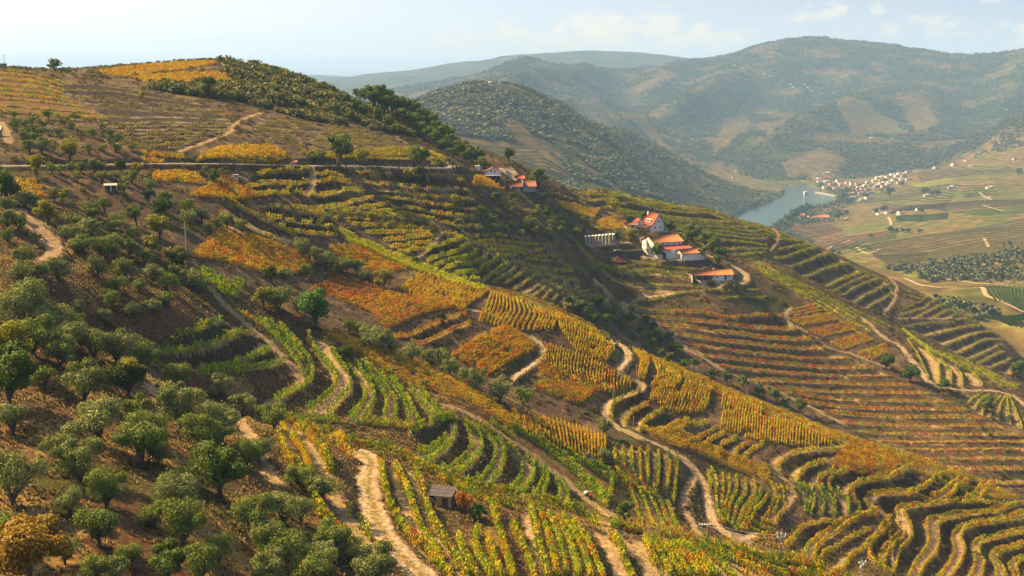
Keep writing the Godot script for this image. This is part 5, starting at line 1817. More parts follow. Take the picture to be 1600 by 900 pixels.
	leafy("gully", "dark", [17.9, -342.3, 2.4, 30.1, -369.6, 3.9, 27.2, -350.4, 2.9, 51.2, -409, 2.9, 53.4, -406.8, 2.4, 53.6, -398.2, 3.2, 55.1, -394.9, 3, 58.6, -401.5, 2.8, 60.7, -392.6, 3.2, 69.8, -371.4, 3, 75.4, -373.7, 3.7, 87.9, -376.1, 3.3, 60.2, -386.1, 2.7, 34.3, -371.9, 3])
	leafy("gully", "green", [21.5, -344.2, 4, 31.8, -360.5, 2.9, 37.2, -371.6, 2.6, 46.5, -388.7, 2.7, 50.2, -390.2, 2.7, 49.1, -372.8, 3, 51.4, -364.6, 2.8, 54.4, -366.7, 2.6, 64.3, -375.6, 3.3, 81.8, -376.5, 3.5, 38.6, -369.7, 2.2, 57.9, -389.7, 2.3, 24.5, -348.7, 2.4, 41.5, -365.5, 2.1])
	leafy("gully", "yellow", [17.1, -337.5, 2.6])
	leafy("gully", "bright", [43, -389.9, 3.2, 59, -366.5, 2.6])
	leafy("wood", "wood", [-64.9, -471, 3.3, -62, -465.2, 3.8, -59.8, -468.4, 5.5, -56.5, -468, 4.9, -54.5, -466.9, 6.5, -52.5, -470.4, 5.5, -56.2, -454.3, 5.3, -52.6, -456.4, 5.9, -50.3, -467.5, 4.9, -48.2, -464.9, 5.4, -45.3, -468.2, 5.5, -45.5, -450.7, 4.7, -42.4, -465.2, 6, -39.6, -457.4, 5.3, -41.5, -449.6, 4.7, -38.8, -473.6, 6.1, -35.9, -464.3, 6, -36.3, -448.8, 4.7, -33.4, -462.6, 5.4, -33.5, -445.3, 4.7, -30.7, -457.1, 5.3, -28.4, -454.9, 4.8, -30.5, -439.3, 4.1, -26.3, -454.2, 4.8, -26.5, -436, 4.1, -23.9, -447.8, 4.7, -21.6, -443, 4.6, -22.8, -427.5, 3.5, -19.2, -442, 4.6, -16.9, -440.9, 4.1, -17.9, -428.7, 3.2, -14.8, -438.5, 3.8, -13, -449, 3.7, -66.5, -444.5, 3.1, -61.9, -438.8, 3.6, -57.9, -436.5, 3.6, -61.8, -425.3, 3, -53.2, -439.1, 3.6, -48, -437.2, 3.6, -84.9, -410.2, 2.6, -78.6, -414, 2.9, -72.1, -420.2, 2.9, -89.3, -420.2, 2.9, -66.9, -422.5, 3, -80, -435.3, 2.5, -121.1, -466.2, 2.4, -73.9, -459.6, 2.4, -79.1, -467.6, 2.2, -44.9, -432.1, 3])


func areas() -> void:
	patches.append(["meadow", [4.9, -361.5, 10.5, -371.5, 16.1, -379, 23.5, -385.9, 17.7, -373.8, 9.7, -362.9]])
	patches.append(["yard", [-5.7, -447.7, 0, -455.2, 3.1, -446.3, -0.5, -443.4]])
	patches.append(["dirt", [45.7, -220.9, 51.1, -222.1, 51.3, -216.4, 45.4, -209.2]])
	patches.append(["dirt", [-102.2, -224.2, -95.7, -220.7, -88.1, -214.1, -84.1, -206.8, -83.2, -190.4, -87.5, -205, -95.1, -213.3]])
	patches.append(["dirt", [-64.7, -187.3, -60.9, -188.1, -44.9, -145.4, -45, -135, -50.4, -147.8]])
	area["scatter_olive"] = [-22.1, -342.4, -16.8, -360.1, -6.6, -375.2, 9.2, -414.9, 28.4, -461.8, 37.8, -477.2, 27.7, -449.4, 14.2, -389.8, -8.3, -351.7, -17, -340.8]
	area["scrub"] = [-143, -420.1, -130.7, -403.8, -118.1, -412.1, -105.3, -429.6, -122.2, -470.6, -109.4, -478.7, -95.3, -475.7, -75.8, -471.6, -64.2, -465.4, -51.5, -446.8, -36.4, -450.3, -57.4, -414.3, -72.4, -392.3, -86.4, -395, -96.3, -399.2, -113.1, -394.2, -126.9, -395.1]
	area["dryslope"] = [-87.4, -185.2, -82.5, -199.6, -70.2, -219.5, -63.7, -228.6, -49.8, -218.9, -42.2, -212.4, -47.3, -195.6, -54.9, -193.8, -67, -186.2, -75.5, -181.4, -78, -164.1]
	fields.append(["tan", [-102, -1601, -28, -1609, 48, -1657, 95, -1550, 59, -1440, 0, -1490, -73, -1473]])
	fields.append(["olive", [85, -1529, 151, -1617, 243, -1770, 267, -1753, 154, -1427, 101, -1440]])
	fields.append(["tan", [215, -1848, 348, -2296, 437, -2375, 365, -2153, 265, -1817]])
	fields.append(["olive", [899, -2828, 1002, -2773, 1009, -2476, 955, -2373, 857, -2443, 836, -2602]])
	fields.append(["green", [631, -2172, 689, -2010, 665, -1936, 628, -2055]])
	fields.append(["green", [709, -2016, 765, -1916, 745, -1869, 706, -1891, 687, -1954]])
	fields.append(["green", [775, -1920, 892, -1884, 853, -1799, 790, -1823]])
	fields.append(["green", [600, -1821, 657, -1791, 634, -1726, 583, -1764]])
	fields.append(["bright", [540, -1798, 592, -1863, 473, -1422, 445, -1393]])
	fields.append(["bright", [440, -1443, 440, -1344, 388, -1217]])
	fields.append(["olive", [689, -1943, 729, -1857, 701, -1732, 661, -1844]])
	fields.append(["bright", [1007, -2802, 1074, -2687, 1024, -2559, 992, -2745]])
	fields.append(["green", [951, -2392, 1000, -2288, 925, -2186, 901, -2245]])
	fields.append(["bright", [1211, -2897, 1271, -2844, 1192, -2692, 1153, -2835]])
	fields.append(["green", [432, -996, 490, -1020, 424, -879, 401, -891]])
	fields.append(["bright", [366, -831, 394, -816, 382, -790, 374, -804]])
	fields.append(["bright", [439, -1259, 443, -1172, 434, -1094, 405, -1102]])
	fields.append(["tan", [523, -1624, 584, -1591, 827, -1742, 574, -1202, 481, -1254, 437, -1249, 460, -1380]])
	fields.append(["brown", [541, -2168, 648, -2278, 635, -2080, 569, -1933, 533, -1992]])
	fields.append(["tan", [848, -2500, 842, -2118, 917, -1963, 885, -1893, 769, -1932, 756, -2171]])
	fields.append(["tan", [1063, -2903, 1159, -2850, 1138, -2682, 1030, -2764]])
	fields.append(["brown", [519, -1919, 597, -1993, 657, -1896, 626, -1837, 515, -1751]])
	fields.append(["tan", [842, -4432, 974, -4708, 954, -4362, 721, -3664, 628, -3495]])
	fields.append(["tan", [925, -4222, 1140, -4503, 1075, -4145, 841, -3633]])
	fields.append(["tan", [1560, -4522, 1662, -4444, 1616, -4182, 1444, -3907]])
	fields.append(["tan", [1248, -4334, 1412, -4378, 1324, -3887, 1153, -3764]])
	fields.append(["olive", [1364, -4347, 1462, -4226, 1370, -3824, 1277, -3881]])
	fields.append(["tan", [542, -5113, 763, -5338, 782, -5257, 575, -5010]])
	fields.append(["tan", [202, -3906, 323, -4327, 465, -4030, 508, -3509, 425, -3674]])
	fields.append(["tan", [-117, -1845, -63, -1835, -57, -1796, -102, -1776]])
	fields.append(["tan", [829, -3400, 966, -3549, 1053, -3425, 960, -3303, 806, -3219]])
	woods.append([429, -1211, 479, -1249, 569, -1200, 486, -1020, 451, -1057, 415, -1077])
	woods.append([905, -3108, 1103, -3528, 1251, -3605, 1314, -3380, 1218, -3381, 1038, -3304])
	woods.append([366, -905, 380, -875, 374, -826, 346, -830])
	woods.append([1474, -3378, 1538, -3331, 1430, -3088, 1326, -3011])
	far_rows.append(["tan rows", 7, [[-91, -1574, -28, -1589, 38, -1635], [-69, -1486, 0, -1509, 63, -1535]]])
	far_rows.append(["tan rows", 7, [[0, -1576, 46, -1592, 95, -1550], [13, -1497, 51, -1471, 94, -1459]]])
	far_rows.append(["tan rows", 6, [[88, -1515, 148, -1588, 233, -1732], [111, -1460, 160, -1482, 230, -1635]]])
	far_rows.append(["tan rows", 6, [[213, -1829, 345, -2272, 427, -2356], [217, -1773, 312, -2052, 403, -2260]]])
	far_rows.append(["tan rows", 8, [[893, -2835, 996, -2755, 1000, -2453], [832, -2612, 871, -2403, 842, -2118]]])
	far_rows.append(["green rows", 6, [[992, -2431, 1032, -2362, 1096, -2339], [904, -2180, 934, -2105, 987, -2103]]])
	far_rows.append(["tan rows", 6, [[1057, -2885, 1159, -2850, 1245, -2784], [1033, -2773, 1081, -2616, 1150, -2472]]])
	far_rows.append(["green rows", 5, [[709, -2016, 732, -1953, 765, -1916], [686, -1943, 708, -1887, 742, -1863]]])
	far_rows.append(["tan rows", 7, [[483, -1864, 598, -1957, 661, -1875], [422, -1463, 560, -1763, 615, -1742]]])
	far_rows.append(["green rows", 5, [[775, -1920, 831, -1895, 885, -1881], [787, -1816, 817, -1801, 846, -1796]]])
	far_rows.append(["tan rows", 6, [[723, -4176, 877, -4482, 987, -4706], [690, -3612, 832, -4001, 967, -4360]]])
	far_rows.append(["tan rows", 6, [[929, -4187, 1039, -4349, 1144, -4470], [825, -3655, 920, -3792, 1064, -4099]]])
	far_rows.append(["tan rows", 16, [[523, -1624, 584, -1591, 823, -1735], [460, -1380, 515, -1344, 670, -1408], [440, -1258, 483, -1259, 576, -1208]]])
	far_rows.append(["green rows", 10, [[432, -996, 403, -911, 401, -893], [459, -1006, 419, -904, 415, -883], [485, -1015, 434, -904, 424, -879]]])
	far_rows.append(["brown rows", 7, [[541, -2168, 601, -2227, 652, -2278], [531, -1984, 582, -2023, 632, -2061]]])
	far_rows.append(["green rows", 6, [[532, -1755, 567, -1817, 588, -1845], [440, -1377, 461, -1411, 477, -1430]]])
	far_rows.append(["tan rows", 8, [[848, -2500, 842, -2118, 917, -1963], [756, -2171, 769, -1932, 882, -1885]]])
	far_rows.append(["green rows", 8, [[367, -833, 373, -823, 375, -805], [382, -828, 385, -808, 384, -792], [393, -817, 392, -808, 392, -799]]])
	far_tracks.append([401, -1108, 396, -1043, 405, -1019])
	far_tracks.append([437, -1086, 444, -1026, 473, -998])
	far_tracks.append([425, -991, 397, -904, 416, -874])
	far_tracks.append([618, -1426, 577, -1317])
	far_tracks.append([722, -2099, 676, -1945])
	far_tracks.append([842, -1960, 834, -1902, 832, -1847])
	far_tracks.append([362, -1363, 542, -1841, 595, -1909])
	far_tracks.append([553, -1773, 469, -1461, 459, -1402, 495, -1463])
	far_tracks.append([969, -2275, 916, -2121, 890, -2031])


func far_places() -> void:
	far_houses("village", "red", [904, -3202, 28, 882, -3143, 18.3, 904, -3002, 24.5, 886, -2952, 13.8, 865, -2937, 12, 849, -2962, 19, 914, -2945, 15.4, 1001, -2924, 15.3, 997, -2865, 15, 1021, -2833, 13.2, 879, -2701, 17.3, 895, -2832, 9.9, 899, -2786, 9.7, 915, -3080, 12.6, 915, -2994, 12.2])
	far_houses("village", "pale", [889, -3109, 14.5, 947, -2920, 11.9, 948, -2879, 13.4, 981, -2941, 17.1, 989, -2936, 12, 980, -2851, 13.3, 1029, -2920, 11.9, 1040, -2912, 15.3, 1016, -2904, 11.8, 968, -2826, 11.5, 909, -2868, 16.7, 854, -2673, 12.5, 851, -2735, 9.6, 926, -2878, 10.1, 962, -2919, 10.2, 1008, -2847, 10, 962, -2867, 10, 1016, -2937, 10.3])
	far_houses("village", "tan", [919, -2916, 13.6, 932, -2920, 11.9, 937, -2872, 11.7, 976, -2904, 10.2, 975, -2868, 11.7, 1050, -2922, 10.2, 1026, -2882, 13.4, 993, -2818, 9.9, 956, -2824, 11.5, 898, -2850, 11.6, 896, -2874, 11.7, 908, -2837, 13.2, 916, -2829, 13.2, 910, -2785, 17.9, 889, -2797, 13, 876, -2855, 10, 996, -2879, 10.1, 1058, -2921, 10.2, 884, -2905, 10.2, 882, -3034, 10.6])
	far_houses("village", "grey", [944, -2842, 14.9, 854, -2719, 9.5])
	far_houses("village", "orange", [869, -2804, 14.7])
	far_houses("estate", "white", [776, -2296, 18.7])
	far_houses("estate", "red", [775, -2249, 11.8, 733, -2055, 13.2, 719, -2378, 18, 1177, -2928, 17.1, 1247, -3018, 15.8])
	far_houses("estate", "pale", [763, -2056, 6, 702, -2295, 5.3, 1004, -2308, 12.1, 902, -2068, 4.8, 915, -2419, 11.3])
	far_houses("estate", "tan", [1120, -2900, 16.9, 1307, -2867, 10])
	far_houses("estate", "grey", [1185, -2830, 23.1, 973, -2436, 11.4, 938, -3285, 17.2])
	far_houses("hill_village", "pale", [1212, -5245, 9.2, 1258, -5221, 9.1, 1290, -5169, 12, 1291, -5123, 11.9, 1351, -5152, 12, 1357, -5117, 14.9, 1368, -5079, 8.9, 1403, -5060, 8.8, 1452, -5026, 8.8, 1066, -5358, 9.4, 1089, -5290, 12.3, 1186, -5262, 12.3, 1225, -3771, 15.4, 1939, -4355, 7.6, -46, -1990, 4.6, -38, -1999, 5.8, 213, -1964, 4.6, 630, -3131, 7.3, 669, -3286, 5.7])
	far_trees("dark", [909, -2639, 20, 570, -2252, 15.7, 595, -2297, 18.7, 623, -2353, 19.2, 654, -2417, 18.3, 540, -2180, 15.2, 518, -2129, 12.4, 684, -2288, 16, 681, -2352, 8.2, 724, -2368, 9.7, 769, -2311, 10.8, 796, -2345, 12.3, 741, -1983, 9.2, 919, -2439, 14.2, 922, -2376, 12.5, 620, -1884, 6.6, 646, -1863, 8.7, 650, -1845, 8.6, 656, -1830, 7.5, 656, -1803, 7.4, 661, -1767, 7.2, 588, -1301, 3.8, 598, -1307, 3.8, 878, -2725, 11.1, 975, -2876, 10.1, 989, -2786, 9.7, 426, -1442, 5, 427, -1418, 5])
	far_trees("green", [797, -2648, 18.5, 791, -2594, 13.6, 910, -2380, 12.5, 1130, -2456, 14.3, 866, -2844, 11.6, 933, -2772, 8.1, 871, -2954, 10.3, 838, -2980, 13.9, 837, -2898, 11.8, 843, -2821, 14.8, 819, -2633, 10.7])
	far_trees("yellow", [761, -2561, 14.9, 574, -2570, 13.5])


# ------------------------------------------------------------------ trees

const SPECIES := {
	"olive": [[0.12, 0.145, 0.042], [0.22, 0.24, 0.082], 0.84, 0.1],
	"silver_olive": [[0.145, 0.17, 0.05], [0.24, 0.265, 0.095], 0.82, 0.1],
	"green_olive": [[0.105, 0.145, 0.03], [0.195, 0.23, 0.052], 0.88, 0.1],
	"green": [[0.07, 0.115, 0.02], [0.13, 0.17, 0.025], 1.0, 0.14],
	"bright": [[0.05, 0.125, 0.012], [0.10, 0.20, 0.02], 1.02, 0.12],
	"yellow": [[0.17, 0.18, 0.02], [0.30, 0.27, 0.025], 1.0, 0.14],
	"darkyellow": [[0.05, 0.075, 0.014], [0.27, 0.24, 0.02], 0.95, 0.1],
	"dark": [[0.04, 0.075, 0.014], [0.075, 0.115, 0.02], 0.95, 0.1],
	"orange": [[0.34, 0.15, 0.02], [0.26, 0.09, 0.025], 0.9, 0.3],
	"autumn": [[0.30, 0.16, 0.02], [0.20, 0.17, 0.025], 0.95, 0.2],
	"wood": [[0.08, 0.115, 0.026], [0.15, 0.18, 0.038], 1.25, 0.16],
}


# A tree one metre wide: tapered forked trunk, and a crown of leaf faces gathered in uneven clumps with gaps between them.
func model_tree(kind: String, seed_: int, count: int, size: float, forked := true) -> Node3D:
	var spec: Array = SPECIES[kind]
	var r := RandomNumberGenerator.new()
	r.seed = seed_
	var tall: float = spec[2]
	var clear: float = spec[3]
	var ca := Color(spec[0][0], spec[0][1], spec[0][2])
	var cb := Color(spec[1][0], spec[1][1], spec[1][2])
	var mid := Vector3(0, tall * (clear + (1.0 - clear) * 0.5), 0)
	var half := tall * (1.0 - clear) * 0.5
	var lobes := []
	var want := 9 + r.randi() % 4
	for i in want:
		var a := TAU * i / want * 2.6 + r.randf_range(-0.5, 0.5)
		var h := r.randf_range(-0.62, 0.72)
		var ring := sqrt(maxf(0.05, 1.0 - h * h)) * r.randf_range(0.25, 1.08)
		var rad := r.randf_range(0.10, 0.25)
		lobes.append([mid + Vector3(cos(a) * ring * (0.5 - rad * 0.7), h * (half - rad * 0.5), sin(a) * ring * (0.5 - rad * 0.7)), rad, r.randf()])
	lobes.append([mid, 0.24, 0.4])
	var v := PackedVector3Array()
	var nrm := PackedVector3Array()
	var col := PackedColorArray()
	var slim := 0.42 if kind.contains("olive") else 0.75
	for k in count:
		var l: Array = lobes[r.randi() % lobes.size()]
		var dir := Vector3(r.randfn(), r.randfn() + 0.25, r.randfn()).normalized()
		var c: Vector3 = l[0] + dir * l[1] * (1.0 - 0.55 * r.randf() ** 2.0) * Vector3(1, 0.82, 1)
		if k % 9 == 0:
			c += dir * l[1] * r.randf() * 0.45
		c.y = maxf(c.y, tall * clear * 0.55)
		var out := (dir + Vector3(r.randfn(), r.randfn(), r.randfn()) * 0.55).normalized()
		leaf(v, nrm, col, c, out, size * r.randf_range(0.7, 1.35), r, 1.0, slim)
		var high := clampf((c.y / tall - clear) / (1.0 - clear), 0.0, 1.0)
		var mix_ := clampf(l[2] * 0.75 + r.randf_range(-0.25, 0.35), 0.0, 1.0)
		if kind == "darkyellow":
			mix_ = clampf((high - 0.6) * 3.0 + l[2] - 0.5, 0.0, 1.0)
		var f := r.randf_range(0.75, 1.25)
		var cc := ca.lerp(cb, mix_)
		for q in 6:
			col[col.size() - 1 - q] = Color(cc.r * f, cc.g * f, cc.b * f)
	var o := Node3D.new()
	var tr := SurfaceTool.new()
	tr.begin(Mesh.PRIMITIVE_TRIANGLES)
	var fork := Vector3(r.randf_range(-0.04, 0.04), tall * clear * 0.85, r.randf_range(-0.04, 0.04))
	limb(tr, Vector3(0, -0.06, 0), fork, 0.058, 0.042)
	for i in (5 if forked else 2):
		var l: Array = lobes[(i * 2 + 1) % lobes.size()]
		var knee: Vector3 = fork.lerp(l[0], 0.5) + Vector3(0, 0.03, 0)
		limb(tr, fork, knee, 0.036, 0.022)
		limb(tr, knee, l[0], 0.022, 0.008)
	tr.generate_normals()
	var trunk := MeshInstance3D.new()
	trunk.name = "trunk"
	trunk.mesh = tr.commit()
	trunk.material_override = mats.bark
	o.add_child(trunk)
	var crown := MeshInstance3D.new()
	crown.name = "crown"
	crown.mesh = leaf_mesh(v, nrm, col, mats.olive_leaf if kind.contains("olive") or kind == "wood" or kind == "dark" else mats.leaf)
	o.add_child(crown)
	return o


func limb(st: SurfaceTool, a: Vector3, b: Vector3, ra: float, rb: float, sides := 6) -> void:
	var axis := (b - a).normalized()
	var s := axis.cross(Vector3(0.31, 0.2, 0.93)).normalized()
	var t := axis.cross(s)
	for i in sides:
		var p := s * cos(TAU * i / sides) + t * sin(TAU * i / sides)
		var q := s * cos(TAU * (i + 1) / sides) + t * sin(TAU * (i + 1) / sides)
		for w in [a + p * ra, b + p * rb, a + q * ra, a + q * ra, b + p * rb, b + q * rb]:
			st.add_vertex(w)


func put_tree(called: String, kind: String, x: float, z: float, wide: float, label: String, category: String, group: String) -> void:
	var px := wide * 1098.0 / Vector2(x, z).length()
	var lod := 0 if px > 26.0 else (1 if px > 11.0 else 2)
	var variant := rng.randi() % (4 if lod == 0 else 3)
	var key := "%s %d %d" % [kind, lod, variant]
	if not protos.has(key):
		protos[key] = model_tree(kind, 40 + lod * 10 + variant + kind.length() * 7, [7800, 2400, 700][lod], [0.042, 0.068, 0.115][lod], lod < 2)
	var o: Node3D = protos[key].duplicate()
	o.name = numbered(called)
	o.position = ground(x, z, 0.05)
	o.rotation.y = rng.randf() * TAU
	wide *= (1.3 if Vector2(x, z).length() < 170.0 else 1.25) if called == "olive_tree" else (1.4 if Vector2(x, z).length() > 310.0 else 1.2)
	o.scale = Vector3(wide * rng.randf_range(0.9, 1.12), wide * rng.randf_range(0.88, 1.15), wide * rng.randf_range(0.9, 1.12))
	o.rotation.x = rng.randf_range(-0.07, 0.07)
	o.rotation.z = rng.randf_range(-0.07, 0.07)
	tag(o, label, category, group)
	add_child(o, true)


const HOME := {
	"the near slope": ["the near slope", "slate-roofed shed", -9.6, -139.7],
	"the shoulder of the near slope": ["near slope shoulder", "concrete pole", -71.1, -237.3],
	"the dry bank above the earth track": ["the dry bank", "concrete pole", -71.1, -237.3],
	"the bank below the tin-roofed hut": ["the bank below", "tin-roofed hut", -94.4, -257.3],
	"the strip below the asphalt road": ["strip under asphalt road", "tin-roofed hut", -94.4, -257.3],
	"the slope above the asphalt road": ["slope over asphalt road", "lane-end house", -129.4, -281.1],
	"the string of olives under the golden nose": ["level olive string", "red-roofed hut", -66.6, -337.8],
	"the bank beside the rust-red block": ["bank beside rust-red vines", "red block wall", -47.6, -233.0],
	"the olive line of the orange back slope": ["the crest olive line", "red block wall", -47.6, -233.0],
	"the edge of the nearest vineyard spur": ["the vineyard edge", "slate-roofed shed", -9.6, -139.7],
	"farm": ["the dark terraced slope", "white farmhouse", -7.2, -414.0],
}


func ranked(list: Array, x: float, z: float) -> Array:
	var spots := []
	for i in list.size() / 3:
		spots.append([Vector2(list[i * 3], list[i * 3 + 1]).distance_to(Vector2(x, z)), list[i * 3], list[i * 3 + 1], list[i * 3 + 2]])
	spots.sort_custom(func(a, b): return a[0] < b[0])
	return spots


func olives(place: String, list: Array) -> void:
	var h: Array = HOME[place]
	var k := 0
	for s in ranked(list, h[2], h[3]):
		k += 1
		var tone: int = rng.randi() % 3
		var kind: String = ["olive", "silver_olive", "green_olive"][tone]
		var size := "small" if s[3] < 3.4 else ("broad" if s[3] > 4.8 else "round")
		var said := "%s %s olive tree on %s, %s nearest the %s" % [size, ["grey-green", "silvery", "green"][tone], h[0], ordinal(k), h[1]]
		put_tree("olive_tree", kind, s[1], s[2], s[3], said, "olive tree", "olive trees on " + place)


func scatter_olives() -> void:
	var p: Array = area.scatter_olive
	var r := box_of(p)
	var list := []
	var x := r.position.x
	while x < r.end.x:
		var z := r.position.y
		while z < r.end.y:
			var q := Vector2(x + rng.randf_range(-1.6, 1.6), z + rng.randf_range(-2.2, 2.2))
			var clear := true
			for y in yards():
				clear = clear and q.distance_to(Vector2(y[0], y[1])) > 9.0
			if in_polygon(q.x, q.y, p) and clear and kind_at(q.x, q.y) < DIRT:
				list.append_array([q.x, q.y, rng.randf_range(2.0, 3.1)])
			z += 7.5
		x += 5.2
	olives("farm", list)


func leafy(where: String, kind: String, list: Array) -> void:
	var words := {"green": "green", "bright": "vivid green", "yellow": "yellowing", "darkyellow": "yellow-topped dark", "dark": "dark green", "orange": "orange", "autumn": "amber and green", "wood": "bushy evergreen"}
	var mark: Array = {"green": ["winery hall", 60.0, -456.0], "gully": ["winery hall", 60.0, -456.0], "wood": ["white farmhouse", -7.2, -414.0]}[where]
	var k := 0
	for s in ranked(list, mark[1], mark[2]):
		k += 1
		var small: bool = s[3] < 3.0
		var called := "shrub" if small else ("ridge_tree" if where == "wood" else "leafy_tree")
		var said: String
		if where == "gully":
			called = "orchard_tree"
			said = "%s orchard tree down the gully terraces, %s nearest to the winery hall" % [words[kind], ordinal(k)]
		elif where == "wood":
			said = "evergreen tree on the wooded ridge line, %s nearest to the white farmhouse" % ordinal(k)
		else:
			said = "%s %s standing %s nearest to the winery hall of its colour" % [words[kind], "shrub" if small else "tree", ordinal(k)]
		if kind == "orange":
			said = "small orange-leaved tree beside the slate-roofed shed"
		elif kind == "autumn":
			said = "large amber and green tree at the bottom corner of the olive grove"
		put_tree(called, kind, s[1], s[2], s[3], said, called.replace("_", " ") if called != "leafy_tree" else "tree", {"green": "broadleaf trees and shrubs about the vineyards", "gully": "orchard trees down the gully", "wood": "trees along the wooded ridge"}[where])


# ------------------------------------------------------------------ ground cover

func ground_cover() -> void:
	var v := PackedVector3Array()
	var nrm := PackedVector3Array()
	var col := PackedColorArray()
	var r := RandomNumberGenerator.new()
	r.seed = 9
	for k in 14:
		var a := r.randf() * TAU
		var root := Vector3(cos(a), 0, sin(a)) * r.randf_range(0.0, 0.35)
		var tip := root + Vector3(cos(a + 0.4) * r.randf_range(0.1, 0.45), r.randf_range(0.4, 1.0), sin(a + 0.4) * r.randf_range(0.1, 0.45))
		var side := Vector3(-sin(a), 0, cos(a)) * 0.07
		var n := (Vector3.UP + Vector3(cos(a), 0, sin(a)) * 0.6).normalized()
		var t := r.randf_range(0.75, 1.25)
		for p in [root - side, tip, root + side]:
			v.append(p)
			nrm.append(n)
			col.append(Color(t, t, t))
	var tuft := leaf_mesh(v, nrm, col, mats.dry)
	var grass := []
	var weeds := []
	var tries := 0
	while tries < 150000:
		tries += 1
		var d := lerpf(70.0, 235.0, sqrt(rng.randf()))
		var x := rng.randf_range(-0.5, 0.5) * d
		var k := kind_at(x, -d)
		if k != 0 and k != BANK and k != RUT_GRASS:
			continue
		var n := patchy.get_noise_2d(x * 1.6, -d * 1.6)
		if n < -0.12 and rng.randf() < 0.8:
			continue
		var s := rng.randf_range(0.22, 0.5) * (0.4 if k == RUT_GRASS else 1.0)
		var f := rng.randf_range(0.7, 1.2)
		var c := Color(0.29 * f, 0.195 * f, 0.06 * f) if rng.randf() < 0.7 else Color(0.16 * f, 0.16 * f, 0.035 * f)
		grass.append([Transform3D(Basis(Vector3.UP, rng.randf() * TAU).scaled(Vector3(s * 1.2, s, s * 1.2)), ground(x, -d, 0.03)), c])
	for t in 60000:
		var d := lerpf(80.0, 590.0, sqrt(rng.randf()))
		var x := rng.randf_range(-0.5, 0.5) * d
		var k := kind_at(x, -d)
		if k != 0 and k != BANK:
			continue
		if patchy.get_noise_2d(x * 2.2 + 70.0, -d * 2.2) < (0.18 if k == BANK else 0.05) + (0.12 if d < 220.0 else 0.0):
			continue
		var s := rng.randf_range(0.25, 0.7) * (1.0 + d * 0.0016)
		var f := rng.randf_range(0.6, 1.2)
		var c := Color(0.075 * f, 0.085 * f, 0.025 * f) if rng.randf() < 0.6 else Color(0.18 * f, 0.13 * f, 0.05 * f)
		weeds.append([Transform3D(Basis(Vector3.UP, rng.randf() * TAU).scaled(Vector3(s * 1.5, s, s * 1.5)), ground(x, -d, 0.08)), c])
	var g := many("dry_grass", tuft, grass, Vector3.ZERO, self)
	g.set_meta("kind", "stuff")
	tag(g, "dry straw grass over the olive slope and earth banks", "grass")
	var w := many("weeds", leaf_clump(300, 26, 0.34), weeds, Vector3.ZERO, self)
	w.set_meta("kind", "stuff")
	tag(w, "low weeds and broom on the earth banks", "weeds")
	var stones := []
	for t in 9000:
		var d := lerpf(70.0, 190.0, sqrt(rng.randf()))
		var x := rng.randf_range(-0.5, 0.3) * d
		if kind_at(x, -d) != 0 and kind_at(x, -d) != BANK:
			continue
		var s := rng.randf_range(0.06, 0.2) * (2.0 if rng.randf() < 0.06 else 1.0)
		var f := rng.randf_range(0.7, 1.3)
		stones.append([Transform3D(Basis.from_euler(Vector3(rng.randf() * 3.0, rng.randf() * 6.0, rng.randf() * 3.0)).scaled(Vector3(s, s * 0.6, s)), ground(x, -d, 0.02)), Color(0.26 * f, 0.2 * f, 0.15 * f)])
	var pebble := SphereMesh.new()
	pebble.radial_segments = 6
	pebble.rings = 3
	pebble.radius = 0.6
	pebble.height = 1.1
	var st := StandardMaterial3D.new()
	st.resource_name = "loose_stone"
	st.vertex_color_use_as_albedo = true
	st.roughness = 0.95
	pebble.material = st
	var so := many("pebbles", pebble, stones, Vector3.ZERO, self)
	so.set_meta("kind", "stuff")
	tag(so, "loose schist stones on the olive slope", "stones")
	# broom and heath covering the top of the hill, and the undergrowth of the wooded ridge
	var scrub := []
	var p: Array = area.scrub
	var b := box_of(p)
	for t in 9000:
		var q := Vector2(rng.randf_range(b.position.x, b.end.x), rng.randf_range(b.position.y, b.end.y))
		if not in_polygon(q.x, q.y, p) or kind_at(q.x, q.y) != 0:
			continue
		var low := patchy.get_noise_2d(q.x * 0.9, q.y * 0.9)
		if low < -0.28:
			continue
		var s := rng.randf_range(0.8, 2.6) * (1.0 + low)
		var f := rng.randf_range(0.6, 1.25)
		var c := Color(0.075 * f, 0.095 * f, 0.025 * f) if rng.randf() < 0.55 else Color(0.16 * f, 0.145 * f, 0.04 * f)
		scrub.append([Transform3D(Basis(Vector3.UP, rng.randf() * TAU).scaled(Vector3(s * 1.3, s, s * 1.3)), ground(q.x, q.y, 0.1)), c])
	var sc := many("undergrowth", leaf_clump(301, 40, 0.36), scrub, Vector3.ZERO, self)
	sc.set_meta("kind", "stuff")
	tag(sc, "dark broom and heath covering the high hill", "scrub")


# ------------------------------------------------------------------ buildings

func yards() -> Array:
	# x, z, width, depth, turn, lift, ground kind
	return [
		[68.5, -461.5, 22.0, 20.0, deg_to_rad(22.0), -1.2, YARD],
		[63.6, -492.6, 8.0, 10.0, deg_to_rad(28.0), 0.4, YARD],
		[36.6, -452.6, 15.0, 4.0, deg_to_rad(30.0), 0.2, YARD],
		[81.0, -440.8, 18.0, 6.5, deg_to_rad(8.0), 0.0, YARD],
		[-7.2, -416.0, 7.0, 7.0, 0.0, 0.2, 0],
		[3.0, -425.0, 13.0, 5.0, deg_to_rad(6.0), 0.1, 0],
		[3.1, -442.5, 4.0, 4.0, 0.0, 0.1, 0],
		[-9.4, -140.6, 3.6, 3.2, deg_to_rad(-12.0), -0.1, 0],
		[-94.4, -258.2, 3.0, 2.6, 0.2, 0.1, 0],
		[-129.6, -282.5, 4.5, 4.5, 0.0, 0.0, 0],
	]


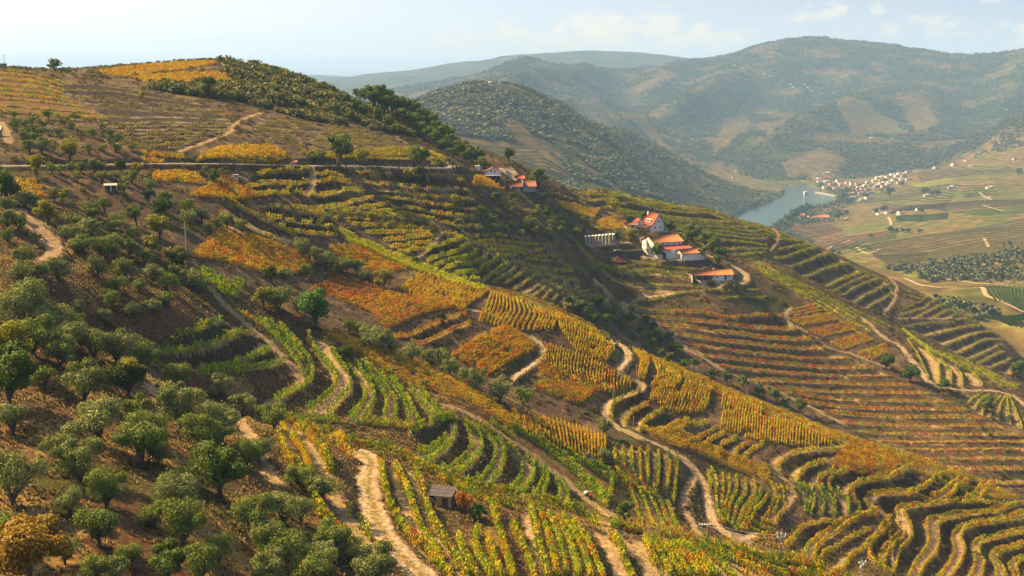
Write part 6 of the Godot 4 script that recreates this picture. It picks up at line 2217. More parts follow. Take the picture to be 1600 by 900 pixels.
func wall_block(st: SurfaceTool, at: Vector3, size: Vector3, rise := 0.0, along_x := true) -> void:
	# four walls from the ground up, with gable tops if rise is given; ridge along x or z
	var x := size.x * 0.5
	var z := size.z * 0.5
	var h := size.y
	var c := [Vector3(-x, -1.5, z), Vector3(x, -1.5, z), Vector3(x, -1.5, -z), Vector3(-x, -1.5, -z)]
	for i in 4:
		var a: Vector3 = c[i] + at
		var b: Vector3 = c[(i + 1) % 4] + at
		var a2 := Vector3(a.x, at.y + h, a.z)
		var b2 := Vector3(b.x, at.y + h, b.z)
		quad(st, a, a2, b2, b)
		if rise > 0.0 and (i % 2 == 1) == along_x:
			var top := (a2 + b2) * 0.5 + Vector3(0, rise, 0)
			for p in [a2, top, b2]:
				st.add_vertex(p)


func quad(st: SurfaceTool, a: Vector3, b: Vector3, c: Vector3, d: Vector3) -> void:
	for p in [a, b, c, a, c, d]:
		st.add_vertex(p)


func slab(st: SurfaceTool, a: Vector3, b: Vector3, c: Vector3, d: Vector3, thick: float) -> void:
	# a roof pane with thickness: a b is one edge, d c the opposite one
	var n := (b - a).cross(d - a).normalized()
	if n.y < 0.0:
		n = -n
	var u := n * thick
	quad(st, a + u, b + u, c + u, d + u)
	quad(st, a, b, c, d)
	quad(st, a, a + u, b + u, b)
	quad(st, b, b + u, c + u, c)
	quad(st, c, c + u, d + u, d)
	quad(st, d, d + u, a + u, a)


func gable_roof(st: SurfaceTool, at: Vector3, size: Vector3, rise: float, along_x: bool, over := 0.35, thick := 0.14) -> void:
	var x := size.x * 0.5
	var z := size.z * 0.5
	var y := at.y + size.y
	var k := over / (z if along_x else x) * rise
	for s in [-1.0, 1.0]:
		if along_x:
			slab(st, at + Vector3(-x - over, y - at.y - k, s * (z + over)), at + Vector3(x + over, y - at.y - k, s * (z + over)), at + Vector3(x + over, y - at.y + rise, 0), at + Vector3(-x - over, y - at.y + rise, 0), thick)
		else:
			slab(st, at + Vector3(s * (x + over), y - at.y - k, -z - over), at + Vector3(s * (x + over), y - at.y - k, z + over), at + Vector3(0, y - at.y + rise, z + over), at + Vector3(0, y - at.y + rise, -z - over), thick)


func started() -> SurfaceTool:
	var st := SurfaceTool.new()
	st.begin(Mesh.PRIMITIVE_TRIANGLES)
	return st


func done(st: SurfaceTool, called: String, m: Material, parent: Node) -> MeshInstance3D:
	st.generate_normals()
	return part(called, st.commit(), m, parent)


func window(parent: Node, at: Vector3, w: float, h: float, turn := 0.0) -> void:
	var f := part("window", boxed(Vector3(w + 0.16, h + 0.16, 0.10)), mats.white_paint, parent, at, Vector3(0, turn, 0))
	part("pane", boxed(Vector3(w, h, 0.05)), mats.dark_glass, f, Vector3(0, 0, 0.045))


func door(parent: Node, at: Vector3, w: float, h: float, m: Material, turn := 0.0) -> void:
	part("door", boxed(Vector3(w, h, 0.12)), m, parent, at, Vector3(0, turn, 0))


func gable_house(called: String, label: String, at: Vector3, turn: float, size: Vector3, rise: float, along_x: bool, wall_m: Material, roof_m: Material, over := 0.35, category := "house") -> Node3D:
	var o := thing(called, label, category, at, turn)
	var w := started()
	wall_block(w, Vector3.ZERO, size, rise, along_x)
	done(w, "wall", wall_m, o)
	var r := started()
	gable_roof(r, Vector3(0, 0.02, 0), size, rise, along_x, over)
	done(r, "roof", roof_m, o)
	return o


func buildings() -> void:
	# winery hall: high nave behind, lean-to in front of it, low wing in front of that; local x runs along the hall, z towards the valley
	var y0 := height(68.5, -461.5)
	var o := thing("winery_hall", "long white winery hall with three stepped orange and red roofs", "winery", Vector3(59.4, y0, -455.9), deg_to_rad(22.0))
	var w := started()
	wall_block(w, Vector3(7.0, 0, -5.0), Vector3(14.0, 6.6, 10.0), 2.1, true)
	done(w, "wall", mats.plaster, o)
	w = started()
	var lean := [[0.0, 0.0, 16.0, 3.6, 5.0, 4.0]]
	quad(w, Vector3(0.0, -1.5, 3.6), Vector3(0.0, 4.0, 3.6), Vector3(16.0, 4.0, 3.6), Vector3(16.0, -1.5, 3.6))
	for x in [0.0, 16.0]:
		quad(w, Vector3(x, -1.5, 0.01), Vector3(x, 5.0, 0.01), Vector3(x, 4.0, 3.6), Vector3(x, -1.5, 3.6))
	done(w, "wall", mats.plaster, o)
	w = started()
	wall_block(w, Vector3(14.0, 0, 6.15), Vector3(10.8, 2.7, 5.0), 1.25, true)
	done(w, "wall", mats.plaster, o)
	var r := started()
	gable_roof(r, Vector3(7.0, 0.02, -5.0), Vector3(14.0, 6.6, 10.0), 2.1, true, 0.4)
	done(r, "roof", mats.orange_tile, o)
	r = started()
	slab(r, Vector3(-0.3, 5.15, 0.02), Vector3(16.3, 5.15, 0.02), Vector3(16.3, 3.95, 4.0), Vector3(-0.3, 3.95, 4.0), 0.14)
	done(r, "roof", mats.red_tile, o)
	r = started()
	gable_roof(r, Vector3(14.0, 0.02, 6.15), Vector3(10.8, 2.7, 5.0), 1.25, true, 0.4)
	done(r, "roof", mats.orange_tile, o)
	for k in 5:
		window(o, Vector3(1.6 + k * 2.7, 5.75, 0.03), 0.55, 0.75)
	for k in 2:
		window(o, Vector3(-0.03, 5.4, -5.8 + k * 1.6), 0.7, 0.8, -PI / 2)
	window(o, Vector3(-0.03, 4.6, -8.6), 0.8, 0.8, -PI / 2)
	window(o, Vector3(-0.03, 1.1, -6.4), 0.8, 1.4, -PI / 2)
	window(o, Vector3(-0.03, 1.1, -4.6), 0.8, 1.4, -PI / 2)
	door(o, Vector3(-0.03, 1.2, -9.0), 1.0, 2.4, mats.door_green, -PI / 2)
	part("awning", boxed(Vector3(0.9, 0.12, 2.2)), mats.orange_tile, o, Vector3(-0.5, 3.0, -5.6), Vector3(0, 0, 0.3))
	door(o, Vector3(8.57, 1.25, 6.6), 1.9, 2.3, mats.door_green, -PI / 2)
	for k in 5:
		window(o, Vector3(10.4 + k * 1.9, 2.1, 8.68), 0.35, 0.4)
	door(o, Vector3(3.2, 1.2, 3.63), 1.4, 2.4, mats.wood_dark)
	# gabled house with its steep red roof
	var gy := height(63.6, -492.6)
	var h := gable_house("gabled_house", "tall white gabled house with steep red roof and dormer above the winery", Vector3(63.6, gy, -492.4), deg_to_rad(28.0), Vector3(6.4, 3.3, 8.0), 4.2, false, mats.plaster, mats.red_tile, 0.45)
	window(h, Vector3(0.2, 4.3, 4.03), 0.8, 0.9)
	window(h, Vector3(-1.5, 1.6, 4.03), 0.8, 0.9)
	window(h, Vector3(1.2, 1.8, 4.03), 0.8, 0.9)
	var dm := part("dormer", boxed(Vector3(1.4, 1.2, 3.4)), mats.plaster, h, Vector3(-2.45, 4.6, 0.6))
	part("pane", boxed(Vector3(0.04, 0.7, 2.6)), mats.dark_glass, dm, Vector3(-0.71, 0.1, 0))
	part("lean_roof", boxed(Vector3(6.5, 0.15, 2.4)), mats.orange_tile, h, Vector3(-4.3, 2.3, 1.6), Vector3(0, 0, 0.16))
	part("chimney", boxed(Vector3(0.6, 1.6, 0.6)), mats.plaster, h, Vector3(-0.9, 7.4, -2.6))
	var c := gable_house("cottage", "little white cottage with red roof beside the tall gabled house", ground(57.0, -491.5, -0.2), deg_to_rad(16.0), Vector3(3.2, 2.4, 4.5), 1.7, false, mats.plaster, mats.red_tile, 0.3)
	window(c, Vector3(-0.3, 1.5, 2.28), 0.7, 0.8)
	c = gable_house("store_shed", "low pale store with dull tiled roof beside the parked red car", ground(52.6, -482.0, -0.2), deg_to_rad(-6.0), Vector3(5.4, 1.9, 3.2), 0.8, true, mats.sand_plaster, mats.dull_tile, 0.3, "shed")
	door(c, Vector3(0.6, 0.9, 1.63), 0.9, 1.8, mats.wood_dark)
	# sand-coloured ruined wall between the tanks and the hall
	var rw := thing("garden_wall", "sand-coloured broken wall at the hall's upper corner", "wall", ground(57.5, -470.5), deg_to_rad(18.0))
	for k in 4:
		part("pier", boxed(Vector3(0.7, 2.4 + 0.5 * (k % 2), 0.6)), mats.sand_plaster, rw, Vector3(-2.1 + k * 1.3, 0.9, 0))
	part("parapet", boxed(Vector3(5.2, 1.1, 0.4)), mats.sand_plaster, rw, Vector3(-0.1, 0.1, 0.02))
	# concrete wine tanks in a row on their terrace
	for k in 9:
		var t := float(k) / 8.0
		var p := Vector3(lerpf(30.4, 42.6, t), 0, lerpf(-449.2, -456.2, t))
		var tk := thing("wine_tank", "upright concrete wine tank, %s from the open end of the tank row" % ordinal(k + 1), "tank", Vector3(p.x, height(36.6, -452.6), p.z), 0.0, "concrete tanks in a row beside the winery")
		part("shell", rod(0.66, 0.66, 3.8, 20), mats.concrete, tk, Vector3(0, 1.9, 0))
		part("lid", rod(0.7, 0.45, 0.3, 20), mats.white_paint, tk, Vector3(0, 3.95, 0))
		part("plinth", rod(0.75, 0.75, 0.25, 16), mats.concrete, tk, Vector3(0, 0.0, 0))
	# terrace wall below the tanks
	var tw := thing("terrace_wall", "grey dry-stone terrace wall below the concrete tanks", "wall", Vector3(46.5, height(46.5, -451.5) - 0.4, -450.2), deg_to_rad(14.0))
	courses(tw, 16.0, 1.9, 0.5, mats.wall_stone)
	var heap := thing("pomace_heap", "dark red heap of pressed grape skins below the tank terrace", "heap", ground(43.4, -445.6, 0.3))
	part("pile", mound(3.5, 2.5), mats.pomace, heap)
	var tr := thing("tipping_trailer", "small grey trailer standing on top of the red heap", "trailer", ground(43.6, -448.6, -1.6), 0.15)
	part("bed", boxed(Vector3(2.6, 0.5, 1.4)), mats.concrete, tr, Vector3(0, 1.05, 0))
	part("tailboard", boxed(Vector3(2.6, 0.35, 0.08)), mats.steel, tr, Vector3(0, 1.45, 0.7))
	for s in [-0.8, 0.8]:
		part("wheel", rod(0.38, 0.38, 0.2, 14), mats.tyre, tr, Vector3(s, 0.45, 0.7), Vector3(PI / 2, 0, 0))
		part("wheel", rod(0.38, 0.38, 0.2, 14), mats.tyre, tr, Vector3(s, 0.45, -0.7), Vector3(PI / 2, 0, 0))
	# open cart shed below the winery
	var sy := height(81.0, -440.8)
	o = thing("cart_shed", "long low orange-roofed shed, one half open, below the winery", "shed", Vector3(81.0, sy, -440.8), deg_to_rad(8.0))
	w = started()
	wall_block(w, Vector3(4.2, 0, 0), Vector3(8.4, 2.2, 5.0), 1.5, true)
	done(w, "wall", mats.plaster, o)
	w = started()
	quad(w, Vector3(-8.4, -1.0, -2.5), Vector3(-8.4, 2.2, -2.5), Vector3(0, 2.2, -2.5), Vector3(0, -1.0, -2.5))
	quad(w, Vector3(-8.4, -1.0, -2.5), Vector3(-8.4, 2.2, -2.5), Vector3(-8.4, 2.2, 2.5), Vector3(-8.4, -1.0, 2.5))
	done(w, "back_wall", mats.old_plaster, o)
	for k in 3:
		part("post", boxed(Vector3(0.25, 2.2, 0.25)), mats.old_plaster, o, Vector3(-7.0 + k * 2.8, 1.1, 2.35))
	r = started()
	gable_roof(r, Vector3(0, 0.02, 0), Vector3(16.8, 2.2, 5.0), 1.5, true, 0.4)
	done(r, "roof", mats.orange_tile, o)
	door(o, Vector3(5.4, 1.0, 2.53), 0.9, 2.0, mats.wood_dark)
	window(o, Vector3(2.0, 1.3, 2.53), 0.6, 0.7)
	window(o, Vector3(7.0, 1.3, 2.53), 0.5, 0.6)
	part("chimney", boxed(Vector3(0.5, 1.0, 0.5)), mats.sand_plaster, o, Vector3(1.2, 3.9, -0.4))
	# farmhouse group beside the ridge
	h = gable_house("farmhouse", "white farmhouse with twin gable windows over a dark veranda", Vector3(-7.2, height(-7.2, -416.0), -416.0), 0.0, Vector3(6.2, 3.0, 5.0), 1.6, false, mats.plaster, mats.dull_tile, 0.35)
	window(h, Vector3(-0.6, 3.2, 2.53), 0.6, 0.7)
	window(h, Vector3(0.7, 3.2, 2.53), 0.6, 0.7)
	part("veranda_roof", boxed(Vector3(6.0, 0.12, 2.2)), mats.old_plaster, h, Vector3(0, 1.9, 3.5), Vector3(0.12, 0, 0))
	for k in 4:
		part("veranda_post", boxed(Vector3(0.14, 1.9, 0.14)), mats.wood_dark, h, Vector3(-2.8 + k * 1.85, 0.95, 4.4))
	part("veranda_back", boxed(Vector3(5.6, 1.7, 0.1)), mats.wood_dark, h, Vector3(0, 0.85, 2.56))
	o = thing("pump_house", "tiny white box-like outhouse left of the farmhouse", "outhouse", ground(-13.0, -414.5, 0.1))
	part("wall", boxed(Vector3(1.8, 1.7, 1.6)), mats.plaster, o, Vector3(0, 0.8, 0))
	part("roof", boxed(Vector3(2.0, 0.12, 1.8)), mats.concrete, o, Vector3(0, 1.72, 0), Vector3(0.06, 0, 0))
	h = gable_house("long_farm_barn", "long low barn with weathered red tiles beside the white farmhouse", Vector3(3.0, height(3.0, -425.0), -424.6), deg_to_rad(6.0), Vector3(11.8, 2.1, 4.6), 1.9, true, mats.old_plaster, mats.dull_tile, 0.35, "barn")
	door(h, Vector3(0.6, 1.0, 2.33), 1.0, 2.0, mats.door_green)
	door(h, Vector3(-2.6, 0.9, 2.33), 1.2, 1.8, mats.wood_dark)
	window(h, Vector3(4.0, 1.2, 2.33), 0.6, 0.7)
	part("party_wall", boxed(Vector3(0.3, 2.4, 5.0)), mats.old_plaster, h, Vector3(1.0, 2.9, 0))
	h = gable_house("red_roofed_cottage", "small grey cottage with bright red roof at the farmhouse lane", Vector3(3.1, height(3.1, -442.5), -442.5), 0.1, Vector3(3.4, 1.6, 3.0), 1.0, true, mats.old_plaster, mats.red_tile, 0.3)
	window(h, Vector3(0.8, 0.9, 1.53), 0.6, 0.6)
	door(h, Vector3(-0.6, 0.8, 1.53), 0.8, 1.5, mats.wood_dark)
	# slate-roofed stone shed on the near spur
	var shy := height(-9.4, -140.6)
	o = thing("stone_shed", "dark dry-stone shed with slate lean-to roof among the near vines", "shed", Vector3(-9.4, shy, -140.6), deg_to_rad(-12.0))
	w = started()
	quad(w, Vector3(-1.6, -0.6, 1.3), Vector3(-1.6, 1.45, 1.3), Vector3(1.6, 1.45, 1.3), Vector3(1.6, -0.6, 1.3))
	quad(w, Vector3(-1.6, -0.6, -1.3), Vector3(-1.6, 1.75, -1.3), Vector3(1.6, 1.75, -1.3), Vector3(1.6, -0.6, -1.3))
	for x in [-1.6, 1.6]:
		quad(w, Vector3(x, -0.6, -1.3), Vector3(x, 1.75, -1.3), Vector3(x, 1.45, 1.3), Vector3(x, -0.6, 1.3))
	done(w, "wall", mats.stone, o)
	for k in 6:
		for j in 3:
			var tilt := 0.115 + rng.randf_range(-0.015, 0.015)
			part("slate", boxed(Vector3(0.60, 0.05, 1.06)), mats.slate, o, Vector3(-1.45 + k * 0.58, 1.80 - j * 0.115 + 0.02 * (k % 2) - 0.03 * j * 0.2, -1.0 + j * 0.98), Vector3(tilt - 0.02, rng.randf_range(-0.02, 0.02), 0))
	door(o, Vector3(0.7, 0.5, 1.33), 0.8, 1.5, mats.wood_dark)
	# tin-roofed hut on the olive bank
	o = thing("tin_roofed_hut", "small hut with grey tin roof and dark open front on the olive bank", "hut", Vector3(-94.4, height(-94.4, -258.2), -258.2), 0.35)
	part("back_wall", boxed(Vector3(2.6, 1.7, 0.15)), mats.old_plaster, o, Vector3(0, 0.85, -1.0))
	part("side_wall", boxed(Vector3(0.15, 1.7, 2.1)), mats.plaster, o, Vector3(1.25, 0.85, 0))
	part("side_wall", boxed(Vector3(0.15, 1.7, 2.1)), mats.old_plaster, o, Vector3(-1.25, 0.85, 0))
	part("front_post", boxed(Vector3(0.3, 1.6, 0.15)), mats.plaster, o, Vector3(0.1, 0.8, 1.0))
	part("roof", boxed(Vector3(3.0, 0.08, 2.6)), mats.white_roof, o, Vector3(0, 1.8, 0), Vector3(0.10, 0, 0))
	gable_house("lane_end_house", "pale house at the far end of the lane, cut by the frame", Vector3(-132.4, height(-129.6, -282.5), -282.5), 0.3, Vector3(4.0, 1.8, 3.4), 0.8, true, mats.old_plaster, mats.grey_roof, 0.25)
	h = gable_house("red_roofed_hut", "tiny ruined hut with faded red roof under the golden terraces", ground(-66.8, -337.4, 0.1), 0.2, Vector3(2.0, 1.0, 1.6), 0.5, true, mats.old_plaster, mats.dull_tile, 0.12, "hut")
	o = thing("block_wall", "low red block wall beside the vivid green tree", "wall", ground(-47.6, -232.6, 0.2), deg_to_rad(-4.0))
	courses(o, 4.2, 1.1, 0.25, mats.brick)
	o = thing("hilltop_shed", "long flat-roofed shed on the skyline of the high hill", "shed", ground(-184.0, -401.0, 0.1))
	part("wall", boxed(Vector3(5.0, 1.2, 3.0)), mats.old_plaster, o, Vector3(0, 0.6, 0))
	part("roof", boxed(Vector3(5.4, 0.15, 3.4)), mats.grey_roof, o, Vector3(0, 1.28, 0))


# Stone courses, each stone its own raised block, too small in view to pick apart singly: one part.
func courses(o: Node3D, long: float, tall: float, thick: float, m: Material = null) -> void:
	var st := SurfaceTool.new()
	st.begin(Mesh.PRIMITIVE_TRIANGLES)
	var y := -0.5
	while y < tall:
		var h := rng.randf_range(0.22, 0.34)
		var x := -long * 0.5 + rng.randf_range(-0.2, 0.2)
		while x < long * 0.5:
			var w := rng.randf_range(0.35, 0.8)
			var b := BoxMesh.new()
			b.size = Vector3(w - 0.03, h - 0.03, thick + rng.randf_range(0.0, 0.12))
			st.append_from(b, 0, Transform3D(Basis(Vector3.UP, rng.randf_range(-0.04, 0.04)), Vector3(x + w * 0.5, y + h * 0.5, 0)))
			x += w
		y += h
	part("stones", st.commit(), m if m else mats.stone, o).set_meta("kind", "stuff")


func mound(wide: float, tall: float) -> ArrayMesh:
	var st := started()
	var n := 28
	for i in n:
		for j in 7:
			var p := []
			for q in [[i, j], [i, j + 1], [i + 1, j + 1], [i + 1, j]]:
				var a: float = TAU * (q[0] % n) / n
				var r := float(q[1]) / 7.0
				var rr := wide * r * (1.0 + 0.12 * sin(a * 3.0) + 0.06 * sin(a * 7.0))
				p.append(Vector3(cos(a) * rr, tall * (1.0 - r) * (1.0 - 0.25 * r) + 0.12 * sin(a * 5.0 + r * 9.0) * r, sin(a) * rr * 0.75))
			quad(st, p[0], p[1], p[2], p[3])
	st.generate_normals()
	return st.commit()


# ------------------------------------------------------------------ poles, wires, vehicles

func lattice_pole(label: String, at: Vector3, tall: float, turn: float) -> Node3D:
	var o := thing("power_pole", label, "power pole", at, turn, "lattice power poles on the near spur")
	var st := started()
	var b := 0.24
	for s in [[-1, -1], [1, -1], [1, 1], [-1, 1]]:
		limb(st, Vector3(s[0] * b, -0.5, s[1] * b), Vector3(s[0] * 0.09, tall, s[1] * 0.09), 0.035, 0.03, 4)
	var k := 0
	var y := 0.2
	while y < tall - 0.4:
		var w0 := lerpf(b, 0.09, y / tall)
		var w1 := lerpf(b, 0.09, (y + 0.45) / tall)
		for s in [[-1, -1, 1, -1], [1, -1, 1, 1], [1, 1, -1, 1], [-1, 1, -1, -1]]:
			if k % 2 == 0:
				limb(st, Vector3(s[0] * w0, y, s[1] * w0), Vector3(s[2] * w1, y + 0.45, s[3] * w1), 0.018, 0.018, 4)
			else:
				limb(st, Vector3(s[2] * w0, y, s[3] * w0), Vector3(s[0] * w1, y + 0.45, s[1] * w1), 0.018, 0.018, 4)
		k += 1
		y += 0.45
	done(st, "lattice", mats.steel, o)
	for j in 2:
		var arm := part("crossarm", boxed(Vector3(1.3, 0.08, 0.08)), mats.steel, o, Vector3(0, tall - 0.75 - j * 0.5, 0.12), Vector3(0, 0.5 * j, 0))
		for x in [-0.6, 0.0, 0.6]:
			part("insulator", rod(0.09, 0.05, 0.26, 10), mats.porcelain, arm, Vector3(x, 0.16, 0))
	return o


func wire(label: String, a: Vector3, b: Vector3, sag: float) -> void:
	var st := started()
	var n := 14
	var before := a
	for i in range(1, n + 1):
		var t := float(i) / n
		var p := a.lerp(b, t) - Vector3(0, sag * 4.0 * t * (1.0 - t), 0)
		limb(st, before, p, 0.016, 0.016, 4)
		before = p
	var o := done(st, numbered("power_line"), mats.steel, self)
	tag(o, label, "wire", "wires between the near poles")


func vehicle(called: String, label: String, category: String, at: Vector3, turn: float, size: Vector3, body_m: Material, cab: Vector3, cab_at: Vector3) -> Node3D:
	var o := thing(called, label, category, at, turn)
	var st := SurfaceTool.new()
	st.begin(Mesh.PRIMITIVE_TRIANGLES)
	var h := size.y
	var prof := PackedVector2Array([Vector2(-0.5, 0.25), Vector2(-0.5, 0.75), Vector2(-0.44, 0.95), Vector2(0.2, 1.0), Vector2(0.46, 0.86), Vector2(0.5, 0.6), Vector2(0.5, 0.25)])
	for i in prof.size():
		var p := prof[i]
		var q := prof[(i + 1) % prof.size()]
		var w := size.z * 0.5
		quad(st, Vector3(p.x * size.x, p.y * h, w), Vector3(q.x * size.x, q.y * h, w), Vector3(q.x * size.x, q.y * h, -w), Vector3(p.x * size.x, p.y * h, -w))
		for s in [-1.0, 1.0]:
			for e in [Vector3(0, h * 0.6, s * w), Vector3(p.x * size.x, p.y * h, s * w), Vector3(q.x * size.x, q.y * h, s * w)]:
				st.add_vertex(e)
	done(st, "body", body_m, o)
	var c := part("cabin", boxed(cab), body_m, o, cab_at)
	part("pane", boxed(Vector3(cab.x + 0.02, cab.y * 0.55, cab.z * 0.86)), mats.dark_glass, c, Vector3(0, 0.05, 0))
	part("pane", boxed(Vector3(cab.x * 0.8, cab.y * 0.55, cab.z + 0.02)), mats.dark_glass, c, Vector3(0, 0.05, 0))
	for x in [-0.31, 0.31]:
		for z in [-0.46, 0.46]:
			var wh := part("wheel", rod(size.y * 0.42, size.y * 0.42, size.z * 0.16, 18), mats.tyre, o, Vector3(x * size.x, size.y * 0.36, z * size.z), Vector3(PI / 2, 0, 0))
			part("rim", rod(size.y * 0.2, size.y * 0.2, size.z * 0.17, 12), mats.steel, wh)
	return o


func small_things() -> void:
	vehicle("red_car", "small red car parked above the winery's tank terrace", "car", ground(50.4, -471.5), 0.25, Vector3(3.7, 0.95, 1.65), mats.red_paint, Vector3(1.7, 0.55, 1.4), Vector3(-0.2, 1.15, 0))
	vehicle("parked_van", "pale grey car parked by the terraces under the asphalt road", "car", ground(-76.0, -303.4), 0.3, Vector3(3.0, 0.8, 1.4), mats.steel, Vector3(1.6, 0.5, 1.2), Vector3(-0.2, 1.1, 0))
	var q := vehicle("quad_bike", "small quad bike with white carrier stopped on the long straight track", "quad bike", ground(14.9, -203.0), -0.9, Vector3(1.5, 0.5, 0.8), mats.dark_paint, Vector3(0.45, 0.3, 0.4), Vector3(-0.1, 0.75, 0))
	part("carrier", boxed(Vector3(0.6, 0.35, 0.8)), mats.white_paint, q, Vector3(-0.6, 0.85, 0))
	part("handlebar", boxed(Vector3(0.06, 0.06, 0.8)), mats.steel, q, Vector3(0.35, 0.98, 0))
	part("front_rack", boxed(Vector3(0.4, 0.06, 0.7)), mats.red_paint, q, Vector3(0.65, 0.72, 0))
	vehicle("small_tractor", "dark narrow vineyard tractor half hidden behind green vine rows", "tractor", ground(16.0, -217.5), -0.7, Vector3(2.4, 1.0, 1.2), mats.dark_paint, Vector3(0.9, 0.9, 1.0), Vector3(-0.5, 1.4, 0))
	# poles
	var a := lattice_pole("lattice power pole with white insulators, the taller one before the winding terraces", ground(50.4, -148.3), 5.4, 0.4)
	var b := lattice_pole("lattice power pole linked by wires to the white H-pole", ground(39.6, -152.0), 5.5, -0.3)
	var h := thing("wooden_pole", "white-topped twin pole standing behind the crest of the near spur", "power pole", ground(35.0, -188.0))
	var top := -78.4 - h.position.y
	for x in [-0.5, 0.5]:
		part("mast", rod(0.11, 0.09, top + 0.6, 10), mats.concrete, h, Vector3(x, top * 0.5 - 0.3, 0))
	part("crossarm", boxed(Vector3(2.2, 0.14, 0.14)), mats.white_paint, h, Vector3(0, top - 0.25, 0.13))
	for x in [-1.0, 0.0, 1.0]:
		part("insulator", rod(0.07, 0.05, 0.24, 10), mats.porcelain, h, Vector3(x, top - 0.06, 0.13))
	wire("upper wire between the white twin pole and the lattice pole", Vector3(35.6, -78.2, -187.9), b.position + Vector3(-0.5, 4.6, 0.1), 0.5)
	wire("lower wire between the white twin pole and the lattice pole", Vector3(34.2, -78.4, -187.9), b.position + Vector3(-0.5, 4.1, 0.1), 0.6)
	var p := thing("concrete_pole", "tall pale concrete power pole above the red and orange plots", "power pole", ground(-71.1, -237.3))
	part("mast", rod(0.2, 0.12, 8.2, 10), mats.concrete, p, Vector3(0, 3.8, 0))
	part("crossarm", boxed(Vector3(1.5, 0.12, 0.12)), mats.concrete, p, Vector3(0, 6.4, 0.2))
	for x in [-0.65, 0.65]:
		part("insulator", rod(0.07, 0.05, 0.25, 10), mats.porcelain, p, Vector3(x, 6.6, 0.2))
	for s in [[30.5, -279.8, "above the hairpin's first bend"], [32.6, -278.9, "beside the hairpin turn"], [25.3, -264.9, "over the inside of the hairpin"], [29.1, -253.1, "among the nested terraces"], [29.5, -374.2, "at the top of the orchard gully"], [34.5, -403.0, "where the gully lane begins"]]:
		var t := thing("telegraph_pole", "thin grey telegraph pole " + s[2], "pole", ground(s[0], s[1]), 0.0, "thin telegraph poles")
		part("mast", rod(0.09, 0.06, 3.6, 8), mats.concrete, t, Vector3(0, 1.6, 0))
		part("insulator", rod(0.05, 0.04, 0.2, 8), mats.porcelain, t, Vector3(0.08, 3.3, 0))
	var sk := thing("skyline_mast", "thin mast on the skyline of the high hill", "mast", ground(-182.0, -402.0))
	part("mast", rod(0.10, 0.07, 5.2, 8), mats.concrete, sk, Vector3(0, 2.2, 0))
	part("crossarm", boxed(Vector3(0.9, 0.08, 0.08)), mats.concrete, sk, Vector3(0, 4.4, 0))
	# river ship at the village quay
	var s := thing("river_ship", "white three-decked river ship moored at the village quay", "ship", Vector3(770.0, WATER, -2868.0), 0.55)
	s.scale = Vector3(0.72, 0.66, 0.72)
	var st := started()
	var prof := PackedVector2Array([Vector2(-15, -3.2), Vector2(-15, 3.2), Vector2(11, 3.2), Vector2(16, 0), Vector2(11, -3.2)])
	for i in prof.size():
		var m := prof[i]
		var n := prof[(i + 1) % prof.size()]
		quad(st, Vector3(m.x * 0.95, -0.5, m.y), Vector3(m.x, 2.2, m.y), Vector3(n.x, 2.2, n.y), Vector3(n.x * 0.95, -0.5, n.y))
		for e in [Vector3(0, 2.2, 0), Vector3(m.x, 2.2, m.y), Vector3(n.x, 2.2, n.y)]:
			st.add_vertex(e)
	done(st, "hull", mats.white_paint, s)
	for k in 3:
		var dk := part("deck", boxed(Vector3(24.0 - k * 3.0, 2.9, 6.0 - k * 0.3)), mats.white_paint, s, Vector3(-1.5 - k, 3.7 + k * 2.95, 0))
		part("window_band", boxed(Vector3(22.0 - k * 3.0, 1.1, 6.06 - k * 0.3)), mats.dark_glass, dk, Vector3(0, 0.2, 0))
	var quay := thing("quay", "pale stone quay along the riverside village", "quay", Vector3(817.0, WATER, -2856.0), -1.335)
	part("apron", boxed(Vector3(104.0, 3.4, 7.0)), mats.concrete, quay, Vector3(0, 0.4, 0))
	part("edge", boxed(Vector3(104.0, 0.5, 0.8)), mats.sand_plaster, quay, Vector3(0, 2.3, 2.9))
	# long estate hall on the river bank
	var lh := gable_house("riverside_hall", "long red-roofed hall with white walls on the river bank", Vector3(648.0, far_height(648.0, -2312.0) , -2312.0), -0.05, Vector3(42.0, 5.0, 14.0), 4.0, true, mats.plaster, mats.orange_tile, 0.8, "hall")
	for k in 7:
		door(lh, Vector3(-18.0 + k * 6.0, 2.0, 7.05), 2.2, 3.2, mats.wood_dark)
	var eh := gable_house("riverside_manor", "white manor with red roof beside the long riverside hall", Vector3(613.0, far_height(613.0, -2322.0), -2322.0), 0.1, Vector3(14.0, 8.0, 11.0), 3.5, true, mats.plaster, mats.red_tile, 0.7)
	for k in 3:
		window(eh, Vector3(-4.0 + k * 4.0, 5.6, 5.55), 1.4, 1.8)
		window(eh, Vector3(-4.0 + k * 4.0, 2.0, 5.55), 1.4, 1.8)


# ------------------------------------------------------------------ far houses, trees, woods

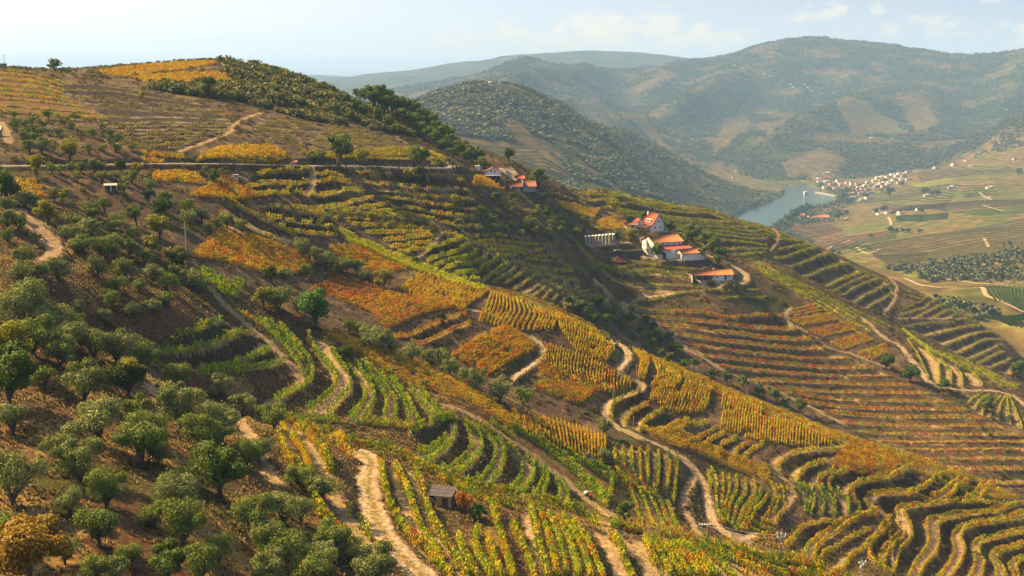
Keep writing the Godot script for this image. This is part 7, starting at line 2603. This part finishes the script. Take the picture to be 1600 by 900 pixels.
func far_houses(where: String, roof: String, list: Array) -> void:
	var roofs := {"red": [mats.dull_tile, mats.pale_plaster, "pale house with red roof"], "orange": [mats.orange_tile, mats.pale_plaster, "pale house with orange roof"], "pale": [mats.sand_plaster, mats.pale_plaster, "pale flat-topped house"], "tan": [mats.dull_tile, mats.sand_plaster, "cream house with faded roof"], "grey": [mats.grey_roof, mats.old_plaster, "grey-roofed building"], "white": [mats.white_roof, mats.plaster, "big pale tent-like shed"]}
	var k := 0
	for s in ranked(list, 770.0, -2868.0):
		k += 1
		var wide: float = s[3] * rng.randf_range(0.85, 1.05)
		var deep := minf(wide, 11.0) * rng.randf_range(0.8, 1.1)
		var tall := rng.randf_range(4.0, 7.0) if where == "village" else rng.randf_range(3.0, 5.5)
		if roof == "white":
			tall = 3.0
		var place: String = {"village": "in the riverside village", "estate": "across the valley", "hill_village": "on the far hillsides"}[where]
		var x: float = s[1]
		var z: float = s[2] - deep * 0.4
		var o := gable_house("%s_house" % where if where != "estate" else "field_house", "%s %s, %s nearest the moored ship" % [roofs[roof][2], place, ordinal(k)], Vector3(x, far_height(x, z), z), rng.randf_range(-0.5, 0.5), Vector3(wide, tall, deep), rng.randf_range(1.4, 2.6) if roof != "pale" else 0.7, rng.randf() < 0.75, roofs[roof][1], roofs[roof][0], 0.5)
		o.set_meta("group", "houses " + place)
		if where == "village" and wide > 9.0:
			for c in 2:
				part("window", boxed(Vector3(1.3, 1.7, 0.2)), mats.dark_glass, o, Vector3((c - 0.5) * wide * 0.5, tall * 0.62, deep * 0.5 + 0.02))


func far_trees(kind: String, list: Array) -> void:
	var k := 0
	for s in ranked(list, 770.0, -2868.0):
		k += 1
		var said: String = {"dark": "dark tree", "green": "green tree", "yellow": "yellowing tree"}[kind]
		put_tree("valley_tree", kind, s[1], s[2], s[3], "%s by the river and fields, %s nearest the moored ship" % [said, ordinal(k)], "tree", "trees across the valley")


func far_woods() -> void:
	var blob := leaf_clump(400, 26, 0.42)
	blob.surface_set_material(0, mats.far_leaf)
	var list := []
	for t in 150000:
		var d := lerpf(1350.0, 6200.0, pow(rng.randf(), 1.3))
		var x := rng.randf_range(-0.14, 0.52) * d
		var n := broad.get_noise_2d(x, -d)
		var m := broad.get_noise_2d(x * 3.1 + 900.0, -d * 3.1)
		var hill := d < 2900.0 and x < 520.0 + (d - 1900.0) * 0.4
		if d < 3200.0 and not hill:
			continue
		var knot := broad.get_noise_2d(x * 8.0 - 300.0, -d * 8.0)
		if n + m * 0.6 + knot * 0.5 < (-0.16 if hill else 0.02) + rng.randf_range(-0.06, 0.06):
			continue
		var open_field := false
		for f in field_boxes:
			if f[2].has_point(Vector2(x, -d)) and in_polygon(x, -d, f[1]):
				open_field = true
				break
		if open_field:
			continue
		add_far_tree(list, x, -d, rng.randf_range(4.0, 8.5) * (1.0 if hill else 1.25))
	for p in woods:
		var b := box_of(p)
		var want := clampi(int(b.get_area() / 42.0), 200, 5200)
		for t in want:
			var q := Vector2(rng.randf_range(b.position.x, b.end.x), rng.randf_range(b.position.y, b.end.y))
			if in_polygon(q.x + broad.get_noise_2d(q.x * 12.0, q.y * 12.0) * 60.0, q.y + broad.get_noise_2d(q.x * 12.0 + 50.0, q.y * 12.0) * 60.0, p) and broad.get_noise_2d(q.x * 14.0, q.y * 14.0) > -0.22:
				add_far_tree(list, q.x, q.y, rng.randf_range(3.5, 8.0))
	var o := many("woods", blob, list, Vector3.ZERO, self)
	o.set_meta("kind", "stuff")
	tag(o, "far-off woods and scrub on the hills across the valley", "woods")
	var hedge := []
	for f in far_rows:
		var lines := []
		for g in f[2]:
			lines.append(resampled(g, 60))
		var per: int = maxi(1, int(f[1] / (lines.size() - 1)))
		for i in lines.size() - 1:
			for k in per:
				var l := along(mixed(lines[i], lines[i + 1], float(k) / per), 190)
				var tan_: bool = f[0] != "green rows"
				for q in l.size():
					var at := l[q]
					var gap := length_of(l) / 190.0
					var dir := (l[mini(q + 1, 189)] - l[maxi(q - 1, 0)]).normalized()
					var c := Color(0.12, 0.12, 0.03) if tan_ else Color(0.12, 0.17, 0.03)
					var fv := rng.randf_range(0.7, 1.25)
					hedge.append([Transform3D(Basis(Vector3(-dir.y, 0, dir.x) * 2.0, Vector3(0, rng.randf_range(1.3, 2.1), 0), Vector3(dir.x, 0, dir.y) * gap * 1.2), Vector3(at.x, far_height(at.x, at.y) - 0.1, at.y)), Color(c.r * fv, c.g * fv, c.b * fv)])
	var hd := many("vines", blob, hedge, Vector3.ZERO, self)
	hd.set_meta("kind", "stuff")
	tag(hd, "far vine rows on the fields across the valley", "vines")
	for tr in far_tracks:
		var l := along(resampled(tr, 20), 60)
		var v := PackedVector3Array()
		var idx := PackedInt32Array()
		for i in 60:
			var dir := (l[mini(i + 1, 59)] - l[maxi(i - 1, 0)]).normalized()
			for s in [-1.0, 1.0]:
				var q: Vector2 = l[i] + Vector2(-dir.y, dir.x) * s * 1.9
				v.append(Vector3(q.x, far_height(q.x, q.y) + 0.7, q.y))
			if i > 0:
				idx.append_array([i * 2 - 2, i * 2, i * 2 - 1, i * 2 - 1, i * 2, i * 2 + 1])
		ground_mesh(numbered("valley_track"), v, smooth_normals(v, idx), PackedColorArray(), idx, mats.far_track)


func add_far_tree(list: Array, x: float, z: float, s: float) -> void:
	var y := far_height(x, z)
	if y < WATER + 2.0:
		return
	var f := rng.randf_range(0.65, 1.25)
	list.append([Transform3D(Basis(Vector3.UP, rng.randf() * TAU).scaled(Vector3(s * 1.1, s, s * 1.1)), Vector3(x, y - 0.4, z)), Color(0.055 * f, 0.075 * f, 0.03 * f) if rng.randf() < 0.66 else Color(0.10 * f, 0.105 * f, 0.03 * f)])
